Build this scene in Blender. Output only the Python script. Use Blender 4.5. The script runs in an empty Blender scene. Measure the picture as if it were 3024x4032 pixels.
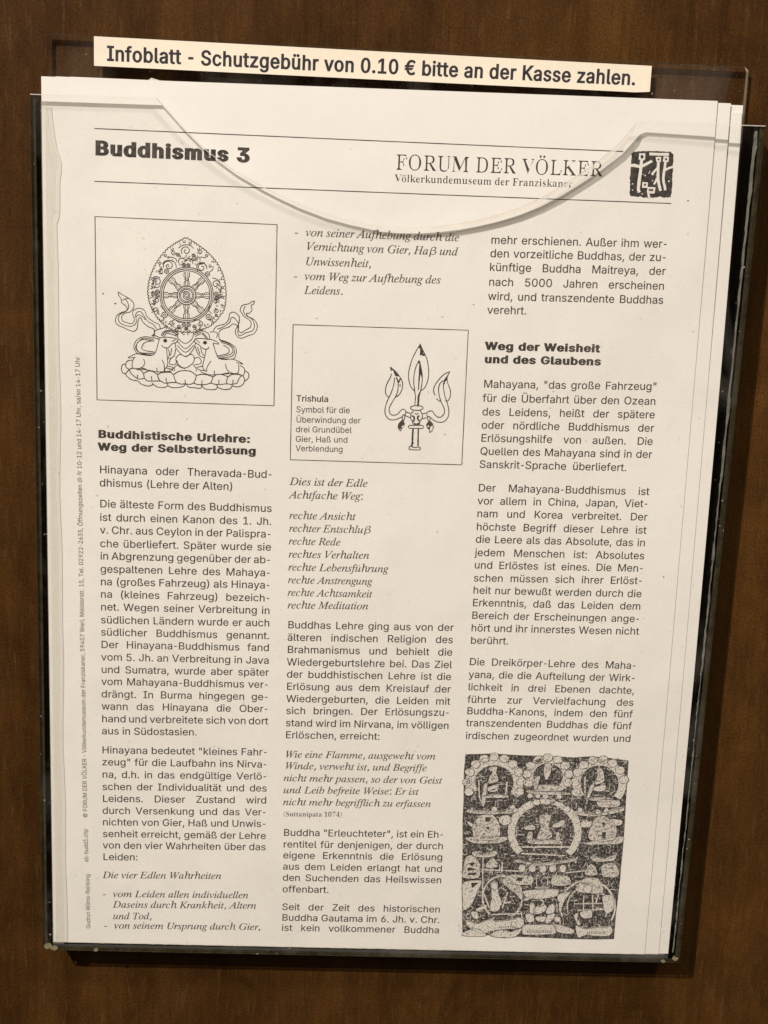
import bpy, bmesh, math, random
from mathutils import Vector, Matrix
from mathutils.geometry import delaunay_2d_cdt

random.seed(7)
scene = bpy.context.scene
COL = scene.collection

# Sheet frame, millimetres: u to the right, v downwards from the top edge of the front
# sheet, w out of the wall towards the viewer (front sheet lies at about w = 0).
WALL_W = -13.0


def P(u, v, w=0.0):
    return Vector(((u - 105.0) * 0.001, -(w - WALL_W) * 0.001, (148.5 - v) * 0.001))


# ------------------------------------------------------------------ camera
cam_data = bpy.data.cameras.new('camera')
cam_data.sensor_fit = 'HORIZONTAL'
cam_data.sensor_width = 36.0
cam_data.lens = 75.6
cam_data.clip_start = 0.01
cam_data.clip_end = 50.0
cam = bpy.data.objects.new('camera', cam_data)
COL.objects.link(cam)
_rows = ((0.99739451, 0.04106649, 0.05931057),
         (-0.02493299, 0.96772644, -0.25076659),
         (-0.06769451, 0.24863443, 0.96622894))
_ax = [Vector((r[0], -r[2], r[1])) for r in _rows]
_m = Matrix((_ax[0], _ax[1], _ax[2])).transposed().to_4x4()
_m.translation = P(74.154, 2.646, 513.684)
cam.matrix_world = _m
scene.camera = cam

# ------------------------------------------------------------------ light
world = bpy.data.worlds.new('World')
scene.world = world
world.use_nodes = True
_bg = world.node_tree.nodes['Background']
_bg.inputs[0].default_value = (1.0, 0.86, 0.72, 1)
_bg.inputs[1].default_value = 0.075


def spot(name, du, dup, dw, dist, watts, radius, colour, cone, aim):
    d = Vector((du, -dw, dup)).normalized()
    ld = bpy.data.lights.new(name, 'SPOT')
    ld.energy = watts
    ld.color = colour
    ld.shadow_soft_size = radius
    ld.spot_size = math.radians(cone)
    ld.spot_blend = 1.0
    o = bpy.data.objects.new(name, ld)
    COL.objects.link(o)
    o.location = P(105, 150, 0) + d * dist
    o.rotation_euler = (P(*aim) - o.location).to_track_quat('-Z', 'Y').to_euler()
    return o


# two ceiling spots of the exhibition room
spot('ceiling_spot', -0.58, 0.88, 1.0, 2.7, 332.0, 0.030, (1.0, 0.885, 0.76), 46, (320, 110))
spot('ceiling_spot', 0.42, 1.25, 1.0, 2.4, 66.0, 0.085, (1.0, 0.87, 0.72), 40, (300, 90))

scene.view_settings.view_transform = 'Standard'
scene.view_settings.look = 'None'
scene.view_settings.exposure = 0.0
scene.view_settings.gamma = 1.0
scene.view_settings.use_curve_mapping = False
scene.cycles.use_denoising = True
scene.cycles.max_bounces = 16
scene.cycles.transparent_max_bounces = 48
scene.cycles.transmission_bounces = 12
scene.cycles.glossy_bounces = 6


# ------------------------------------------------------------------ materials
def new_mat(name):
    m = bpy.data.materials.new(name)
    m.use_nodes = True
    nt = m.node_tree
    for n in list(nt.nodes):
        nt.nodes.remove(n)
    out = nt.nodes.new('ShaderNodeOutputMaterial')
    return m, nt, out


def node(nt, kind, **kw):
    n = nt.nodes.new(kind)
    for k, v in kw.items():
        setattr(n, k, v)
    return n


def obj_coords(nt, scale, rot=(0, 0, 0)):
    tc = node(nt, 'ShaderNodeTexCoord')
    mp = node(nt, 'ShaderNodeMapping')
    mp.inputs['Scale'].default_value = scale
    mp.inputs['Rotation'].default_value = rot
    nt.links.new(tc.outputs['Object'], mp.inputs['Vector'])
    return mp.outputs['Vector']


def noise(nt, vec, scale, detail=4, rough=0.55, dist=0.0):
    n = node(nt, 'ShaderNodeTexNoise')
    n.inputs['Scale'].default_value = scale
    n.inputs['Detail'].default_value = detail
    n.inputs['Roughness'].default_value = rough
    n.inputs['Distortion'].default_value = dist
    nt.links.new(vec, n.inputs['Vector'])
    return n.outputs['Fac']


def ramp(nt, fac, stops):
    r = node(nt, 'ShaderNodeValToRGB')
    e = r.color_ramp.elements
    while len(e) < len(stops):
        e.new(0.5)
    for el, (p, c) in zip(e, stops):
        el.position = p
        el.color = (c[0], c[1], c[2], 1) if not isinstance(c, (int, float)) else (c, c, c, 1)
    nt.links.new(fac, r.inputs['Fac'])
    return r.outputs['Color']


def mixc(nt, fac, a, b, mode='MIX'):
    n = node(nt, 'ShaderNodeMixRGB', blend_type=mode)
    for sock, val in ((n.inputs['Fac'], fac), (n.inputs['Color1'], a), (n.inputs['Color2'], b)):
        if isinstance(val, (int, float)):
            sock.default_value = val if sock.name == 'Fac' else (val, val, val, 1)
        elif isinstance(val, tuple):
            sock.default_value = (val[0], val[1], val[2], 1)
        else:
            nt.links.new(val, sock)
    return n.outputs['Color']


def bump(nt, height, strength, dist):
    b = node(nt, 'ShaderNodeBump')
    b.inputs['Strength'].default_value = strength
    b.inputs['Distance'].default_value = dist
    nt.links.new(height, b.inputs['Height'])
    return b.outputs['Normal']


def wood_material():
    m, nt, out = new_mat('walnut_veneer')
    b = node(nt, 'ShaderNodeBsdfPrincipled')
    bands = noise(nt, obj_coords(nt, (42, 42, 2.6), (0, 0.035, 0)), 1.0, 3, 0.5, 0.6)
    streak = noise(nt, obj_coords(nt, (420, 420, 24), (0, 0.02, 0)), 1.0, 4, 0.6, 0.7)
    fleck = noise(nt, obj_coords(nt, (620, 620, 95), (0, 0.03, 0)), 1.0, 3, 0.55, 0.5)
    pores = noise(nt, obj_coords(nt, (1500, 1500, 130), (0, 0.02, 0)), 1.0, 3, 0.6)
    mott = noise(nt, obj_coords(nt, (60, 60, 34)), 1.0, 4, 0.65, 1.2)
    fine = noise(nt, obj_coords(nt, (1700, 1700, 1300)), 1.0, 2, 0.6)
    base = ramp(nt, bands, [(0.3, (0.041, 0.0168, 0.0031)), (0.5, (0.053, 0.0226, 0.0046)), (0.7, (0.071, 0.0315, 0.0070))])
    c = mixc(nt, 1.0, base, ramp(nt, streak, [(0.28, 0.86), (0.5, 1.0), (0.72, 1.13)]), 'MULTIPLY')
    c = mixc(nt, 1.0, c, ramp(nt, mott, [(0.3, 0.72), (0.5, 1.0), (0.7, 1.3)]), 'MULTIPLY')
    c = mixc(nt, ramp(nt, fleck, [(0.56, 0.0), (0.74, 0.36)]), c, (0.122, 0.063, 0.021))
    c = mixc(nt, 1.0, c, ramp(nt, fine, [(0.3, 0.62), (0.5, 1.0), (0.7, 1.36)]), 'MULTIPLY')
    c = mixc(nt, ramp(nt, pores, [(0.58, 0.0), (0.74, 0.55)]), c, (0.020, 0.008, 0.002))
    nt.links.new(c, b.inputs['Base Color'])
    nt.links.new(ramp(nt, streak, [(0.3, 0.44), (0.7, 0.6)]), b.inputs['Roughness'])
    b.inputs['Specular IOR Level'].default_value = 0.12
    nt.links.new(bump(nt, pores, 0.25, 0.0003), b.inputs['Normal'])
    nt.links.new(b.outputs[0], out.inputs[0])
    return m


def paper_material(name, col, fibre=0.02, rough=0.7):
    m, nt, out = new_mat(name)
    b = node(nt, 'ShaderNodeBsdfPrincipled')
    f = noise(nt, obj_coords(nt, (420, 420, 420)), 1.0, 5, 0.7)
    big = noise(nt, obj_coords(nt, (14, 14, 14)), 1.0, 3, 0.5)
    c = mixc(nt, 1.0, col, ramp(nt, f, [(0.3, 1 - fibre), (0.7, 1 + fibre * 0.5)]), 'MULTIPLY')
    c = mixc(nt, 1.0, c, ramp(nt, big, [(0.3, 0.965), (0.7, 1.0)]), 'MULTIPLY')
    nt.links.new(c, b.inputs['Base Color'])
    b.inputs['Roughness'].default_value = rough
    b.inputs['Specular IOR Level'].default_value = 0.25
    nt.links.new(bump(nt, big, 0.6, 0.004), b.inputs['Normal'])
    nt.links.new(b.outputs[0], out.inputs[0])
    return m


def toner_material(name, dark, light, lo, hi, scale=500, detail=4, stretch=(1, 1, 1)):
    m, nt, out = new_mat(name)
    b = node(nt, 'ShaderNodeBsdfPrincipled')
    f = noise(nt, obj_coords(nt, (scale * stretch[0], scale * stretch[1], scale * stretch[2])), 1.0, detail, 0.65)
    nt.links.new(ramp(nt, f, [(lo, dark), (hi, light)]), b.inputs['Base Color'])
    b.inputs['Roughness'].default_value = 0.55
    b.inputs['Specular IOR Level'].default_value = 0.25
    nt.links.new(b.outputs[0], out.inputs[0])
    return m


def acrylic_material(name, tint, frost=0.0, frost_col=(0.5, 0.5, 0.44), gloss_rough=0.015, ior=1.49, mottle=0.4, sheen_dust=0.0):
    # clear sheet: light passes straight through, Fresnel reflection on every face
    m, nt, out = new_mat(name)
    tr = node(nt, 'ShaderNodeBsdfTransparent')
    tr.inputs[0].default_value = (tint[0], tint[1], tint[2], 1)
    gl = node(nt, 'ShaderNodeBsdfGlossy')
    gl.inputs['Roughness'].default_value = gloss_rough
    fr = node(nt, 'ShaderNodeFresnel')
    mx = node(nt, 'ShaderNodeMixShader')
    # the light goes straight through, so both faces meet it at the outer angle
    ge = node(nt, 'ShaderNodeNewGeometry')
    mr = node(nt, 'ShaderNodeMapRange')
    mr.inputs['To Min'].default_value = ior
    mr.inputs['To Max'].default_value = 1.0 / ior
    nt.links.new(ge.outputs['Backfacing'], mr.inputs['Value'])
    nt.links.new(mr.outputs['Result'], fr.inputs['IOR'])
    nt.links.new(fr.outputs[0], mx.inputs[0])
    base = tr.outputs[0]
    if frost > 0:
        b = node(nt, 'ShaderNodeBsdfPrincipled')
        b.inputs['Roughness'].default_value = 0.35
        f = noise(nt, obj_coords(nt, (330, 330, 260)), 1.0, 4, 0.7)
        nt.links.new(mixc(nt, 1.0, frost_col, ramp(nt, f, [(0.3, 1 - mottle), (0.7, 1 + mottle * 0.7)]), 'MULTIPLY'), b.inputs['Base Color'])
        m2 = node(nt, 'ShaderNodeMixShader')
        m2.inputs[0].default_value = frost
        nt.links.new(tr.outputs[0], m2.inputs[1])
        nt.links.new(b.outputs[0], m2.inputs[2])
        base = m2.outputs[0]
    if sheen_dust > 0:
        # pale patches painted for faint reflections in the pane, plus settled dust
        df = node(nt, 'ShaderNodeBsdfDiffuse')
        df.inputs[0].default_value = (0.72, 0.69, 0.63, 1)
        sheen = ramp(nt, noise(nt, obj_coords(nt, (34, 34, 22), (0, 0.5, 0)), 1.0, 4, 0.6, 1.0), [(0.50, 0.0), (0.72, sheen_dust)])
        dust = ramp(nt, noise(nt, obj_coords(nt, (620, 620, 620)), 1.0, 2, 0.5), [(0.74, 0.0), (0.80, 0.5)])
        m3 = node(nt, 'ShaderNodeMixShader')
        nt.links.new(mixc(nt, 1.0, sheen, dust, 'ADD'), m3.inputs[0])
        nt.links.new(base, m3.inputs[1])
        nt.links.new(df.outputs[0], m3.inputs[2])
        base = m3.outputs[0]
    nt.links.new(base, mx.inputs[1])
    nt.links.new(gl.outputs[0], mx.inputs[2])
    nt.links.new(mx.outputs[0], out.inputs[0])
    return m


WOOD = wood_material()
PAPER = paper_material('copy_paper', (0.825, 0.82, 0.812))
PAPER_EDGE = paper_material('paper_stack_edge', (0.62, 0.60, 0.56), 0.25)
LABEL_PAPER = paper_material('label_paper', (0.86, 0.80, 0.69), 0.03)
TONER = toner_material('toner', (0.036, 0.031, 0.028), (0.095, 0.083, 0.073), 0.35, 0.75)
TONER_LIGHT = toner_material('thin_toner', (0.060, 0.054, 0.049), (0.15, 0.14, 0.125), 0.35, 0.75)
TONER_BLUE = toner_material('label_ink', (0.024, 0.024, 0.030), (0.05, 0.05, 0.058), 0.35, 0.7)
TONER_SOLID = toner_material('solid_toner', (0.040, 0.036, 0.036), (0.105, 0.098, 0.09), 0.40, 0.72, 700)
COPY_DARK = toner_material('copied_dark', (0.036, 0.033, 0.032), (0.40, 0.38, 0.36), 0.47, 0.72, 1700, 4, (1, 1, 0.7))
COPY_LIGHT = toner_material('copied_light', (0.17, 0.16, 0.15), (0.72, 0.70, 0.67), 0.33, 0.50, 1700, 3)
COPY_MID = toner_material('copied_midtone', (0.14, 0.13, 0.12), (0.66, 0.64, 0.61), 0.37, 0.53, 1500, 4)
CORNER_GLINT = acrylic_material('corner_glint', (0.8, 0.8, 0.68), 0.34, (0.52, 0.47, 0.30), 0.12, mottle=0.3)  # pale tint for the imitated corner glints
UNPRINTED = paper_material('unprinted_paper', (0.80, 0.79, 0.765))
ACRYLIC = acrylic_material('clear_acrylic', (0.998, 0.998, 0.994), ior=1.26, sheen_dust=0.03)
ACRYLIC_EDGE = acrylic_material('acrylic_polished_edge', (0.50, 0.47, 0.42), 0.50, (0.62, 0.58, 0.51), 0.2, mottle=0.1)  # pale and half opaque, imitates light refracted in the cut edges
ACRYLIC_RIM = acrylic_material('acrylic_refraction_rim', (0.80, 0.78, 0.74), 0.55, (0.80, 0.765, 0.71), 0.2, mottle=0.1)  # pale frosting painted for refracted light along the scoop
ACRYLIC_DARK = acrylic_material('acrylic_dark_edge', (0.27, 0.25, 0.18), 0.20, (0.20, 0.175, 0.10), 0.15, mottle=0.6)  # dark tint imitates dark reflections inside the acrylic edges
ACRYLIC_SIDE = acrylic_material('acrylic_side', (0.20, 0.19, 0.145), 0.0, (0.4, 0.4, 0.34), 0.05, 1.5)  # clear acrylic tinted dark so sides and shelf cast a deeper shadow
GLUE = acrylic_material('glue_reflection_bead', (1.0, 1.0, 0.985), 0.06, (0.95, 0.92, 0.86), 0.2, mottle=0.25)
GLUE_EDGE = acrylic_material('glue_bead_edge', (0.55, 0.52, 0.46), 0.25, (0.5, 0.47, 0.4), 0.25, mottle=0.3)
REFLECTION_GREY = acrylic_material('reflection_grey', (0.75, 0.76, 0.70), 0.5, (0.30, 0.30, 0.25), 0.25, mottle=0.4)  # grey painted for the stack's reflection at the right wall
PAD = toner_material('pad_foam', (0.5, 0.48, 0.43), (0.8, 0.78, 0.72), 0.3, 0.7, 300)


# ------------------------------------------------------------------ object helpers
def link(name, me, mats, parent=None):
    for mt in (mats if isinstance(mats, (list, tuple)) else [mats]):
        me.materials.append(mt)
    o = bpy.data.objects.new(name, me)
    COL.objects.link(o)
    if parent:
        o.parent = parent
    return o


def tag(o, label, cat, group=None):
    o['label'] = label
    o['category'] = cat
    if group:
        o['group'] = group
    return o


def mesh_from(name, verts, faces):
    me = bpy.data.meshes.new(name)
    me.from_pydata([tuple(v) for v in verts], [], faces)
    me.update()
    return me


def sheet_w(u, v):
    """the front sheet leans back at its top right corner and bows a little"""
    a = max(0.0, (u - 105.0) / 105.0)
    k = max(0.0, 1.0 - v / 190.0)
    b = max(0.0, 1.0 - v / 60.0)
    return 0.35 - 2.6 * a * a * k - 0.5 * b * b + 0.25 * math.sin(u / 210.0 * math.pi) * math.sin(v / 297.0 * math.pi)


def winding(pt, contours):
    n = 0
    x, y = pt
    for c in contours:
        for (ax, ay), (bx, by) in zip(c, c[1:] + c[:1]):
            if (ay <= y) != (by <= y):
                if ax + (y - ay) / (by - ay) * (bx - ax) > x:
                    n += 1 if by > ay else -1
    return n


def fill(contours):
    """vertices and triangles of the area inside the contours (non-zero rule)"""
    vs, es = [], []
    for c in contours:
        k = len(vs)
        vs += [Vector((p[0], p[1])) for p in c]
        es += [(k + i, k + (i + 1) % len(c)) for i in range(len(c))]
    ov, oe, of, *_ = delaunay_2d_cdt(vs, es, [], 0, 1e-5)
    cs = [[(p[0], p[1]) for p in c] for c in contours]
    tris = []
    for f in of:
        m = ((ov[f[0]][0] + ov[f[1]][0] + ov[f[2]][0]) / 3, (ov[f[0]][1] + ov[f[1]][1] + ov[f[2]][1]) / 3)
        if winding(m, cs):
            tris.append(tuple(f))
    return [(p[0], p[1]) for p in ov], tris


def inset_loop(loop, ds):
    """move every corner of the loop inwards by its own distance"""
    n = len(loop)
    area = sum(loop[i - 1][0] * loop[i][1] - loop[i][0] * loop[i - 1][1] for i in range(n))
    sg = 1 if area > 0 else -1
    out = []
    for i in range(n):
        a, b, c = loop[i - 1], loop[i], loop[(i + 1) % n]
        e1 = (b[0] - a[0], b[1] - a[1])
        e2 = (c[0] - b[0], c[1] - b[1])
        l1, l2 = math.hypot(*e1), math.hypot(*e2)
        mx, my = -e1[1] / l1 - e2[1] / l2, e1[0] / l1 + e2[0] / l2
        k = max(0.5, mx * mx + my * my)
        out.append((b[0] + sg * 2 * mx / k * ds[i], b[1] + sg * 2 * my / k * ds[i]))
    return out


def plate(name, loop, w0, w1, mats, parent, slots=None, chamfer=None):
    """flat sheet with the outline loop [(u, v)] between w0 (rear) and w1 (front);
    slots: material of each edge, chamfer: (width per corner, depth, material)"""
    n = len(loop)
    slots = slots or [1] * n
    rings = [(loop, w0), (loop, w1)]
    if chamfer:
        rings = [(loop, w0), (loop, w1 - chamfer[1]), (inset_loop(loop, chamfer[0]), w1)]
    bm = bmesh.new()
    bv = [[bm.verts.new(P(u, v, w)) for u, v in lp] for lp, w in rings]
    for ring, (lp, w), flip in ((bv[0], rings[0], True), (bv[-1], rings[-1], False)):
        pts, tris = fill([lp])
        assert len(pts) == n
        for t in tris:
            bm.faces.new([ring[i] for i in (reversed(t) if flip else t)])
    for k in range(len(rings) - 1):
        for i in range(n):
            j = (i + 1) % n
            f = bm.faces.new([bv[k][i], bv[k][j], bv[k + 1][j], bv[k + 1][i]])
            f.material_index = chamfer[2] if k == 1 and slots[i] == 1 else slots[i]
    bmesh.ops.recalc_face_normals(bm, faces=bm.faces)
    me = bpy.data.meshes.new(name)
    bm.to_mesh(me)
    bm.free()
    return link(name, me, mats, parent)


def smooth(pts, k=4):
    """Catmull-Rom through the points"""
    if len(pts) < 3:
        return pts
    out = []
    closed = abs(pts[0][0] - pts[-1][0]) + abs(pts[0][1] - pts[-1][1]) < 0.02
    q = [pts[-2] if closed else pts[0]] + list(pts) + [pts[1] if closed else pts[-1]]
    for i in range(1, len(q) - 2):
        a, b, c, d = q[i - 1], q[i], q[i + 1], q[i + 2]
        for s in range(k):
            t = s / k
            out.append(tuple(0.5 * (2 * b[j] + (c[j] - a[j]) * t + (2 * a[j] - 5 * b[j] + 4 * c[j] - d[j]) * t * t
                                    + (3 * b[j] - a[j] - 3 * c[j] + d[j]) * t ** 3) for j in (0, 1)))
    out.append(tuple(pts[-1]))
    return out


class Ink:
    """collects printed shapes that lie on one sheet of paper"""

    def __init__(self, surf=sheet_w, h=0.05):
        self.v, self.f, self.surf, self.h = [], [], surf, h
        self.level = 0
        self.slots, self.slot = [], 0

    def pt(self, u, v, dh=0.0):
        self.v.append(P(u, v, self.surf(u, v) + self.h + dh))
        return len(self.v) - 1

    def ribbon(self, pts, width, sm=1, jitter=0.0, taper=True):
        pts = smooth(pts) if sm else list(pts)
        clean = [pts[0]]
        for p in pts[1:]:
            if math.hypot(p[0] - clean[-1][0], p[1] - clean[-1][1]) > 0.02:
                clean.append(p)
        pts = clean
        if len(pts) < 2:
            return
        self.level = (self.level + 1) % 10
        dh = self.level * 0.005
        row = []
        for i, p in enumerate(pts):
            a, b = pts[max(0, i - 1)], pts[min(len(pts) - 1, i + 1)]
            dx, dy = b[0] - a[0], b[1] - a[1]
            l = math.hypot(dx, dy) or 1.0
            wd = width * 0.5 * (1 + random.uniform(-jitter, jitter))
            nx, ny = -dy / l * wd, dx / l * wd
            row.append((self.pt(p[0] + nx, p[1] + ny, dh), self.pt(p[0] - nx, p[1] - ny, dh)))
        for (a, b), (c, d) in zip(row, row[1:]):
            self.f.append((a, b, d, c))
            self.slots.append(self.slot)

    def poly(self, pts, dh=None):
        if dh is None:
            self.level = (self.level + 1) % 10
            dh = self.level * 0.005
        vs, ts = fill([list(pts)])
        idx = [self.pt(u, v, dh) for u, v in vs]
        for t in ts:
            self.f.append(tuple(idx[i] for i in t))
            self.slots.append(self.slot)

    def build(self, name, mat, parent):
        me = mesh_from(name, self.v, self.f)
        o = link(name, me, mat, parent)
        me.polygons.foreach_set('material_index', self.slots)
        return o


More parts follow.
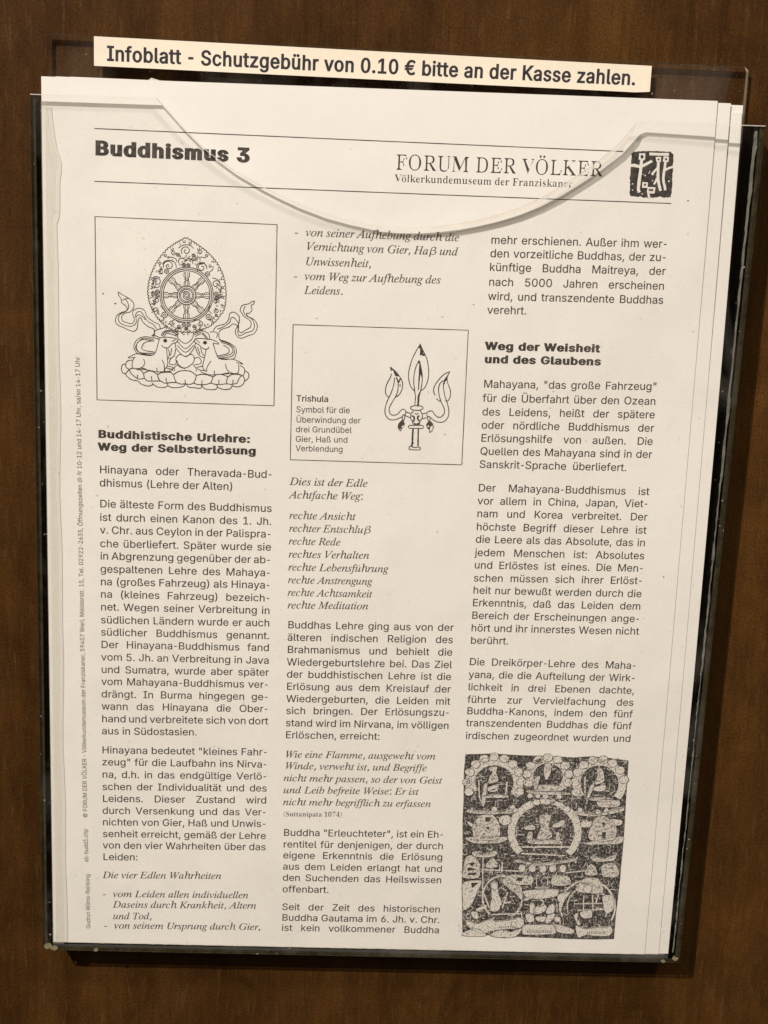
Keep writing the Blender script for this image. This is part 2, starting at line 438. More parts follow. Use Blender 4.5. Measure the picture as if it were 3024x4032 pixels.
# ------------------------------------------------------------------ letter outlines
GLYPHS_S = {
'a':(389,"160,-9 126,-5 94,5 68,22 57,32 40,58 31,90 31,123 38,150 58,179 78,193 100,203 138,213 244,228 265,235 275,248 275,268 271,288 256,311 240,322 220,329 196,331 171,329 140,318 118,301 100,274 41,291 57,322 67,335 91,355 118,370 148,379 179,384 204,384 239,379 275,367 296,353 322,320 333,290 337,251 337,0 277,0 277,52 272,52 252,25 226,6 190,-6|170,45 216,53 239,66 257,83 269,104 275,126 276,190 246,179 165,166 134,159 110,145 98,132 92,105 94,87 102,72 114,61 130,52"),
'b':(424,"229,-8 198,-5 162,10 138,31 118,59 112,59 112,0 53,0 53,509 114,509 114,319 118,319 144,353 171,373 212,384 252,383 294,371 330,347 359,313 379,270 389,218 389,160 379,108 359,64 330,29 294,5 274,-2|220,47 237,48 267,57 279,66 301,88 309,101 321,133 328,189 321,245 309,276 301,290 280,311 267,319 237,329 220,330 188,325 174,320 161,312 140,291 132,278 120,247 113,189 120,132 132,100 140,86 162,65 174,57 204,48"),
'c':(396,"207,-8 182,-7 137,6 117,16 82,46 56,85 46,108 36,159 34,187 40,243 46,268 56,291 82,330 117,360 137,371 159,378 207,384 260,377 305,356 324,341 340,322 353,301 362,277 303,262 294,283 276,306 250,322 226,329 189,329 173,325 145,310 134,300 115,274 99,224 96,187 99,151 115,102 134,76 158,57 173,51 207,46 243,52 271,66 292,89 304,117 363,102 354,78 341,56 325,37 306,21 285,9 261,-1"),
'd':(424,"195,-8 151,-2 111,16 79,45 55,84 39,133 35,160 35,218 46,270 66,313 95,347 131,371 173,383 213,384 253,373 280,353 306,319 311,319 311,509 372,509 372,0 313,0 313,59 307,59 287,31 263,10 227,-5|205,47 236,51 250,57 263,65 284,86 293,100 305,132 312,189 305,247 293,278 284,291 263,312 251,320 221,329 205,330 172,325 157,319 145,311 124,290 115,276 103,245 96,189 103,133 115,101 124,88 145,66 158,57 188,48"),
'e':(404,"212,-8 161,-2 138,6 117,16 82,46 56,85 46,108 35,159 34,187 35,215 46,267 55,290 81,329 115,359 135,370 157,378 205,384 251,379 280,368 307,351 331,329 350,299 363,263 371,194 371,169 75,169 75,221 338,221 310,202 303,254 291,282 283,294 263,314 237,326 205,330 173,326 146,313 125,294 109,270 99,241 96,211 97,157 100,139 110,106 118,92 139,70 165,55 179,50 224,47 254,53 278,66 297,88 306,105 365,91 345,51 311,19 266,-1"),
'f':(254,"228,379 228,327 6,327 6,379|81,0 81,432 84,461 89,474 104,496 135,519 161,527 187,530 234,524 243,521 227,468 200,474 171,470 154,460 145,443 142,419 142,0"),
'g':(425,"207,-151 150,-144 105,-127 73,-101 51,-69 101,-41 128,-72 145,-83 165,-92 192,-97 229,-96 267,-85 282,-75 295,-62 304,-47 310,-28 311,-6 311,68 306,68 287,41 272,28 252,16 227,8 195,5 152,10 113,27 95,39 67,71 55,90 39,136 35,163 35,220 46,271 55,293 80,332 112,361 152,378 196,384 242,378 273,360 288,346 308,319 313,319 313,379 372,379 372,-9 367,-54 350,-90 324,-117 308,-127 271,-142|205,59 222,60 251,68 264,75 285,95 300,121 305,137 312,193 305,248 285,291 264,312 251,320 222,329 205,330 188,329 158,320 145,312 124,290 103,246 96,193 103,138 116,108 124,96 145,76 158,68 172,63"),
'h':(410,"114,227 114,0 53,0 53,509 114,509 114,287 102,287 112,312 137,349 152,362 187,379 227,384 264,380 295,369 321,349 341,321 348,304 356,264 357,0 296,0 295,256 283,291 273,304 260,315 229,328 197,328 161,317 141,303 126,283 117,257"),
'i':(167,"53,0 53,379 114,379 114,0|84,443 67,446 54,455 44,468 41,483 44,499 54,512 67,521 84,524 100,521 114,512 123,499 126,483 123,468 114,455 100,446"),
'j':(167,"53,379 114,379 113,-47 102,-90 86,-113 76,-122 52,-135 37,-139 -10,-143 -10,-87 14,-86 34,-78 46,-64 52,-42|83,443 67,446 53,455 44,468 41,483 44,499 53,512 67,521 83,524 100,521 114,512 123,499 126,483 123,468 114,455 100,446"),
'k':(381,"110,137 110,212 121,212 284,379 360,379 184,199 177,199|53,0 53,509 114,509 114,0|294,0 148,186 191,229 372,0"),
'l':(189,"139,-2 119,-1 86,10 65,33 54,65 53,509 114,509 115,77 120,62 130,54 146,52 170,54 181,3"),
'm':(610,"53,0 53,379 112,379 112,295 108,295 118,323 141,355 172,376 207,386 239,385 257,380 287,361 299,347 316,314 321,295 312,295 322,321 347,353 381,375 407,383 453,385 483,378 510,364 532,342 548,313 556,276 557,0 496,0 494,273 483,302 473,313 447,326 419,330 395,328 365,314 351,299 338,270 335,247 335,0 274,0 273,275 262,301 253,311 229,326 199,330 168,325 148,314 126,289 117,266 114,238 114,0"),
'n':(410,"114,227 114,0 53,0 53,379 112,379 112,287 102,287 112,312 137,349 152,362 187,379 227,384 264,380 295,369 321,349 341,321 348,304 356,264 357,0 296,0 295,256 283,291 273,304 260,315 229,328 197,328 161,317 141,303 126,283 117,257"),
'o':(415,"207,-8 182,-7 137,6 117,16 82,46 56,85 46,108 36,159 34,187 40,243 46,268 56,291 82,330 117,360 137,371 159,378 207,384 233,383 278,371 299,360 333,330 359,291 369,268 376,243 381,187 376,133 369,108 359,85 333,46 299,16 278,6 233,-7|207,46 226,48 257,57 270,66 292,89 300,102 312,134 319,187 312,242 300,274 292,287 270,310 257,319 226,329 207,330 173,325 158,319 145,310 124,287 115,274 103,242 96,187 103,134 115,102 124,89 145,66 158,57 173,51"),
'p':(424,"53,-143 53,379 112,379 112,319 118,319 137,346 152,360 183,378 229,384 252,383 294,371 313,361 345,332 370,293 379,270 389,218 389,160 379,108 370,84 346,45 313,16 294,5 252,-7 213,-7 173,4 145,24 118,59 114,59 114,-143|220,47 237,48 267,57 279,66 301,88 309,101 321,133 328,189 321,245 309,276 301,290 280,311 267,319 237,329 220,330 188,325 174,320 161,312 140,291 132,278 120,247 113,189 120,132 132,100 140,86 162,65 174,57 204,48"),
'q':(424,"372,-143 311,-143 311,59 306,59 280,24 252,4 212,-7 172,-7 130,5 111,16 79,45 55,84 39,133 35,160 35,218 46,270 55,293 79,332 112,361 131,371 173,383 196,384 241,378 272,360 287,346 307,319 313,319 313,379 372,379|205,47 236,51 250,57 263,65 284,86 293,100 305,132 312,189 305,247 293,278 284,291 263,312 251,320 221,329 205,330 172,325 157,319 145,311 124,290 115,276 103,245 96,189 103,133 115,101 124,88 145,66 158,57 188,48"),
'r':(259,"53,0 53,379 112,379 112,321 115,321 130,347 152,367 166,375 196,384 243,384 243,322 207,326 170,319 140,301 121,273 114,237 114,0"),
's':(365,"182,-8 128,-2 84,18 62,38 53,50 40,78 36,94 94,107 105,79 114,69 136,54 165,46 200,46 217,50 244,62 262,81 267,91 267,112 254,136 225,151 149,170 104,186 72,208 61,222 48,255 47,274 51,305 57,319 75,343 100,363 131,377 187,384 239,378 279,358 307,328 324,290 268,277 251,307 232,323 205,331 171,332 143,324 121,308 110,289 109,277 112,258 124,243 144,232 254,202 292,183 317,158 330,125 331,107 326,75 321,61 312,47 290,24 260,6 242,0"),
't':(227,"204,379 204,327 6,327 6,379|65,471 126,471 127,86 136,61 150,53 170,50 202,54 213,2 168,-4 125,2 107,10 92,21 80,35 72,52 65,93"),
'u':(410,"182,-5 164,-4 130,4 101,20 78,44 62,76 54,116 53,139 53,379 114,379 114,144 119,105 127,89 150,64 181,52 200,50 238,57 259,69 283,97 293,122 296,153 296,379 357,379 357,0 298,0 298,92 307,92 297,67 286,47 272,30 257,17 222,0"),
'v':(389,"163,0 17,379 84,379 171,138 206,21 184,21 218,138 305,379 371,379 226,0"),
'w':(567,"138,0 23,379 87,379 143,177 175,41 165,41 180,113 252,379 316,379 371,176 402,41 391,41 402,90 480,379 545,379 429,0 368,0 319,172 277,338 291,338 259,211 199,0"),
'x':(379,"21,0 171,218 171,171 29,379 100,379 207,206 175,206 224,292 282,379 352,379 209,169 209,214 358,0 287,0 222,99 173,182 205,182 157,99 91,0"),
'y':(389,"47,-139 61,-86 96,-90 111,-87 124,-80 141,-58 163,-1 17,379 84,379 171,138 206,21 184,21 218,138 305,379 371,379 204,-58 184,-97 159,-124 128,-140 91,-145"),
'z':(380,"42,0 42,46 254,320 254,323 48,323 48,379 333,379 333,331 126,60 126,56 339,56 339,0"),
'A':(480,"16,0 201,509 276,509 463,0 395,0 282,317 232,478 245,478 220,393 85,0|110,142 110,199 370,199 370,142"),
'B':(456,"60,0 60,509 266,508 310,499 329,491 359,469 381,442 394,410 397,392 397,358 392,331 373,301 347,280 315,267 315,262 351,252 374,237 394,216 409,189 417,155 417,117 413,100 400,67 377,39 362,28 324,10 301,4 247,0|125,57 272,58 315,70 330,80 341,92 354,120 355,149 342,184 317,211 279,228 248,231 125,231|125,285 252,286 277,291 299,302 323,326 333,348 336,372 334,388 323,417 299,439 263,450 125,452"),
'C':(510,"267,-7 235,-5 205,1 177,11 150,25 126,42 104,63 86,88 70,115 57,146 48,179 40,254 48,329 57,362 70,393 86,421 104,445 126,466 150,484 177,498 205,508 235,514 267,516 305,513 340,504 373,490 402,471 427,447 448,418 463,385 473,348 408,348 395,384 382,404 366,421 337,440 292,454 245,454 203,443 166,419 137,385 116,340 109,314 103,254 109,194 116,168 137,123 166,89 184,76 203,66 245,54 280,53 315,60 348,74 375,96 395,125 408,160 473,160 463,124 448,91 428,62 402,38 373,19 341,5 305,-4"),
'D':(502,"219,0 96,0 96,57 244,58 296,70 337,94 368,128 388,172 398,226 398,285 394,312 379,361 368,381 338,415 320,428 299,438 249,450 93,452 93,509 261,507 294,501 325,492 353,478 377,461 399,441 418,418 433,391 446,361 455,329 462,255 455,181 446,149 433,119 417,92 398,68 376,48 351,31 322,17 291,8 256,2|125,509 125,0 60,0 60,509"),
'E':(419,"60,0 60,509 372,509 372,452 125,452 125,286 355,286 355,229 125,229 125,57 375,57 375,0"),
'F':(410,"60,0 60,509 369,509 369,452 125,452 125,278 346,278 346,221 125,221 125,0"),
'G':(520,"269,-7 236,-5 205,1 176,11 149,25 125,43 104,64 85,88 69,116 57,146 47,179 40,254 47,329 57,362 69,393 85,421 103,445 125,466 149,484 175,498 203,508 233,514 265,516 304,513 340,504 374,489 403,469 429,445 449,416 465,384 474,349 408,349 387,393 365,420 337,439 304,452 265,456 222,450 183,432 166,419 150,404 125,364 116,340 105,285 105,223 109,194 125,145 151,105 184,76 224,59 269,53 290,54 328,63 360,81 386,107 404,141 410,160 415,202 434,199 283,199 283,256 478,256 476,170 471,141 463,115 436,69 399,33 352,8 326,0"),
'H':(517,"60,0 60,509 125,509 125,289 392,289 392,509 457,509 457,0 392,0 392,232 125,232 125,0"),
'I':(300,"31,0 31,57 118,57 118,452 31,452 31,509 269,509 269,452 183,452 183,57 269,57 269,0"),
'J':(396,"185,-7 153,-4 124,3 98,15 75,33 57,55 44,81 36,111 33,173 98,173 99,123 104,104 122,74 149,56 166,51 204,51 235,64 248,74 266,104 272,145 272,509 336,509 336,145 334,111 326,81 313,55 294,33 271,15 246,3 217,-4"),
'K':(467,"104,145 104,216 184,314 364,509 448,509 231,276 228,276|60,0 60,509 125,509 125,0|372,0 188,259 228,309 449,0"),
'L':(393,"60,0 60,509 125,509 125,57 361,57 361,0"),
'M':(628,"60,0 60,509 152,509 280,181 322,49 307,49 342,158 476,509 568,509 568,0 504,0 507,457 513,457 471,331 342,0 286,0 168,297 112,457 119,457 120,416 122,0"),
'N':(523,"60,0 60,509 136,509 357,160 414,55 405,54 399,157 399,509 463,509 463,0 387,0 171,342 108,452 119,454 125,298 125,0"),
'O':(533,"267,-7 235,-5 205,1 177,11 150,25 126,42 105,63 86,88 70,115 57,146 48,179 40,254 48,329 57,362 70,393 86,421 105,445 126,466 150,484 177,498 205,508 235,514 267,516 299,514 329,508 357,498 384,484 408,466 429,445 448,421 464,393 477,362 486,329 493,254 491,215 486,179 477,146 464,115 448,88 429,63 408,42 384,25 357,11 329,1 299,-5|267,53 310,59 330,66 367,89 383,105 408,144 418,168 425,194 430,254 425,314 418,341 408,365 383,404 367,420 330,443 310,450 267,456 223,450 203,443 167,420 151,404 125,364 116,340 109,314 103,254 109,194 116,168 125,144 151,105 167,89 203,66 223,59"),
'P':(445,"60,0 60,509 263,507 289,503 332,487 366,462 390,430 404,391 407,370 407,325 404,304 390,265 366,233 332,207 289,191 235,186 109,186 109,242 233,242 284,250 308,264 327,282 338,306 344,333 342,376 333,402 318,423 297,439 284,444 251,451 125,452 125,0"),
'Q':(533,"245,159 313,159 468,-48 401,-48|267,-7 235,-5 205,1 177,11 150,25 126,42 105,63 86,88 70,115 57,146 48,179 40,254 48,329 57,362 70,393 86,421 105,445 126,466 150,484 177,498 205,508 235,514 267,516 299,514 329,508 357,498 384,484 408,466 429,445 448,421 464,393 477,362 486,329 493,254 491,215 486,179 477,146 464,115 448,88 429,63 408,42 384,25 357,11 329,1 299,-5|267,53 310,59 330,66 367,89 383,105 408,144 418,168 425,194 430,254 425,314 418,341 408,365 383,404 367,420 330,443 310,450 267,456 223,450 203,443 167,420 151,404 125,364 116,340 109,314 103,254 109,194 116,168 125,144 151,105 167,89 203,66 223,59"),
'R':(449,"60,0 60,509 264,507 290,504 333,489 367,465 390,433 405,395 408,374 408,330 399,290 390,271 367,240 333,217 289,203 236,198 96,198 96,255 234,255 284,262 309,273 327,290 339,312 344,338 342,380 334,405 319,425 298,440 252,451 125,452 125,0|353,0 230,229 303,229 428,0"),
'S':(447,"224,-9 197,-8 149,1 128,9 91,31 76,45 54,77 41,115 38,137 104,137 110,110 116,98 132,79 166,59 209,50 257,52 286,60 321,82 336,102 345,126 345,151 338,171 325,186 307,199 284,209 154,249 105,274 86,289 71,307 60,326 54,348 52,372 58,413 65,431 87,463 119,488 158,506 203,514 227,516 275,511 296,505 316,498 351,476 377,449 387,433 399,397 401,378 337,378 326,412 302,437 267,453 247,457 209,458 167,448 136,427 123,409 116,387 119,352 131,334 158,313 202,296 299,268 336,252 359,238 379,220 395,198 405,171 408,139 407,118 396,81 374,48 360,34 323,11 302,2 252,-8"),
'T':(449,"32,452 32,509 417,509 417,452 257,452 257,0 193,0 193,452"),
'U':(517,"259,-8 203,-2 154,15 114,43 85,80 74,101 62,148 60,173 60,509 124,509 124,178 125,160 133,128 150,99 160,87 187,68 220,56 259,52 298,56 331,68 357,87 368,99 384,128 392,160 393,178 393,509 457,509 457,173 451,124 443,101 433,80 403,43 363,15 315,-2"),
'V':(480,"204,0 16,509 84,509 197,192 248,31 235,31 260,115 395,509 463,509 278,0"),
'W':(686,"155,0 16,509 82,509 170,171 197,40 189,40 208,133 306,509 380,509 468,171 497,40 488,40 504,120 603,509 670,509 530,0 455,0 363,339 336,475 350,475 331,377 230,0"),
'Z':(438,"42,0 42,46 306,431 341,476 348,454 40,452 40,509 397,509 397,462 134,81 97,33 90,54 399,57 399,0"),
'Ü':(517,"259,-8 203,-2 154,15 114,43 85,80 74,101 62,148 60,173 60,509 124,509 124,178 125,160 133,128 150,99 160,87 187,68 220,56 259,52 298,56 331,68 357,87 368,99 384,128 392,160 393,178 393,509 457,509 457,173 451,124 443,101 433,80 403,43 363,15 315,-2|331,572 315,575 302,584 293,597 290,612 293,628 302,641 315,650 331,653 346,650 359,641 368,628 371,612 368,597 359,584 346,575|187,572 172,575 158,584 149,597 146,612 149,628 158,641 172,650 187,653 203,650 216,641 224,628 227,612 224,597 216,584 203,575"),
'Ö':(533,"267,-7 235,-5 205,1 177,11 150,25 126,42 105,63 86,88 70,115 57,146 48,179 40,254 48,329 57,362 70,393 86,421 105,445 126,466 150,484 177,498 205,508 235,514 267,516 299,514 329,508 357,498 384,484 408,466 429,445 448,421 464,393 477,362 486,329 493,254 491,215 486,179 477,146 464,115 448,88 429,63 408,42 384,25 357,11 329,1 299,-5|267,53 310,59 330,66 367,89 383,105 408,144 418,168 425,194 430,254 425,314 418,341 408,365 383,404 367,420 330,443 310,450 267,456 223,450 203,443 167,420 151,404 125,364 116,340 109,314 103,254 109,194 116,168 125,144 151,105 167,89 203,66 223,59|339,572 323,575 310,584 301,597 298,612 301,628 310,641 323,650 339,653 355,650 368,641 376,628 379,612 376,597 368,584 355,575|195,572 180,575 167,584 158,597 155,612 158,628 167,641 180,650 195,653 211,650 224,641 233,628 236,612 233,597 224,584 211,575"),
'ä':(389,"160,-9 126,-5 94,5 68,22 57,32 40,58 31,90 31,123 38,150 58,179 78,193 100,203 138,213 244,228 265,235 275,248 275,268 271,288 256,311 240,322 220,329 196,331 171,329 140,318 118,301 100,274 41,291 57,322 67,335 91,355 118,370 148,379 179,384 204,384 239,379 275,367 296,353 322,320 333,290 337,251 337,0 277,0 277,52 272,52 252,25 226,6 190,-6|170,45 216,53 239,66 257,83 269,104 275,126 276,190 246,179 165,166 134,159 110,145 98,132 92,105 94,87 102,72 114,61 130,52|261,443 246,446 233,455 224,468 221,483 224,499 233,512 246,520 261,523 277,520 290,512 299,499 301,483 299,468 290,455 277,446|117,443 102,446 89,455 80,468 77,483 80,499 89,512 102,520 117,523 133,520 146,512 155,499 158,483 155,468 146,455 133,446"),
'ö':(415,"207,-8 182,-7 137,6 117,16 82,46 56,85 46,108 36,159 34,187 40,243 46,268 56,291 82,330 117,360 137,371 159,378 207,384 233,383 278,371 299,360 333,330 359,291 369,268 376,243 381,187 376,133 369,108 359,85 333,46 299,16 278,6 233,-7|207,46 226,48 257,57 270,66 292,89 300,102 312,134 319,187 312,242 300,274 292,287 270,310 257,319 226,329 207,330 173,325 158,319 145,310 124,287 115,274 103,242 96,187 103,134 115,102 124,89 145,66 158,57 173,51|279,443 264,446 251,455 242,468 239,483 242,499 251,512 264,520 279,523 295,520 308,512 317,499 320,483 317,468 308,455 295,446|136,443 120,446 107,455 98,468 95,483 98,499 107,512 120,520 136,523 151,520 164,512 173,499 176,483 173,468 164,455 151,446"),
'ü':(410,"182,-5 164,-4 130,4 101,20 78,44 62,76 54,116 53,139 53,379 114,379 114,144 119,105 127,89 150,64 181,52 200,50 238,57 259,69 283,97 293,122 296,153 296,379 357,379 357,0 298,0 298,92 307,92 297,67 286,47 272,30 257,17 222,0|277,443 261,446 248,455 239,468 236,483 239,499 248,512 261,520 277,523 292,520 305,512 314,499 317,483 314,468 305,455 292,446|133,443 118,446 104,455 96,468 93,483 96,499 104,512 118,520 133,523 149,520 162,512 170,499 173,483 170,468 162,455 149,446"),
'ß':(441,"122,362 122,0 60,0 60,362 63,398 70,429 82,456 99,477 120,494 143,506 169,513 197,516 245,508 275,495 289,486 312,463 327,432 332,393 328,360 317,335 289,293 286,280 286,264 297,241 370,180 385,162 396,141 403,100 399,69 386,42 366,21 354,13 324,0 269,-7 237,-5 207,1 164,20 187,74 217,58 238,52 265,50 297,53 321,64 330,72 340,92 341,114 335,131 323,146 248,209 235,227 226,247 223,272 227,299 261,347 270,368 270,405 259,432 238,449 212,458 179,457 164,453 141,435 133,422 123,386"),
'0':(453,"227,-7 199,-5 174,1 151,11 130,24 111,41 95,62 69,113 60,144 49,214 48,254 49,294 60,364 69,395 95,447 112,467 130,484 151,498 174,508 200,514 227,516 254,514 279,508 302,498 323,484 342,467 358,447 384,395 393,364 404,294 405,254 400,178 393,144 384,113 359,62 342,41 323,24 302,11 279,1 254,-5|227,50 245,51 276,63 290,74 313,103 330,144 336,168 344,254 336,341 330,365 313,405 290,435 276,446 261,453 227,460 192,453 177,446 163,435 140,405 123,365 117,341 109,254 117,168 123,144 140,103 163,74 177,63 192,56"),
'1':(453,"76,0 76,55 391,55 391,0|276,509 276,0 212,0 212,448 86,358 86,427 198,509"),
'2':(453,"64,0 64,47 282,282 311,327 318,348 320,371 317,397 301,428 283,443 250,457 224,460 196,457 162,441 145,424 134,402 127,362 66,362 67,384 77,424 86,442 111,473 143,496 162,505 203,514 247,514 268,511 306,497 337,474 361,445 370,428 376,411 381,372 378,345 371,318 357,290 322,241 153,60 153,57 389,57 389,0"),
'3':(453,"218,-7 195,-6 152,2 114,19 98,30 70,57 60,74 52,91 44,132 109,132 115,107 134,78 154,64 191,52 234,51 262,56 297,74 315,93 325,116 328,158 316,196 299,217 275,234 242,244 157,248 157,299 288,448 288,452 70,452 70,509 372,509 372,461 211,278 211,289 239,290 287,284 327,265 359,239 371,222 387,186 393,145 387,103 370,66 358,50 327,23 288,4 266,-2"),
'4':(453,"40,105 40,158 247,509 311,509 109,163 413,163 413,105|282,0 282,318 343,318 343,0"),
'5':(453,"221,-7 178,-2 159,3 140,11 108,32 83,60 73,76 66,93 60,130 122,130 132,98 145,80 163,66 184,56 208,50 250,53 288,72 314,104 327,146 324,193 314,221 297,244 275,262 248,273 218,277 180,272 145,258 128,246 67,253 96,509 366,509 366,452 151,452 134,301 178,325 216,333 263,330 294,321 321,306 355,273 379,231 388,199 391,163 385,117 379,95 357,57 327,27 289,6 268,-1"),
'6':(453,"226,-7 182,-1 161,5 125,26 96,56 75,94 69,115 64,162 68,199 80,239 102,285 252,509 322,509 151,261 145,261 159,281 172,293 196,307 214,312 235,314 278,309 316,295 332,284 359,257 378,221 384,201 389,157 384,112 368,73 343,39 327,26 291,5 271,-2|226,48 267,56 299,79 320,114 327,157 320,201 299,235 267,258 226,265 186,258 153,235 132,201 125,158 132,114 153,79 186,56"),
'7':(453,"97,0 323,452 62,452 62,509 391,509 391,449 165,0"),
'8':(453,"226,-7 201,-6 156,3 136,11 101,33 74,62 64,78 53,115 52,135 59,181 81,220 113,249 153,265 153,267 119,282 105,293 83,324 72,360 70,380 75,417 82,434 101,464 114,477 146,498 184,511 226,516 269,511 306,498 337,477 350,464 370,434 377,417 382,380 376,342 369,324 347,293 333,282 300,267 300,265 339,249 372,220 393,181 401,135 395,96 388,78 378,62 352,33 317,11 296,3 275,-2|226,49 272,55 307,74 329,102 337,139 329,177 305,208 270,228 226,235 182,228 147,208 123,177 115,139 123,102 145,74 180,55|226,290 263,296 293,313 312,341 319,376 313,410 294,437 264,454 226,460 188,454 159,437 139,410 133,376 139,341 159,313 189,296"),
'9':(453,"226,516 249,514 291,503 328,482 356,452 377,414 384,393 389,347 385,309 373,270 350,224 200,0 130,0 301,248 307,248 294,227 281,215 257,202 238,196 218,195 175,199 137,214 121,225 94,252 74,287 65,329 64,352 69,397 85,436 96,454 125,483 162,504 182,510|226,460 186,452 154,429 133,395 125,352 133,308 154,274 186,251 226,243 267,251 299,273 320,308 327,350 320,394 299,429 267,452"),
'.':(188,"95,-4 78,-1 63,9 53,24 50,41 53,59 63,73 78,83 95,87 113,83 128,73 138,59 141,41 138,24 128,9 113,-1"),
',':(188,"38,-119 68,71 137,71 84,-119"),
':':(188,"95,-4 78,-1 63,9 53,24 50,41 53,59 63,73 78,83 95,87 113,83 128,73 138,59 141,41 138,24 128,9 113,-1|95,271 78,274 63,284 53,299 50,316 53,334 63,349 78,359 95,362 113,359 128,349 138,334 141,316 138,299 128,284 113,274"),
';':(188,"38,-119 68,71 137,71 84,-119|103,271 86,274 71,284 61,299 58,316 61,334 71,349 86,359 103,362 121,359 136,349 146,334 149,316 146,299 136,284 121,274"),
'-':(453,"337,244 337,188 114,188 114,244"),
'(':(273,"89,207 92,264 107,354 132,441 153,494 177,539 236,539 201,457 174,370 157,285 151,207 156,138 172,67 198,-10 236,-96 177,-96 156,-59 124,16 102,93 95,131"),
')':(273,"37,-96 76,-9 102,69 117,139 122,207 116,285 99,370 73,457 37,539 97,539 131,468 151,413 167,354 181,264 183,168 171,92 161,53 134,-22 97,-96"),
'"':(321,"78,318 70,509 136,509 128,318|193,318 185,509 250,509 243,318"),
'/':(249,"235,533 71,-76 14,-76 178,533"),
'€':(464,"364,329 341,279 16,279 34,329|321,229 298,179 16,179 34,229|423,463 398,409 366,433 329,450 288,456 248,450 213,433 197,420 183,404 161,365 146,315 143,286 143,223 152,168 161,144 183,104 197,89 230,66 268,54 288,53 309,54 339,62 365,74 396,96 422,43 378,13 325,-4 288,-7 258,-5 230,1 204,11 179,25 157,42 137,63 105,115 93,146 80,215 80,293 93,363 105,393 120,421 137,445 157,466 179,484 204,498 230,508 258,514 288,516 343,508 394,486"),
'©':(637,"173,254 178,293 185,311 204,344 231,371 247,382 282,397 301,400 321,402 355,398 401,378 425,357 445,332 457,302 460,286 400,286 391,309 372,328 348,340 321,344 297,341 276,332 257,318 243,299 232,266 234,230 250,199 266,183 286,171 321,165 347,169 359,174 379,189 386,199 395,223 455,223 440,177 411,140 370,115 338,107 301,108 264,118 247,126 216,150 193,180 185,197 175,234|318,-8 266,-3 216,12 172,37 133,69 101,108 76,153 61,202 56,254 61,307 76,356 101,401 133,440 172,472 216,496 266,511 318,517 371,511 420,496 465,472 504,440 536,401 560,356 575,307 580,254 575,202 560,153 536,108 504,69 465,37 420,12 371,-3|318,51 359,55 397,67 432,86 462,111 487,141 506,176 517,214 521,254 517,295 506,333 487,368 462,398 432,423 397,442 359,454 318,457 278,454 240,442 205,423 175,398 150,368 131,333 119,295 115,254 119,214 131,176 150,141 175,111 205,86 240,67 278,55"),
' ':(188,""),
}
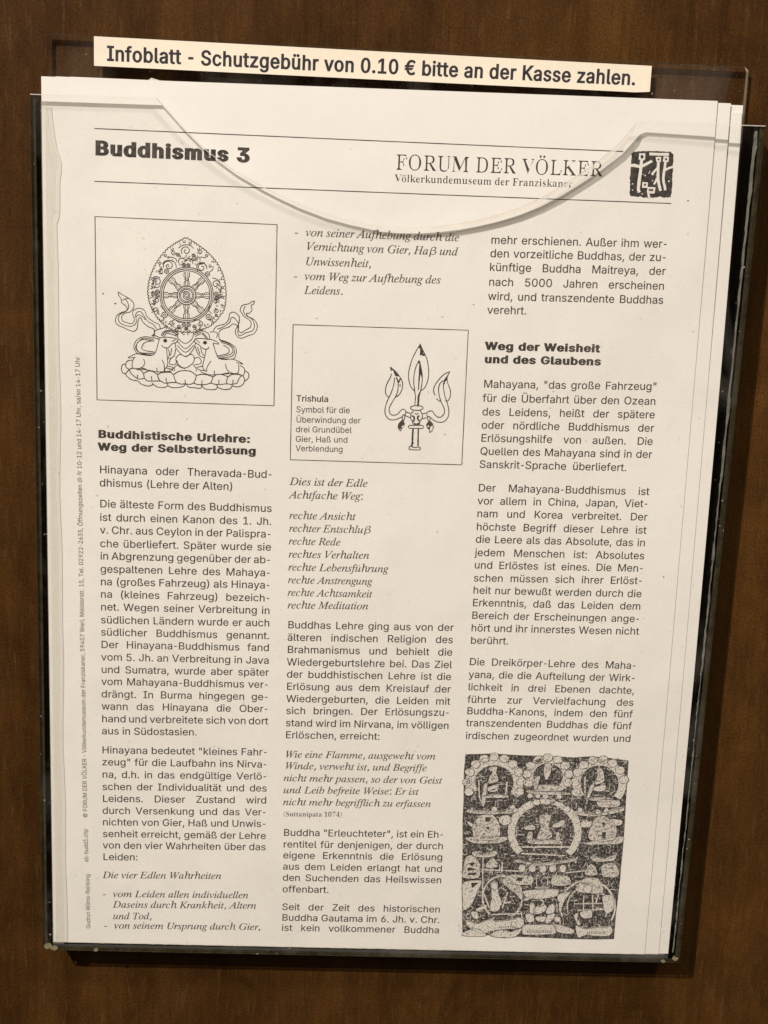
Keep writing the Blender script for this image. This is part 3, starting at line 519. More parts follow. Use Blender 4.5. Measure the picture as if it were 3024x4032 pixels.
GLYPHS_I = {
'a':(342,"50,-8 26,-3 8,10 -3,33 -7,64 0,119 7,147 32,203 49,228 90,274 113,293 136,306 160,314 183,316 202,314 217,307 227,296 232,280 241,309 292,309 222,52 224,37 233,35 241,38 252,46 282,80 291,72 265,37 240,12 217,-3 195,-8 183,-6 175,0 170,9 169,36 191,118 154,62 119,23 85,0|82,33 107,41 134,65 161,100 193,156 210,201 218,244 217,275 210,288 200,296 185,299 169,297 138,280 109,247 85,202 61,134 53,73 55,56 60,43 69,35"),
'b':(340,"82,-8 46,-5 18,6 1,20 -5,36 92,419 92,442 89,449 76,454 50,455 54,467 94,472 160,486 163,480 103,251 128,279 155,300 184,312 214,316 233,315 267,301 291,275 304,239 304,197 295,157 278,118 253,81 221,49 185,22 146,3 125,-3|95,9 132,17 168,40 199,75 224,119 241,167 245,189 245,227 237,254 230,264 211,279 186,283 170,282 140,267 113,237 91,194 54,66 50,38 53,26 61,17 75,11"),
'c':(298,"99,-8 77,-6 58,0 40,9 26,23 14,40 6,60 1,83 0,125 7,158 19,191 37,222 60,251 87,275 126,299 174,314 214,315 239,308 257,294 266,277 264,251 253,234 233,228 220,230 211,235 206,243 204,258 208,271 220,289 219,294 207,298 180,297 146,283 130,271 101,238 79,196 64,150 59,107 63,73 69,58 86,36 109,24 122,23 148,27 174,38 201,56 228,82 238,71 204,36 169,12 135,-3"),
'd':(355,"61,-8 32,-3 20,4 2,25 -8,55 -8,90 -1,125 13,162 32,199 57,235 84,265 111,288 134,302 169,314 210,315 225,311 236,303 242,293 275,436 274,445 268,451 233,455 236,467 276,472 341,486 344,483 344,473 234,48 238,34 250,30 260,33 273,43 306,81 317,72 275,22 251,3 228,-7 202,-6 191,1 185,12 183,27 187,61 201,112 167,59 133,21 99,-1|91,28 118,36 146,62 174,99 206,158 227,219 232,259 227,284 212,298 198,300 165,292 132,268 101,229 75,178 57,124 53,100 52,67 62,41 74,31"),
'e':(287,"89,-7 68,-5 50,0 34,9 21,21 10,36 2,54 -2,75 -3,115 3,148 16,182 35,215 58,246 86,272 124,298 172,314 210,316 233,309 249,296 254,287 258,266 255,245 245,226 230,207 208,189 180,174 147,161 61,142 56,98 60,66 72,44 92,30 119,26 143,29 168,39 194,57 221,81 231,71 198,36 165,12 128,-2|64,158 124,173 148,184 168,199 184,215 195,233 202,251 204,271 198,291 191,297 169,297 148,288 126,270 105,245 86,214"),
'f':(199,"-48,-153 -65,-150 -85,-137 -91,-124 -90,-103 -85,-94 -77,-88 -66,-87 -50,-92 -44,-108 -49,-130 -42,-134 -24,-128 -7,-101 11,-39 71,283 7,283 12,304 75,304 92,374 104,403 118,428 135,449 153,466 173,477 194,485 228,486 250,479 266,466 274,449 273,425 267,416 257,410 243,408 232,410 224,415 218,435 223,458 216,467 206,469 187,463 172,447 159,421 132,304 210,304 207,283 128,283 76,38 59,-21 41,-67 15,-115 -5,-136 -26,-149"),
'g':(286,"63,-153 16,-148 -21,-131 -44,-106 -50,-91 -52,-75 -46,-47 -30,-22 -3,2 36,24 13,39 8,47 7,63 15,76 58,121 37,135 22,152 13,172 11,211 21,241 39,269 65,292 96,309 114,314 164,318 240,296 289,296 289,266 243,266 248,236 243,203 229,174 207,149 179,130 146,118 110,113 82,116 62,93 60,87 64,78 73,70 159,38 194,19 207,8 216,-6 221,-22 223,-40 222,-56 212,-86 203,-99 179,-122 147,-139 129,-145|111,129 132,133 151,146 174,177 184,204 190,234 188,272 179,288 156,301 137,301 127,298 108,285 85,254 73,227 67,198 69,159 78,142 92,132|75,-132 119,-128 151,-114 170,-92 175,-52 163,-31 141,-14 103,2 52,18 25,0 6,-20 -6,-41 -9,-64 -4,-94 12,-115 38,-128"),
'h':(402,"304,-7 279,-2 269,3 252,21 244,46 243,69 248,111 277,249 281,283 279,301 274,313 264,321 251,323 231,320 212,310 193,294 173,272 141,221 124,172 87,0 25,0 118,446 115,464 106,474 92,480 66,482 72,510 195,510 142,275 150,275 178,315 209,343 241,360 274,366 305,361 328,347 341,324 345,279 311,110 308,76 309,54 313,44 321,38 331,36 352,39 374,51 386,32 344,3 324,-4"),
'i':(177,"122,394 110,396 98,404 91,415 88,428 91,441 98,452 110,460 122,463 135,460 147,452 155,441 157,428 155,414 147,403 136,396|33,-8 19,-6 8,1 2,13 0,34 11,86 60,264 57,275 50,282 17,287 20,299 127,316 130,312 130,303 63,79 58,52 61,37 72,32 83,35 96,45 130,84 140,74 112,38 84,12 58,-3"),
'j':(174,"124,394 112,396 100,404 93,415 90,428 93,441 100,452 112,460 124,463 137,460 149,452 157,441 159,428 157,414 149,403 138,396|-50,-153 -69,-150 -89,-134 -96,-119 -95,-99 -91,-90 -83,-85 -63,-85 -55,-89 -50,-107 -50,-130 -42,-135 -34,-132 -27,-123 -7,-75 15,17 62,256 62,270 58,279 50,284 19,287 21,300 122,316 126,306 68,31 42,-54 21,-101 6,-124 -11,-140 -30,-150"),
'k':(339,"218,-7 201,-3 181,19 120,161 78,129 41,0 -13,0 105,425 106,441 102,449 88,454 62,455 66,468 158,486 172,486 175,483 84,157 195,240 221,263 228,272 230,280 228,286 212,293 197,294 203,306 337,306 334,293 313,291 270,272 164,193 217,65 233,42 243,36 259,38 286,60 301,79 311,69 286,35 261,11 238,-3"),
'l':(173,"32,-7 18,-5 3,7 -1,19 -1,38 101,428 101,440 96,450 87,455 58,459 60,471 167,487 171,481 168,465 56,55 59,38 68,34 78,37 90,46 122,82 133,72 105,37 77,12 52,-3"),
'm':(550,"410,-7 395,-5 384,2 378,14 376,31 381,65 430,248 429,263 426,270 411,275 393,270 360,248 337,224 313,193 290,157 264,105 244,55 228,0 175,0 243,234 244,265 241,270 227,275 206,268 177,249 145,218 113,179 80,115 40,0 -13,0 50,212 61,259 60,269 55,279 45,284 17,287 19,300 80,306 123,316 128,314 130,308 128,296 91,177 139,238 184,281 226,307 263,316 281,313 293,306 301,294 302,262 285,184 329,242 371,283 411,307 449,316 466,313 479,306 486,293 487,259 436,65 434,43 440,36 457,38 475,55 499,87 508,76 484,39 459,13 434,-2"),
'n':(364,"222,-9 208,-6 198,1 191,12 189,28 196,65 241,240 241,263 238,269 225,275 203,268 178,250 150,222 114,178 80,115 42,0 -12,0 61,255 61,268 57,277 41,284 17,285 19,297 77,305 126,316 133,314 93,177 142,238 165,262 209,296 247,313 263,315 280,313 292,306 300,294 302,278 300,252 247,64 246,42 253,35 270,37 282,48 312,91 322,83 298,43 273,14 248,-3"),
'o':(351,"105,-8 82,-6 61,-1 42,9 26,22 13,38 3,57 -2,78 -3,121 0,140 14,178 35,215 61,247 93,276 128,298 146,306 183,315 226,314 248,309 267,300 283,286 297,270 306,251 312,230 313,189 299,138 282,105 260,73 219,34 179,9 155,0|113,11 140,17 153,23 178,43 211,85 236,137 252,192 255,226 251,258 240,281 222,294 197,299 181,297 148,281 117,251 103,231 78,183 61,132 57,107 56,83 60,52 64,40 79,22 100,13"),
'p':(340,"-96,-149 -93,-137 -66,-133 -49,-126 -33,-100 54,235 60,260 58,274 47,282 16,285 19,298 79,306 119,315 129,314 129,302 112,250 139,279 168,300 197,312 226,316 244,315 274,303 295,279 302,263 306,246 306,205 303,185 290,144 257,87 212,38 177,13 159,4 140,-2 101,-7 72,-4 50,5 25,-104 24,-119 30,-129 42,-135 77,-138 73,-149|101,9 128,14 142,21 168,40 191,67 221,116 241,172 248,228 241,263 235,271 220,282 199,286 183,284 166,278 136,253 110,213 91,162 62,40 65,26 72,17 84,11"),
'q':(339,"81,-150 83,-138 120,-133 135,-124 142,-113 203,105 168,57 150,38 112,10 75,-4 57,-6 29,-1 17,6 0,28 -9,60 -10,79 -6,116 14,173 34,209 74,257 103,282 150,307 172,314 195,316 217,313 234,306 246,293 254,276 263,309 315,309 202,-106 202,-119 207,-129 225,-136 253,-138 251,-150|90,30 117,36 147,57 178,92 209,145 232,201 239,248 233,277 215,295 187,297 151,281 117,248 96,220 79,189 57,126 53,104 52,70 62,43 74,33"),
'r':(224,"-13,0 55,251 55,266 51,276 41,281 13,284 15,297 115,316 124,314 89,179 126,239 158,282 185,308 208,316 225,311 235,297 237,283 234,266 226,253 208,241 189,242 176,252 170,268 130,218 95,157 65,84 41,0"),
's':(248,"78,-8 53,-6 6,6 -4,4 -9,-4 -22,-4 -7,106 4,105 6,84 16,48 24,35 45,16 71,10 93,14 110,26 117,35 125,56 124,81 114,106 63,175 46,206 40,238 46,269 53,282 76,304 106,315 147,315 193,302 205,305 209,314 220,314 207,214 195,214 188,251 175,278 156,294 130,299 115,296 102,287 94,275 91,261 97,237 165,138 176,113 179,89 172,51 151,20 118,-1"),
't':(187,"33,-8 19,-6 9,1 3,11 1,35 66,283 19,283 22,297 53,307 82,326 109,355 136,392 151,392 126,304 183,304 177,283 120,283 63,68 60,45 63,34 72,31 93,43 124,79 134,68 108,35 82,11 57,-3"),
'u':(364,"46,-8 21,-1 10,11 5,27 5,51 10,79 52,233 56,261 55,271 51,280 41,285 13,287 15,300 119,316 125,315 128,312 60,62 60,44 64,38 79,32 100,38 124,54 163,97 190,135 215,179 237,229 261,309 314,309 255,92 246,47 247,41 254,33 271,35 284,45 315,84 324,75 300,38 274,13 249,-3 222,-8 208,-6 197,1 191,12 189,38 194,65 220,153 171,82 127,32 86,2 66,-6"),
'v':(297,"61,-8 49,188 43,242 38,259 30,274 11,285 -6,286 -3,299 69,315 79,316 87,308 98,244 109,58 186,144 232,213 238,228 240,242 213,275 209,294 214,305 228,315 240,317 253,314 268,299 273,275 266,239 244,196 209,145 159,85 75,-8"),
'w':(446,"48,-8 44,192 39,245 35,262 27,277 11,287 -3,289 -2,300 80,317 87,308 95,235 98,91 238,317 250,317 275,71 352,164 373,195 385,221 388,244 370,266 363,280 363,293 367,304 380,314 392,316 404,313 414,305 420,291 422,273 417,244 402,208 376,165 340,117 240,-8 230,-8 205,221 60,-8"),
'x':(279,"154,-8 132,-2 122,11 112,39 94,121 36,40 8,9 -11,-2 -32,-6 -44,-4 -57,6 -61,16 -61,29 -54,43 -45,49 -35,51 -5,41 6,42 13,47 30,64 89,148 69,245 60,271 50,280 37,285 -3,283 -1,296 35,301 83,315 102,315 106,311 112,297 131,206 186,282 211,308 229,314 252,313 262,308 268,300 268,277 263,269 254,263 239,262 212,270 197,263 136,181 162,65 167,48 175,38 185,35 195,38 222,64 238,86 248,75 221,39 197,13 175,-3"),
'y':(270,"-44,-153 -58,-151 -72,-141 -77,-125 -73,-110 -60,-100 -48,-98 -15,-108 -1,-106 21,-87 79,-7 29,244 21,263 11,276 -4,284 -24,287 -22,299 8,303 57,316 62,316 68,313 85,258 123,57 195,177 216,224 217,233 213,249 190,268 186,276 186,299 192,308 202,314 214,316 228,313 239,304 247,291 249,273 247,250 226,193 193,132 121,18 51,-80 16,-118 -6,-137 -26,-149"),
'z':(266,"143,-8 105,-4 37,12 13,15 -7,11 -34,-5 -42,-1 -42,6 -32,19 189,261 138,257 88,269 63,270 44,263 26,238 15,244 21,261 41,298 56,311 64,314 103,313 199,296 217,298 247,315 253,315 257,308 252,297 26,50 79,54 147,41 174,44 188,52 200,66 210,86 220,81 209,47 193,15 175,-2"),
'ß':(470,"25,-132 17,-125 85,212 118,324 168,403 234,451 316,467 365,462 401,446 423,421 428,406 429,379 418,347 395,317 364,290 329,270 291,259 290,253 339,249 363,243 401,225 415,212 425,197 431,180 433,161 426,117 416,96 403,77 367,41 346,27 295,4 245,-8 204,-9 165,-1 143,14 140,20 143,24 187,68 194,66 194,47 200,30 218,14 235,11 254,12 289,22 304,31 331,53 350,82 363,115 367,150 365,169 351,200 339,213 324,223 304,230 280,235 200,234 206,257 229,257 270,265 305,280 333,301 353,327 360,341 365,374 361,401 348,421 328,433 300,437 272,434 248,427 226,416 206,400 189,379 175,352 164,320 87,-103"),
'A':(463,"-85,0 -82,13 -60,15 -39,24 -19,37 0,56 356,475 369,475 353,47 356,37 366,24 384,16 411,13 409,0 221,0 224,13 256,16 273,26 278,34 284,60 288,158 133,158 119,153 65,90 34,44 32,29 38,20 49,15 79,13 75,0|143,183 289,183 298,367"),
'B':(439,"-34,0 -30,13 0,17 19,27 38,57 128,395 132,420 129,434 113,446 81,451 85,465 256,465 323,458 372,440 401,408 410,365 403,327 382,296 346,270 297,251 332,234 356,211 371,181 376,145 370,104 362,85 337,53 320,39 279,18 229,4 171,0|193,259 227,260 257,266 282,275 303,287 319,303 331,322 338,344 340,369 334,401 319,424 292,437 255,442 223,440 210,430 196,394 163,269 165,264 170,261|153,21 187,23 217,30 242,40 263,56 280,75 291,97 299,123 299,172 294,190 286,205 274,217 259,226 241,232 194,237 163,235 152,227 109,73 105,44 108,32 116,25"),
'D':(507,"-36,0 -32,13 -1,16 18,26 25,33 37,56 126,385 131,413 129,433 113,446 81,451 85,465 263,465 325,459 378,442 421,413 438,395 464,352 472,328 477,301 477,245 473,219 457,169 430,122 393,82 348,48 322,34 265,12 234,5 167,0|170,22 223,28 248,34 291,56 327,86 342,103 368,144 378,166 393,213 400,262 399,323 392,354 380,381 364,403 343,420 318,433 288,440 254,443 228,441 212,433 199,408 105,56 106,42 113,32 134,25"),
'E':(454,"-34,0 -30,13 -13,14 10,20 18,25 31,43 42,73 126,385 131,413 129,433 113,446 81,451 85,465 440,465 420,364 409,364 407,394 397,421 373,436 329,442 242,442 222,439 209,431 199,406 159,260 239,261 276,269 299,284 308,296 321,326 334,326 287,161 275,161 277,187 274,214 269,225 259,232 226,237 154,237 106,58 105,47 108,36 116,28 130,25 222,24 263,29 298,40 328,57 353,80 386,128 400,128 351,0"),
'F':(406,"-31,0 -27,13 3,16 21,25 38,52 129,385 135,413 132,433 116,446 84,451 88,465 421,465 400,355 387,355 386,387 377,415 369,425 344,437 307,441 241,441 218,435 209,424 165,258 234,259 268,267 292,284 305,302 316,325 330,325 285,156 271,156 273,202 267,220 262,226 230,234 159,235 116,69 112,44 113,36 120,23 133,17 169,12 168,0"),
'G':(541,"245,-10 183,-4 130,13 86,42 54,80 34,127 27,181 32,230 38,254 58,302 86,346 120,386 160,420 215,452 251,465 288,472 327,475 373,471 465,442 487,448 503,469 514,469 484,327 472,327 467,355 458,380 445,402 428,420 409,434 386,444 360,451 331,453 301,450 272,443 244,430 218,413 194,391 173,366 154,338 137,306 114,239 106,173 109,137 116,105 128,77 146,53 167,35 193,21 222,13 255,11 288,15 304,19 332,34 349,53 378,158 382,193 375,204 369,208 322,214 325,227 518,227 514,214 493,213 476,208 465,200 457,188 445,153 416,35 376,15 334,1 290,-7"),
'H':(520,"-34,0 -30,13 -1,16 18,25 27,36 35,51 126,385 131,413 129,433 113,446 81,451 85,465 270,465 267,451 238,448 219,439 205,421 199,407 163,274 166,263 185,259 357,259 376,264 381,274 410,385 416,419 413,433 404,443 389,449 365,451 369,465 555,465 551,451 520,448 502,439 484,408 396,80 389,48 392,31 408,18 440,13 437,0 251,0 255,13 285,16 303,25 312,36 320,51 365,217 362,230 343,234 172,234 154,230 148,220 111,80 104,45 107,31 116,21 132,16 155,13 152,0"),
'K':(454,"-34,0 -30,13 -1,16 18,25 27,36 35,51 126,385 131,413 129,433 113,446 81,451 85,465 269,465 265,451 247,451 226,446 212,435 207,425 196,396 160,261 159,253 164,250 170,252 336,385 365,413 372,425 375,434 373,441 355,450 335,451 338,465 501,465 496,452 464,446 431,426 223,264 365,56 384,34 403,21 438,13 435,0 236,0 240,13 264,14 282,21 287,31 286,45 272,73 168,228 159,233 153,231 150,224 105,46 108,30 118,20 135,16 162,13 158,0"),
'L':(449,"-24,0 -21,13 9,16 28,26 41,43 47,56 138,396 142,419 139,433 123,446 91,451 94,465 279,465 274,452 248,449 230,440 216,422 211,409 125,92 116,51 116,43 126,29 152,24 237,24 298,33 313,38 341,54 365,78 399,132 412,132 368,0"),
'M':(590,"-36,0 -32,13 -4,16 15,25 25,36 33,51 128,385 133,412 131,433 115,446 83,451 87,465 212,465 261,108 496,465 624,465 620,451 589,448 572,439 553,408 465,80 458,48 461,31 477,18 509,13 506,0 322,0 325,11 352,16 371,26 381,39 389,57 480,392 219,0 210,0 157,393 77,103 67,58 67,39 73,25 85,18 118,13 114,0"),
'R':(451,"-34,0 -30,13 0,17 19,27 38,57 128,395 132,420 129,434 113,446 81,451 85,465 314,463 343,458 368,450 388,438 403,424 414,406 421,387 423,364 415,320 390,284 348,256 289,235 366,53 389,23 408,15 422,13 418,0 314,0 221,228 152,231 114,89 106,46 109,30 118,20 133,15 162,13 158,0|202,250 235,252 264,257 289,267 309,280 326,297 337,316 344,339 347,363 341,398 323,423 293,438 251,443 224,440 209,427 197,398 158,253"),
'T':(420,"50,0 52,13 80,15 104,23 116,34 126,50 139,89 230,426 226,438 212,441 156,438 126,432 102,420 84,404 70,381 59,352 44,353 74,465 461,465 439,350 426,350 426,389 423,404 410,425 400,432 368,440 318,441 308,438 300,427 208,93 199,52 199,35 206,23 230,15 265,13 261,0"),
'U':(491,"200,-10 168,-8 139,-2 113,9 92,24 74,42 62,63 54,86 52,126 59,160 122,398 125,420 122,435 112,444 95,449 68,452 71,465 267,465 265,452 243,451 219,443 210,436 196,414 185,381 135,193 120,124 120,90 125,73 144,46 175,29 216,23 252,27 269,31 298,46 311,55 332,79 350,118 416,355 426,400 426,422 420,438 408,447 373,452 375,465 532,465 530,452 503,450 488,444 477,434 465,416 450,368 387,133 377,106 354,62 325,29 291,7 250,-6"),
'V':(437,"80,-10 96,409 94,422 86,439 69,448 38,451 40,465 226,465 223,453 203,452 181,445 174,439 166,419 162,387 149,95 384,375 409,409 418,430 415,441 400,449 371,451 373,465 516,465 512,451 501,450 482,442 452,413 95,-10"),
'W':(592,"83,-10 98,409 93,432 87,439 69,449 40,453 42,465 229,465 226,453 205,452 184,445 177,439 168,419 165,387 153,116 321,355 323,410 317,431 312,439 296,449 267,452 270,465 448,465 444,452 417,449 405,443 396,433 391,417 377,120 545,372 564,406 570,431 567,440 558,446 543,450 522,452 527,465 667,465 664,452 653,451 634,442 615,424 594,398 319,-10 306,-10 320,310 95,-10"),
' ':(175,""),
'.':(180,"89,-9 74,-7 60,1 51,15 48,36 51,57 60,71 74,79 89,81 106,79 119,71 129,57 132,36 129,15 119,1 106,-7"),
',':(180,"28,-87 61,78 124,78 129,71 118,33 71,-87"),
':':(180,"89,278 74,281 60,289 51,303 48,324 51,345 60,359 74,367 89,369 106,367 119,359 129,345 132,324 129,303 119,289 106,281|89,-9 74,-7 60,1 51,15 48,36 51,57 60,71 74,79 89,81 106,79 119,71 129,57 132,36 129,15 119,1 106,-7"),
'-':(216,"27,154 27,206 189,206 189,154"),
}
GLYPHS_B = {
'a':(344,"255,-10 232,-7 216,1 205,15 200,35 176,16 151,2 124,-6 95,-9 64,-4 51,3 31,22 21,48 23,84 31,104 45,121 63,136 88,150 156,177 199,190 198,254 192,275 180,288 160,295 148,296 115,290 107,283 105,271 121,243 123,231 120,215 110,202 95,194 77,191 51,198 36,218 34,248 42,269 69,295 95,308 126,316 162,318 195,317 223,312 246,304 263,292 276,277 285,259 291,236 294,43 296,37 304,34 320,42 329,28 312,11 294,-1 275,-8|151,34 174,41 199,63 199,169 164,157 138,139 123,114 118,84 120,62 126,46 137,37"),
'd':(370,"140,-10 107,-5 78,10 53,35 35,66 23,104 19,147 24,196 36,237 45,256 68,286 96,306 128,317 168,316 189,309 207,297 223,280 223,401 220,419 217,425 206,434 176,439 176,455 319,455 319,64 322,46 329,36 353,28 353,11 294,6 223,-10 223,39 207,18 188,2 166,-7|171,28 187,31 202,41 215,56 223,76 223,242 217,257 206,270 191,278 174,281 159,279 147,273 138,263 130,250 121,210 118,153 120,98 130,58 146,36 158,30"),
'e':(301,"154,-10 135,-9 100,1 85,10 58,35 37,69 29,88 21,132 19,157 24,201 30,222 38,240 59,273 87,298 103,307 138,317 157,318 185,316 209,309 230,297 249,280 264,259 274,234 281,206 283,166 117,166 123,112 138,73 164,50 199,42 219,45 237,53 254,67 270,86 285,73 258,36 228,11 193,-5|116,192 201,192 201,235 197,266 188,286 181,292 161,297 141,291 127,274 119,244"),
'f':(214,"15,0 15,16 35,20 48,31 52,73 52,277 16,277 16,310 52,310 54,378 60,400 71,419 85,436 102,448 123,457 147,463 174,465 212,460 227,454 250,436 262,413 263,400 260,381 246,362 232,356 216,356 201,361 191,370 185,391 187,405 197,433 193,441 171,442 157,436 151,422 148,402 148,310 203,310 203,277 148,277 148,51 153,32 158,26 173,18 199,16 199,0"),
'h':(381,"18,0 18,16 41,22 48,31 52,56 52,409 49,424 41,433 19,440 19,455 148,455 148,267 168,289 190,305 215,315 243,318 281,312 309,292 325,258 330,212 332,38 341,22 363,16 363,0 202,0 202,16 219,19 228,26 233,38 235,56 234,241 225,264 212,270 203,271 188,269 173,262 148,235 148,46 151,31 158,22 180,16 180,0"),
'i':(198,"101,362 81,366 65,376 54,393 50,412 54,432 65,449 81,460 101,463 120,460 137,449 147,432 151,412 147,393 136,376 120,366|18,0 18,16 41,22 48,30 52,56 51,272 43,288 20,293 21,310 148,310 149,46 152,31 158,22 180,16 180,0"),
'k':(359,"17,0 17,16 35,19 45,26 51,38 52,56 52,408 49,424 43,433 20,439 21,455 148,455 148,169 227,248 243,271 242,285 235,290 206,293 206,310 345,310 345,293 326,291 291,274 222,209 346,34 360,21 376,16 376,0 211,0 211,16 234,20 238,25 239,35 163,147 148,134 148,46 151,31 158,22 180,16 180,0"),
'l':(199,"18,0 18,16 41,22 48,30 52,56 52,408 49,424 43,433 20,439 20,455 148,455 149,46 152,31 158,22 180,16 180,0"),
'm':(554,"18,0 18,16 41,22 48,31 52,56 52,263 49,278 41,288 19,294 19,310 146,310 146,265 166,288 188,305 212,315 237,318 268,315 292,304 310,286 320,261 341,286 364,304 390,315 418,318 455,312 482,292 498,258 504,212 505,38 514,22 536,16 536,0 377,0 377,16 393,19 403,26 408,38 410,56 408,241 400,264 387,270 377,271 363,269 349,263 324,237 325,46 328,32 335,22 356,16 356,0 199,0 199,16 215,19 225,26 230,38 232,56 230,241 222,264 209,270 199,271 184,269 170,262 146,235 147,46 150,32 156,22 177,16 177,0"),
'n':(381,"18,0 18,16 41,22 48,31 52,56 52,263 49,278 41,288 19,294 19,310 148,310 148,267 168,290 190,306 215,315 243,318 281,312 309,292 325,258 330,212 332,38 341,22 363,16 363,0 202,0 202,16 219,19 228,26 233,38 235,56 234,241 225,264 212,270 203,271 188,269 173,262 148,235 148,46 151,31 158,22 180,16 180,0"),
'o':(336,"169,-10 147,-9 108,2 90,11 60,37 48,53 29,89 20,131 19,154 24,199 29,219 38,239 60,272 90,297 108,306 127,313 168,318 209,313 228,307 245,298 275,273 298,240 306,221 312,200 317,154 316,130 306,88 298,69 275,36 245,11 228,2 210,-5|169,11 193,18 202,27 212,47 217,81 220,154 217,227 208,271 192,292 169,299 155,297 144,292 128,271 120,227 117,154 120,82 128,39 144,18"),
'p':(371,"17,-139 17,-124 36,-120 49,-106 52,-64 52,257 46,283 37,291 19,295 19,310 143,310 143,263 160,287 180,305 203,315 230,319 248,318 279,307 293,298 317,274 335,241 346,203 350,160 346,113 341,92 326,54 304,24 291,12 277,2 245,-9 204,-7 183,1 164,14 148,32 148,-70 152,-99 158,-110 167,-118 197,-123 197,-139|195,28 210,30 222,36 232,46 239,59 249,99 253,154 250,208 241,248 234,261 225,270 213,276 199,278 184,275 171,267 158,254 148,235 148,69 157,51 167,38 180,31"),
'r':(287,"18,0 18,16 41,22 48,30 52,56 51,273 42,289 20,293 21,310 146,310 146,252 176,292 210,314 233,318 246,317 267,310 275,304 286,287 289,266 287,248 272,229 257,223 233,224 222,231 203,254 189,260 175,255 168,250 152,220 149,192 150,45 159,25 173,19 197,16 197,0"),
's':(288,"151,-10 122,-6 73,9 60,4 51,-9 36,-9 36,105 53,105 59,85 75,52 99,28 126,16 152,16 171,21 189,40 192,58 190,72 183,84 172,95 90,139 54,169 41,193 38,206 39,241 53,276 65,291 80,303 98,312 118,317 147,319 213,305 223,308 230,319 244,319 244,222 228,222 215,254 206,266 196,277 174,291 149,296 130,294 116,286 105,267 107,244 121,227 207,181 232,162 248,140 256,112 255,72 250,51 241,33 228,18 212,6 194,-3"),
't':(228,"124,-9 105,-8 76,2 66,10 53,36 48,71 48,279 20,279 20,300 88,369 129,424 144,424 144,310 208,310 208,279 144,279 146,64 152,46 168,40 179,42 189,49 206,75 222,66 205,33 182,9 155,-5"),
'u':(375,"131,-10 91,-3 77,5 65,17 57,32 47,72 44,268 35,287 11,294 11,310 142,310 142,66 147,52 156,41 177,36 205,43 228,66 226,269 216,288 189,294 189,310 324,310 324,59 331,39 342,33 360,30 360,13 300,7 228,-10 228,40 209,19 186,3 160,-7"),
'z':(293,"13,0 13,14 168,287 111,286 83,279 63,262 49,235 44,216 26,216 32,310 275,310 275,291 126,25 174,26 210,35 234,55 252,87 260,107 276,107 268,0"),
'F':(404,"15,0 15,17 45,23 62,34 72,53 74,67 75,375 71,405 67,416 54,429 14,439 14,455 394,455 394,320 377,320 369,357 355,385 347,397 324,414 294,425 230,431 195,428 188,424 184,417 182,247 211,249 244,260 266,284 274,301 284,347 302,347 302,118 285,118 274,168 257,200 244,211 229,218 210,222 182,224 182,69 188,43 196,31 210,24 257,17 257,0"),
'O':(525,"261,-11 213,-6 169,7 129,29 94,58 66,93 45,134 32,179 28,228 32,276 45,321 66,362 95,397 130,426 170,448 216,462 265,466 313,462 357,448 397,427 431,399 459,364 481,323 494,277 498,228 494,179 481,134 459,93 430,58 395,29 355,7 310,-6|265,12 315,26 351,66 372,133 379,228 377,278 371,321 362,358 348,389 330,412 310,430 286,440 260,443 210,430 174,389 152,322 145,228 147,178 153,135 163,98 177,67 195,43 215,26 238,16"),
'R':(473,"15,0 15,17 45,22 62,32 72,50 75,81 74,394 68,416 62,424 44,434 16,439 16,455 264,453 305,448 339,439 367,426 389,409 405,388 414,363 417,334 411,296 392,265 360,241 315,224 443,36 457,22 480,17 480,0 338,0 201,212 182,212 182,81 185,50 194,32 202,26 225,19 242,17 242,0|182,234 228,235 249,240 266,248 280,258 290,272 298,290 304,336 299,378 284,407 259,425 212,431 195,426 186,417 182,385"),
'U':(492,"248,-13 205,-10 168,-2 138,10 114,29 96,52 83,81 76,115 73,155 73,379 70,406 61,424 53,429 15,439 15,455 240,455 240,439 210,434 196,429 188,421 183,408 181,379 182,112 193,68 203,51 216,39 232,29 252,24 275,22 326,31 363,56 385,99 392,159 391,393 389,406 379,423 360,433 328,439 328,455 474,455 474,439 439,427 433,421 425,404 422,378 422,181 420,133 412,92 398,58 380,32 356,13 325,-2 290,-10"),
'M':(634,"14,0 14,17 53,26 67,39 74,63 75,79 74,402 68,421 59,429 45,434 15,439 15,455 185,455 317,142 449,455 617,455 617,439 590,433 573,423 563,405 560,378 561,61 565,43 571,31 588,21 617,17 617,0 396,0 396,17 425,22 443,32 450,44 453,61 455,399 288,0 270,0 105,389 106,62 109,48 120,30 139,20 169,17 169,0"),
'D':(496,"20,0 20,17 47,21 63,30 68,36 73,59 74,374 71,407 61,426 43,435 15,439 15,455 222,455 278,452 328,441 370,422 405,396 433,364 452,325 464,279 468,228 453,128 408,57 333,14 228,0|222,24 253,27 279,37 302,53 319,75 333,104 343,139 349,181 351,229 343,318 319,382 279,420 223,433 202,431 190,423 184,409 182,385 182,59 190,34 202,27"),
'E':(442,"14,0 14,17 44,20 62,30 72,48 75,78 75,369 72,405 68,417 54,431 31,438 16,439 16,455 399,455 399,320 383,320 378,349 369,373 356,392 340,406 320,417 295,424 232,430 200,428 188,421 183,397 183,246 214,247 247,259 269,282 277,300 288,345 304,345 304,118 287,118 278,169 259,201 251,208 229,217 183,222 183,67 188,40 192,35 206,29 254,28 313,39 345,53 371,75 393,105 411,143 430,143 402,0"),
'V':(428,"212,-13 39,392 16,427 8,432 -14,439 -14,455 211,455 211,439 174,435 160,428 153,417 153,404 161,378 259,143 348,377 354,402 354,417 347,428 334,435 299,439 299,455 442,455 442,439 423,436 408,427 389,398 230,-13"),
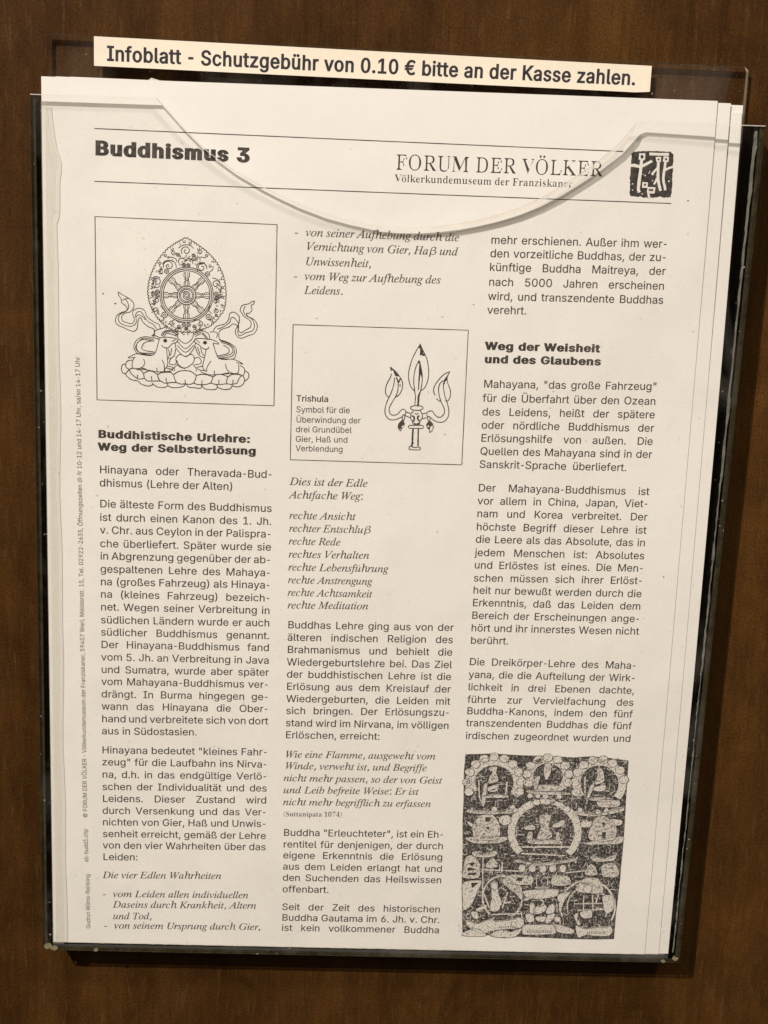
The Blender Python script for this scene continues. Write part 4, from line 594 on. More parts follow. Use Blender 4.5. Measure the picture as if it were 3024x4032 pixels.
'L':(426,"15,0 15,17 45,22 62,32 72,50 75,81 74,394 71,407 62,425 44,434 16,439 16,455 250,455 250,439 216,436 201,431 191,422 183,401 182,83 185,47 195,34 223,28 278,31 315,40 345,56 370,80 391,112 409,154 427,154 402,0"),
'K':(510,"16,0 16,17 45,22 63,32 72,50 75,81 74,394 68,416 63,424 45,434 17,439 17,455 242,455 242,439 212,434 199,429 190,421 185,408 183,379 183,234 321,373 342,398 349,418 345,427 334,434 316,437 291,439 291,455 486,455 486,439 447,434 415,419 381,395 271,285 469,39 493,22 519,17 519,0 281,0 281,17 322,21 333,30 333,40 316,66 199,214 183,198 183,81 186,50 195,32 202,26 226,19 242,17 242,0"),
'S':(390,"43,-11 43,158 62,158 72,124 96,70 111,50 129,34 149,24 172,17 197,15 231,20 245,27 266,47 277,74 279,89 275,110 265,129 248,146 135,205 112,221 77,253 65,270 56,289 50,332 54,370 67,403 77,417 101,440 131,457 148,462 185,466 206,465 300,445 313,450 320,466 339,466 339,319 322,319 303,370 272,410 248,429 222,441 194,445 178,443 151,434 140,426 125,406 120,380 124,356 129,346 147,328 173,311 290,253 317,233 337,211 354,176 359,133 354,93 339,58 328,43 298,18 261,0 240,-6 192,-10 167,-9 85,12 69,7 61,-11"),
'1':(375,"65,0 65,36 135,38 146,45 152,58 154,416 108,365 98,357 77,347 59,347 40,359 31,375 28,396 74,412 101,426 179,482 254,482 256,61 261,47 271,38 288,36 343,36 343,0"),
'0':(375,"188,-7 159,-5 133,1 110,11 91,24 60,61 48,84 32,140 24,205 23,241 24,277 32,342 48,397 60,420 91,456 110,469 133,479 159,484 189,486 217,484 242,479 264,469 283,456 314,419 326,397 343,341 348,310 353,240 352,204 343,139 326,84 314,61 283,24 263,11 241,1 216,-5|188,37 205,40 219,50 230,67 237,91 246,155 248,240 246,326 237,390 230,413 219,429 206,439 189,443 172,439 157,429 147,413 139,390 130,326 127,240 130,155 139,91 147,67 157,50 171,40"),
'7':(375,"111,0 289,406 97,404 86,398 78,387 70,338 30,338 33,480 353,480 353,447 168,0"),
'4':(375,"121,0 121,36 161,38 179,44 186,50 194,70 195,125 9,125 9,166 199,480 293,480 293,169 363,169 363,125 293,125 294,70 297,58 309,44 327,38 357,36 357,0|56,169 195,169 195,317 199,416 158,338"),
'(':(201,"126,-106 81,-43 51,28 33,104 28,144 28,225 33,265 51,342 81,415 126,480 181,480 159,447 124,378 100,302 88,224 88,146 93,108 110,32 140,-40 181,-106"),
')':(201,"21,-106 43,-74 78,-5 101,70 113,146 113,224 109,264 91,340 61,413 20,480 76,480 120,415 151,342 169,265 173,225 173,144 161,66 151,28 120,-43 76,-106"),
' ':(175,""),
}
# ------------------------------------------------------------------ layout of the sheet and its drawings (mm)
BODY_LINES = [
('1', 'Hinayana oder Theravada-Bud-', 17.19, 124.09, 73.23, 124.22),
('1', 'dhismus (Lehre der Alten)', 17.22, 128.49, 0, 128.62),
('1', 'Die älteste Form des Buddhismus', 17.26, 135.53, 73.31, 135.62),
('1', 'ist durch einen Kanon des 1. Jh.', 17.29, 140.07, 73.34, 140.03),
('1', 'v. Chr. aus Ceylon in der Palispra-', 17.31, 144.37, 73.37, 144.36),
('1', 'che überliefert. Später wurde sie', 17.34, 148.95, 73.4, 148.8),
('1', 'in Abgrenzung gegenüber der ab-', 17.36, 153.2, 73.42, 153.17),
('1', 'gespaltenen Lehre des Mahaya-', 17.39, 157.64, 73.45, 157.65),
('1', 'na (großes Fahrzeug) als Hinaya-', 17.42, 162.01, 73.48, 161.88),
('1', 'na (kleines Fahrzeug) bezeich-', 17.44, 166.31, 73.51, 166.39),
('1', 'net. Wegen seiner Verbreitung in', 17.47, 170.72, 73.54, 170.74),
('1', 'südlichen Ländern wurde er auch', 17.49, 175.24, 73.57, 175.12),
('1', 'südlicher Buddhismus genannt.', 17.52, 179.51, 73.6, 179.6),
('1', 'Der Hinayana-Buddhismus fand', 17.55, 183.88, 73.63, 183.82),
('1', 'vom 5. Jh. an Verbreitung in Java', 17.57, 188.27, 73.66, 188.34),
('1', 'und Sumatra, wurde aber später', 17.6, 192.68, 73.69, 192.6),
('1', 'vom Mahayana-Buddhismus ver-', 17.62, 196.93, 73.72, 196.97),
('1', 'drängt. In Burma hingegen ge-', 17.65, 201.41, 73.75, 201.39),
('1', 'wann das Hinayana die Ober-', 17.68, 205.78, 73.78, 205.7),
('1', 'hand und verbreitete sich von dort', 17.7, 210.26, 73.8, 210.12),
('1', 'aus in Südostasien.', 17.73, 214.66, 0, 214.52),
('1', 'Hinayana bedeutet "kleines Fahr-', 17.77, 221.59, 73.88, 221.45),
('1', 'zeug" für die Laufbahn ins Nirva-', 17.8, 225.96, 73.91, 225.93),
('1', 'na, d.h. in das endgültige Verlö-', 17.82, 230.52, 73.94, 230.34),
('1', 'schen der Individualität und des', 17.85, 235.01, 73.97, 234.77),
('1', 'Leidens. Dieser Zustand wird', 17.88, 239.42, 74.0, 239.22),
('1', 'durch Versenkung und das Ver-', 17.9, 243.86, 74.03, 243.68),
('1', 'nichten von Gier, Haß und Unwis-', 17.93, 248.12, 74.06, 248.06),
('1', 'senheit erreicht, gemäß der Lehre', 17.95, 252.49, 74.09, 252.56),
('1', 'von den vier Wahrheiten über das', 17.98, 256.78, 74.12, 256.79),
('1', 'Leiden:', 18.01, 261.18, 0, 261.19),
('2', 'Buddhas Lehre ging aus von der', 79.41, 175.61, 135.3, 175.42),
('2', 'älteren indischen Religion des', 79.44, 180.0, 135.33, 179.76),
('2', 'Brahmanismus und behielt die', 79.47, 184.32, 135.36, 184.2),
('2', 'Wiedergeburtslehre bei. Das Ziel', 79.5, 188.75, 135.39, 188.66),
('2', 'der buddhistischen Lehre ist die', 79.53, 193.11, 135.42, 192.96),
('2', 'Erlösung aus dem Kreislauf der', 79.57, 197.49, 135.45, 197.46),
('2', 'Wiedergeburten, die Leiden mit', 79.6, 201.88, 135.49, 201.88),
('2', 'sich bringen. Der Erlösungszu-', 79.63, 206.2, 135.52, 205.96),
('2', 'stand wird im Nirvana, im völligen', 79.66, 210.63, 135.55, 210.69),
('2', 'Erlöschen, erreicht:', 79.69, 215.03, 0, 215.09),
('2', 'Buddha "Erleuchteter", ist ein Eh-', 79.94, 251.24, 135.84, 251.32),
('2', 'rentitel für denjenigen, der durch', 79.97, 255.66, 135.87, 255.68),
('2', 'eigene Erkenntnis die Erlösung', 80.0, 259.81, 135.9, 259.95),
('2', 'aus dem Leiden erlangt hat und', 80.04, 264.07, 135.93, 264.43),
('2', 'den Suchenden das Heilswissen', 80.07, 268.34, 135.96, 268.74),
('2', 'offenbart.', 80.1, 272.74, 0, 273.14),
('2', 'Seit der Zeit des historischen', 80.14, 279.59, 136.04, 280.07),
('2', 'Buddha Gautama im 6. Jh. v. Chr.', 80.17, 283.73, 136.07, 284.24),
('2', 'ist kein vollkommener Buddha', 80.2, 287.68, 136.1, 288.22),
('3', 'mehr erschienen. Außer ihm wer-', 140.32, 46.06, 197.56, 45.46),
('3', 'den vorzeitliche Buddhas, der zu-', 140.34, 50.3, 197.59, 49.73),
('3', 'künftige Buddha Maitreya, der', 140.37, 54.64, 197.62, 54.11),
('3', 'nach 5000 Jahren erscheinen', 140.4, 59.32, 197.66, 58.83),
('3', 'wird, und transzendente Buddhas', 140.42, 63.86, 197.69, 63.4),
('3', 'verehrt.', 140.45, 68.26, 0, 67.8),
('3', 'Mahayana, "das große Fahrzeug"', 140.58, 92.28, 197.91, 91.54),
('3', 'für die Überfahrt über den Ozean', 140.61, 96.89, 197.95, 96.43),
('3', 'des Leidens, heißt der spätere', 140.64, 101.42, 197.98, 100.92),
('3', 'oder nördliche Buddhismus der', 140.66, 105.81, 198.02, 105.42),
('3', 'Erlösungshilfe von außen. Die', 140.69, 110.13, 198.05, 109.87),
('3', 'Quellen des Mahayana sind in der', 140.71, 114.56, 198.08, 114.23),
('3', 'Sanskrit-Sprache überliefert.', 140.74, 118.91, 189.93, 118.86),
('3', 'Der Mahayana-Buddhismus ist', 140.78, 126.86, 198.18, 126.8),
('3', 'vor allem in China, Japan, Viet-', 140.81, 131.27, 198.21, 130.99),
('3', 'nam und Korea verbreitet. Der', 140.83, 135.61, 198.24, 135.54),
('3', 'höchste Begriff dieser Lehre ist', 140.86, 140.14, 198.28, 140.1),
('3', 'die Leere als das Absolute, das in', 140.88, 144.43, 198.31, 144.43),
('3', 'jedem Menschen ist: Absolutes', 140.91, 149.0, 198.35, 148.95),
('3', 'und Erlöstes ist eines. Die Men-', 140.93, 153.33, 198.38, 153.31),
('3', 'schen müssen sich ihrer Erlöst-', 140.96, 157.85, 198.41, 157.68),
('3', 'heit nur bewußt werden durch die', 140.98, 162.11, 198.45, 162.26),
('3', 'Erkenntnis, daß das Leiden dem', 141.01, 166.49, 198.48, 166.67),
('3', 'Bereich der Erscheinungen ange-', 141.03, 170.97, 198.52, 171.1),
('3', 'hört und ihr innerstes Wesen nicht', 141.06, 175.39, 198.55, 175.54),
('3', 'berührt.', 141.08, 179.79, 0, 179.94),
('3', 'Die Dreikörper-Lehre des Maha-', 141.13, 187.45, 198.64, 187.8),
('3', 'yana, die die Aufteilung der Wirk-', 141.15, 192.03, 198.68, 192.31),
('3', 'lichkeit in drei Ebenen dachte,', 141.18, 196.52, 198.71, 196.85),
('3', 'führte zur Vervielfachung des', 141.21, 201.04, 198.75, 201.21),
('3', 'Buddha-Kanons, indem den fünf', 141.23, 205.2, 198.78, 205.5),
('3', 'transzendenten Buddhas die fünf', 141.25, 209.57, 198.81, 209.81),
('3', 'irdischen zugeordnet wurden und', 141.28, 214.24, 198.85, 214.51),
]
ITALIC_LINES = [
('1', 'Die vier Edlen Wahrheiten', 18.1, 268.02, 59.03, 267.88, 0),
('1', 'vom Leiden allen individuellen', 21.59, 275.16, 68.52, 275.19, 1),
('1', 'Daseins durch Krankheit, Altern', 21.59, 279.25, 71.35, 279.18, 0),
('1', 'und Tod,', 21.59, 283.65, 0, 283.58, 0),
('1', 'von seinem Ursprung durch Gier,', 21.93, 287.27, 73.09, 287.44, 1),
('2', 'von seiner Aufhebung durch die', 81.8, 45.78, 130.38, 45.7, 1),
('2', 'Vernichtung von Gier, Haß und', 82.08, 50.13, 130.13, 50.18, 0),
('2', 'Unwissenheit,', 81.9, 54.84, 102.91, 54.83, 0),
('2', 'vom Weg zur Aufhebung des', 81.87, 59.49, 125.15, 59.2, 1),
('2', 'Leidens.', 81.87, 63.89, 0, 63.6, 0),
('2', 'Dies ist der Edle', 78.98, 126.33, 104.46, 126.33, 0),
('2', 'Achtfache Weg:', 78.94, 130.82, 103.13, 130.7, 0),
('2', 'rechte Ansicht', 79.12, 137.79, 100.87, 137.67, 0),
('2', 'rechter Entschluß', 79.15, 142.12, 106.16, 142.06, 0),
('2', 'rechte Rede', 79.15, 146.52, 0, 146.46, 0),
('2', 'rechtes Verhalten', 79.22, 151.01, 106.0, 150.8, 0),
('2', 'rechte Lebensführung', 79.25, 155.48, 112.36, 155.32, 0),
('2', 'rechte Anstrengung', 79.25, 159.88, 0, 159.72, 0),
('2', 'rechte Achtsamkeit', 79.25, 164.28, 0, 164.12, 0),
('2', 'rechte Meditation', 79.35, 168.65, 106.34, 168.41, 0),
('2', 'Wie eine Flamme, ausgeweht vom', 79.88, 222.1, 131.54, 222.04, 0),
('2', 'Winde, verweht ist, und Begriffe', 79.9, 226.31, 128.68, 226.41, 0),
('2', 'nicht mehr passen, so der von Geist', 79.58, 230.82, 134.19, 230.97, 0),
('2', 'und Leib befreite Weise: Er ist', 79.61, 235.26, 126.28, 235.26, 0),
('2', 'nicht mehr begrifflich zu erfassen', 79.63, 239.71, 130.82, 239.77, 0),
]
WHEEL_STROKES = [
(0.22,0,[(44.42,47.92),(44.64,47.62),(44.95,47.69),(45.17,47.92),(45.28,48.42),(45.52,48.12),(45.84,48.2),(46.06,48.42),(46.15,48.92),(46.41,48.63),(46.73,48.7),(46.95,48.93),(47.02,49.42),(47.28,49.13),(47.56,49.21),(47.74,49.44),(47.77,49.93),(48.05,49.64),(48.33,49.72),(48.51,49.95),(48.51,50.43),(48.82,50.15),(49.1,50.23),(49.28,50.45),(49.26,50.93),(49.59,50.66),(49.87,50.74),(50.05,50.96),(50.01,51.43),(50.37,51.21),(50.67,51.35),(50.84,51.62),(50.77,52.11),(51.16,51.9),(51.45,52.04),(51.63,52.31),(51.54,52.78),(51.95,52.59),(52.24,52.73),(52.42,53.0),(52.3,53.45),(52.71,53.3),(52.96,53.47),(53.08,53.75),(52.89,54.19),(53.32,54.06),(53.57,54.23),(53.69,54.51),(53.49,54.93),(53.93,54.81),(54.19,54.98),(54.3,55.27),(54.08,55.66),(54.53,55.62),(54.76,55.86),(54.83,56.19),(54.56,56.58),(55.02,56.56),(55.25,56.8),(55.32,57.13),(55.04,57.5),(55.52,57.51),(55.75,57.75),(55.82,58.07),(55.53,58.41),(55.98,58.47),(56.16,58.72),(56.16,59.04),(55.81,59.34),(56.27,59.42),(56.45,59.68),(56.45,59.99),(56.1,60.27),(56.57,60.37),(56.74,60.63),(56.74,60.94),(56.39,61.19),(56.83,61.37),(56.96,61.68),(56.91,62.02),(56.52,62.25),(56.96,62.45),(57.08,62.76),(57.03,63.1),(56.64,63.3),(57.08,63.53),(57.21,63.84),(57.16,64.18),(56.77,64.36),(57.18,64.63),(57.26,64.96),(57.16,65.28),(56.75,65.42),(57.15,65.72),(57.23,66.05),(57.13,66.38),(56.73,66.49),(57.12,66.81),(57.2,67.14),(57.1,67.47),(56.71,67.56),(57.05,67.88),(57.08,68.15),(56.93,68.39),(56.51,68.39),(56.85,68.73),(56.87,69.01),(56.73,69.25),(56.32,69.23),(56.64,69.59),(56.67,69.87),(56.52,70.11),(56.12,70.08),(56.29,70.54),(56.09,70.93),(55.75,71.21),(55.25,71.17),(55.45,71.62),(55.34,71.95),(55.08,72.18),(54.65,72.09),(54.83,72.55),(54.72,72.88),(54.46,73.11),(54.05,73.01),(54.18,73.45),(54.02,73.71),(53.75,73.84),(53.34,73.65),(53.46,74.11),(53.31,74.37),(53.03,74.5),(52.65,74.3),(52.74,74.77),(52.59,75.03),(52.31,75.16),(51.95,74.94),(51.95,75.4),(51.7,75.62),(51.38,75.68),(51.0,75.39),(50.99,75.86),(50.74,76.08),(50.41,76.13),(50.06,75.84),(50.03,76.32),(49.78,76.54),(49.45,76.59),(49.12,76.29),(49.02,76.74),(48.71,76.9),(48.37,76.89),(48.06,76.53),(47.93,76.99),(47.63,77.15),(47.28,77.13),(46.99,76.77),(46.85,77.23),(46.54,77.39),(46.2,77.37),(45.93,77.01),(45.76,77.42),(45.46,77.5),(45.18,77.39),(44.98,76.96),(44.79,77.38),(44.5,77.45),(44.21,77.35),(44.04,76.92),(43.82,77.33),(43.53,77.41),(43.24,77.31),(43.09,76.88),(42.84,77.26),(42.53,77.28),(42.26,77.13),(42.14,76.67),(41.87,77.04),(41.56,77.07),(41.29,76.92),(41.19,76.46),(40.9,76.83),(40.59,76.86),(40.32,76.7),(40.25,76.25),(39.96,76.58),(39.7,76.55),(39.52,76.36),(39.54,75.89),(39.23,76.21),(38.97,76.18),(38.8,75.99),(38.82,75.53),(38.5,75.85),(38.24,75.82),(38.07,75.63),(38.11,75.17),(37.78,75.41),(37.54,75.29),(37.43,75.04),(37.54,74.56),(37.19,74.79),(36.94,74.67),(36.83,74.42),(36.96,73.95),(36.6,74.17),(36.35,74.05),(36.24,73.8),(36.39,73.34),(36.0,73.55),(35.76,73.43),(35.65,73.18),(35.81,72.74),(35.42,72.88),(35.18,72.68),(35.1,72.38),(35.3,71.92),(34.89,72.04),(34.66,71.84),(34.58,71.54),(34.8,71.11),(34.37,71.21),(34.14,71.01),(34.06,70.71),(34.29,70.29),(33.88,70.37),(33.7,70.17),(33.68,69.9),(33.97,69.52),(33.55,69.59),(33.37,69.39),(33.36,69.11),(33.66,68.75),(33.22,68.8),(33.04,68.6),(33.03,68.32),(33.34,67.98),(32.92,67.95),(32.79,67.68),(32.83,67.38),(33.19,67.04),(32.76,66.99),(32.63,66.72),(32.67,66.42),(33.03,66.1),(32.6,66.03),(32.47,65.76),(32.51,65.46),(32.88,65.17),(32.49,65.02),(32.43,64.69),(32.55,64.37),(32.97,64.11),(32.58,63.94),(32.52,63.61),(32.64,63.28),(33.07,63.05),(32.67,62.85),(32.61,62.52),(32.73,62.2),(33.16,62.0),(32.8,61.79),(32.78,61.52),(32.94,61.29),(33.39,61.17),(33.03,60.95),(33.02,60.67),(33.17,60.44),(33.62,60.34),(33.27,60.1),(33.25,59.82),(33.41,59.59),(33.85,59.52),(33.54,59.21),(33.58,58.89),(33.79,58.63),(34.25,58.58),(33.95,58.24),(34.0,57.91),(34.2,57.66),(34.66,57.63),(34.37,57.27),(34.41,56.94),(34.62,56.68),(35.05,56.68),(34.81,56.3),(34.9,56.0),(35.13,55.79),(35.57,55.85),(35.34,55.45),(35.43,55.15),(35.66,54.94),(36.09,55.02),(35.88,54.59),(35.96,54.29),(36.19,54.08),(36.6,54.18),(36.45,53.73),(36.6,53.41),(36.88,53.21),(37.29,53.34),(37.16,52.87),(37.31,52.55),(37.59,52.35),(37.97,52.5),(37.87,52.01),(38.02,51.69),(38.3,51.49),(38.66,51.65),(38.62,51.18),(38.82,50.92),(39.12,50.81),(39.47,51.04),(39.45,50.56),(39.65,50.3),(39.95,50.18),(40.28,50.43),(40.28,49.93),(40.48,49.67),(40.78,49.56),(41.08,49.81),(41.1,49.34),(41.27,49.15),(41.52,49.1),(41.78,49.41),(41.81,48.94),(41.98,48.74),(42.23,48.69),(42.47,49.01),(42.52,48.53),(42.69,48.33),(42.95,48.29),(43.16,48.6),(43.35,48.07),(43.69,47.78),(44.12,47.66),(44.42,47.92)]),
(0.19,1,[(45.7,48.92),(45.46,49.0),(45.32,49.22),(45.36,49.46),(45.56,49.62),(45.81,49.6),(45.99,49.42),(46.02,49.17),(45.87,48.97)]),
(0.19,1,[(48.05,50.81),(47.98,51.01),(48.04,51.22),(48.21,51.35),(48.43,51.36),(48.61,51.24),(48.69,51.04),(48.65,50.83),(48.48,50.69)]),
(0.19,1,[(51.16,52.81),(50.9,52.62),(50.58,52.72),(50.48,53.04),(50.68,53.3),(51.02,53.28),(51.2,53.0),(51.07,52.69),(50.74,52.63)]),
(0.19,1,[(53.08,55.17),(53.12,55.02),(53.1,54.87),(53.01,54.74),(52.88,54.66),(52.73,54.64),(52.58,54.69),(52.47,54.8),(52.41,54.94)]),
(0.19,1,[(54.32,57.72),(54.44,57.68),(54.54,57.61),(54.61,57.5),(54.64,57.38),(54.62,57.26),(54.57,57.15),(54.48,57.06),(54.36,57.01)]),
(0.19,1,[(55.02,60.08),(55.12,60.25),(55.29,60.34),(55.48,60.33),(55.64,60.22),(55.72,60.04),(55.7,59.84),(55.58,59.69),(55.4,59.63)]),
(0.19,1,[(56.13,62.48),(55.86,62.46),(55.65,62.64),(55.62,62.91),(55.79,63.12),(56.06,63.15),(56.27,62.98),(56.32,62.71),(56.16,62.49)]),
(0.19,1,[(56.21,65.47),(55.87,65.58),(55.79,65.93),(56.04,66.18),(56.39,66.08),(56.49,65.74),(56.25,65.48),(55.9,65.55),(55.78,65.89)]),
(0.19,1,[(56.03,68.87),(56.16,68.74),(56.22,68.57),(56.18,68.39),(56.07,68.26),(55.9,68.2),(55.72,68.22),(55.57,68.33),(55.5,68.5)]),
(0.19,1,[(55.29,70.63),(55.39,70.58),(55.47,70.49),(55.52,70.39),(55.54,70.28),(55.52,70.17),(55.47,70.07),(55.39,69.99),(55.29,69.94)]),
(0.19,1,[(54.05,71.35),(53.84,71.58),(53.87,71.87),(54.11,72.05),(54.4,71.98),(54.55,71.71),(54.45,71.43),(54.17,71.32),(53.9,71.46)]),
(0.19,1,[(52.58,73.86),(52.79,73.81),(52.94,73.65),(52.97,73.44),(52.89,73.25),(52.71,73.14),(52.49,73.15),(52.32,73.28),(52.25,73.48)]),
(0.19,1,[(50.53,75.3),(50.58,75.24),(50.61,75.17),(50.62,75.09),(50.62,75.01),(50.61,74.94),(50.58,74.87),(50.53,74.81),(50.47,74.76)]),
(0.19,1,[(47.11,76.28),(47.3,76.4),(47.52,76.38),(47.7,76.23),(47.75,76.01),(47.67,75.8),(47.48,75.68),(47.25,75.7),(47.08,75.85)]),
(0.19,1,[(44.15,76.34),(44.21,76.53),(44.35,76.65),(44.54,76.68),(44.72,76.61),(44.85,76.46),(44.87,76.26),(44.8,76.08),(44.64,75.97)]),
(0.19,1,[(41.44,75.91),(41.46,76.1),(41.58,76.25),(41.75,76.32),(41.94,76.29),(42.09,76.17),(42.16,75.98),(42.13,75.8),(42.01,75.65)]),
(0.19,1,[(39.76,75.27),(39.79,75.12),(39.75,74.96),(39.65,74.84),(39.51,74.78),(39.35,74.78),(39.21,74.86),(39.11,74.98),(39.07,75.14)]),
(0.19,1,[(36.98,73.56),(37.09,73.73),(37.27,73.81),(37.46,73.78),(37.62,73.66),(37.69,73.47),(37.65,73.28),(37.52,73.13),(37.34,73.08)]),
(0.19,1,[(35.83,71.29),(35.88,71.17),(35.88,71.04),(35.84,70.92),(35.76,70.82),(35.65,70.76),(35.52,70.74),(35.39,70.77),(35.28,70.84)]),
(0.19,1,[(34.63,69.08),(34.71,68.92),(34.71,68.75),(34.64,68.6),(34.5,68.5),(34.34,68.48),(34.17,68.54),(34.05,68.66),(34.0,68.83)]),
(0.19,1,[(33.35,66.44),(33.42,66.64),(33.61,66.76),(33.83,66.75),(34.0,66.61),(34.06,66.39),(34.0,66.19),(33.82,66.06),(33.6,66.06)]),
(0.19,1,[(33.34,63.79),(33.5,63.91),(33.69,63.92),(33.87,63.84),(33.98,63.67),(33.98,63.47),(33.88,63.3),(33.71,63.21),(33.51,63.23)]),
(0.19,1,[(34.29,60.59),(33.99,60.56),(33.77,60.76),(33.77,61.06),(34.0,61.25),(34.29,61.2),(34.45,60.94),(34.37,60.66),(34.1,60.54)]),
(0.19,1,[(35.13,58.71),(35.21,58.66),(35.27,58.6),(35.32,58.52),(35.34,58.43),(35.35,58.34),(35.33,58.26),(35.29,58.18),(35.23,58.11)]),
(0.19,1,[(36.62,55.72),(36.35,55.49),(36.01,55.61),(35.93,55.96),(36.2,56.19),(36.54,56.07),(36.61,55.71),(36.33,55.48),(36.0,55.62)]),
(0.19,1,[(37.89,53.07),(37.65,53.25),(37.62,53.54),(37.81,53.75),(38.11,53.75),(38.3,53.52),(38.27,53.24),(38.04,53.07),(37.75,53.14)]),
(0.19,1,[(39.73,51.25),(39.76,51.46),(39.91,51.62),(40.13,51.65),(40.32,51.55),(40.43,51.36),(40.41,51.14),(40.26,50.99),(40.05,50.94)]),
(0.19,1,[(42.58,49.8),(42.58,49.74),(42.57,49.69),(42.55,49.63),(42.52,49.59),(42.48,49.54),(42.44,49.51),(42.39,49.48),(42.34,49.46)]),
(0.19,1,[(43.51,48.69),(43.46,48.9),(43.55,49.1),(43.73,49.21),(43.95,49.19),(44.12,49.05),(44.18,48.84),(44.11,48.64),(43.93,48.52)]),
(0.2,1,[(53.09,65.16),(52.97,63.81),(52.64,62.5),(52.12,61.27),(51.42,60.14),(50.55,59.14),(49.54,58.29),(48.42,57.63),(47.2,57.15),(45.92,56.88),(44.62,56.82),(43.32,56.97),(42.05,57.33),(40.84,57.89),(39.73,58.64),(38.75,59.55),(37.9,60.6),(37.23,61.78),(36.74,63.05),(36.44,64.38),(36.35,65.73),(36.46,67.09),(36.77,68.4),(37.28,69.64),(37.98,70.78),(38.84,71.79),(39.85,72.65),(40.98,73.32),(42.2,73.81),(43.49,74.08),(44.8,74.15),(46.12,74.0),(47.39,73.64),(48.61,73.07),(49.72,72.32),(50.72,71.4),(51.56,70.33),(52.23,69.14),(52.72,67.86),(53.01,66.52),(53.09,65.16)]),
(0.2,1,[(52.59,65.18),(52.47,63.91),(52.16,62.68),(51.67,61.52),(51.01,60.45),(50.2,59.52),(49.25,58.72),(48.19,58.1),(47.05,57.65),(45.85,57.4),(44.62,57.34),(43.4,57.48),(42.21,57.82),(41.07,58.34),(40.03,59.04),(39.1,59.9),(38.31,60.89),(37.68,62.0),(37.21,63.19),(36.93,64.44),(36.85,65.72),(36.95,66.99),(37.25,68.22),(37.73,69.39),(38.38,70.46),(39.19,71.41),(40.14,72.21),(41.2,72.85),(42.35,73.3),(43.56,73.56),(44.8,73.62),(46.03,73.48),(47.23,73.14),(48.37,72.61),(49.42,71.9),(50.35,71.04),(51.15,70.03),(51.78,68.92),(52.24,67.72),(52.51,66.46),(52.59,65.18)]),
(0.2,1,[(52.04,65.2),(51.93,64.02),(51.65,62.87),(51.19,61.79),(50.58,60.8),(49.82,59.92),(48.94,59.19),(47.95,58.6),(46.89,58.19),(45.77,57.95),(44.63,57.9),(43.49,58.03),(42.38,58.34),(41.32,58.83),(40.35,59.48),(39.49,60.28),(38.75,61.21),(38.16,62.24),(37.73,63.35),(37.47,64.51),(37.39,65.7),(37.49,66.88),(37.76,68.03),(38.21,69.12),(38.82,70.11),(39.58,71.0),(40.46,71.74),(41.45,72.34),(42.51,72.76),(43.64,73.0),(44.79,73.06),(45.94,72.92),(47.06,72.61),(48.12,72.11),(49.09,71.46),(49.96,70.65),(50.7,69.72),(51.29,68.68),(51.71,67.56),(51.97,66.39),(52.04,65.2)]),
(0.24,1,[(47.64,65.53),(47.53,64.77),(47.23,64.08),(46.75,63.49),(46.14,63.04),(45.44,62.77),(44.68,62.7),(43.93,62.82),(43.22,63.14),(42.62,63.63),(42.17,64.25),(41.88,64.97),(41.79,65.73),(41.9,66.49),(42.19,67.19),(42.66,67.78),(43.27,68.23),(43.98,68.5),(44.74,68.57),(45.5,68.45),(46.2,68.13),(46.8,67.64),(47.26,67.01),(47.54,66.3),(47.64,65.53)]),
(0.19,1,[(47.02,65.55),(46.9,64.84),(46.56,64.2),(46.05,63.71),(45.4,63.4),(44.69,63.31),(43.97,63.45),(43.34,63.8),(42.83,64.33),(42.51,64.99),(42.4,65.71),(42.52,66.42),(42.86,67.06),(43.37,67.56),(44.02,67.86),(44.74,67.95),(45.45,67.82),(46.09,67.46),(46.6,66.93),(46.92,66.27),(47.02,65.55)]),
(0.19,1,[(46.59,65.57),(46.49,64.99),(46.22,64.47),(45.8,64.07),(45.27,63.82),(44.69,63.75),(44.11,63.86),(43.59,64.14),(43.18,64.57),(42.92,65.11),(42.83,65.69),(42.93,66.27),(43.2,66.79),(43.62,67.19),(44.15,67.44),(44.73,67.52),(45.31,67.41),(45.83,67.12),(46.24,66.69),(46.5,66.15),(46.59,65.57)]),
(0.19,1,[(45.99,66.28),(45.3,66.83),(44.49,66.87),(43.88,66.46),(43.66,65.8),(43.86,65.2),(44.33,64.86),(44.85,64.87),(45.2,65.15),(45.28,65.54),(45.14,65.85),(44.88,65.97),(44.66,65.92)]),
(0.19,1,[(43.44,64.98),(44.12,64.43),(44.93,64.39),(45.54,64.81),(45.76,65.46),(45.56,66.07),(45.09,66.4),(44.58,66.4),(44.23,66.11),(44.14,65.72),(44.29,65.41),(44.54,65.29),(44.76,65.34)]),
(0.19,0,[(47.71,66.39),(48.76,66.33),(49.19,65.96),(49.7,66.13),(50.2,65.93),(50.71,66.39),(52.05,66.25)]),
(0.13,0,[(47.71,65.89),(49.12,65.85)]),
(0.13,0,[(50.27,65.82),(52.05,65.78)]),
(0.19,0,[(47.71,64.72),(48.75,64.74),(49.19,65.09),(49.69,64.89),(50.2,65.06),(50.7,64.58),(52.04,64.66)]),
(0.13,0,[(47.71,65.23),(49.12,65.2)]),
(0.13,0,[(50.27,65.17),(52.04,65.13)]),
(0.15,0,[(49.19,65.52),(49.7,65.87),(50.2,65.5),(49.69,65.15),(49.19,65.52)]),
(0.19,0,[(46.25,68.32),(47.01,69.02),(47.58,69.06),(47.81,69.54),(48.3,69.76),(48.32,70.46),(49.35,71.31)]),
(0.13,0,[(46.6,67.95),(47.6,68.93)]),
(0.13,0,[(48.42,69.73),(49.68,70.97)]),
(0.19,0,[(47.42,67.11),(48.14,67.86),(48.19,68.42),(48.68,68.64),(48.91,69.13),(49.6,69.14),(50.47,70.15)]),
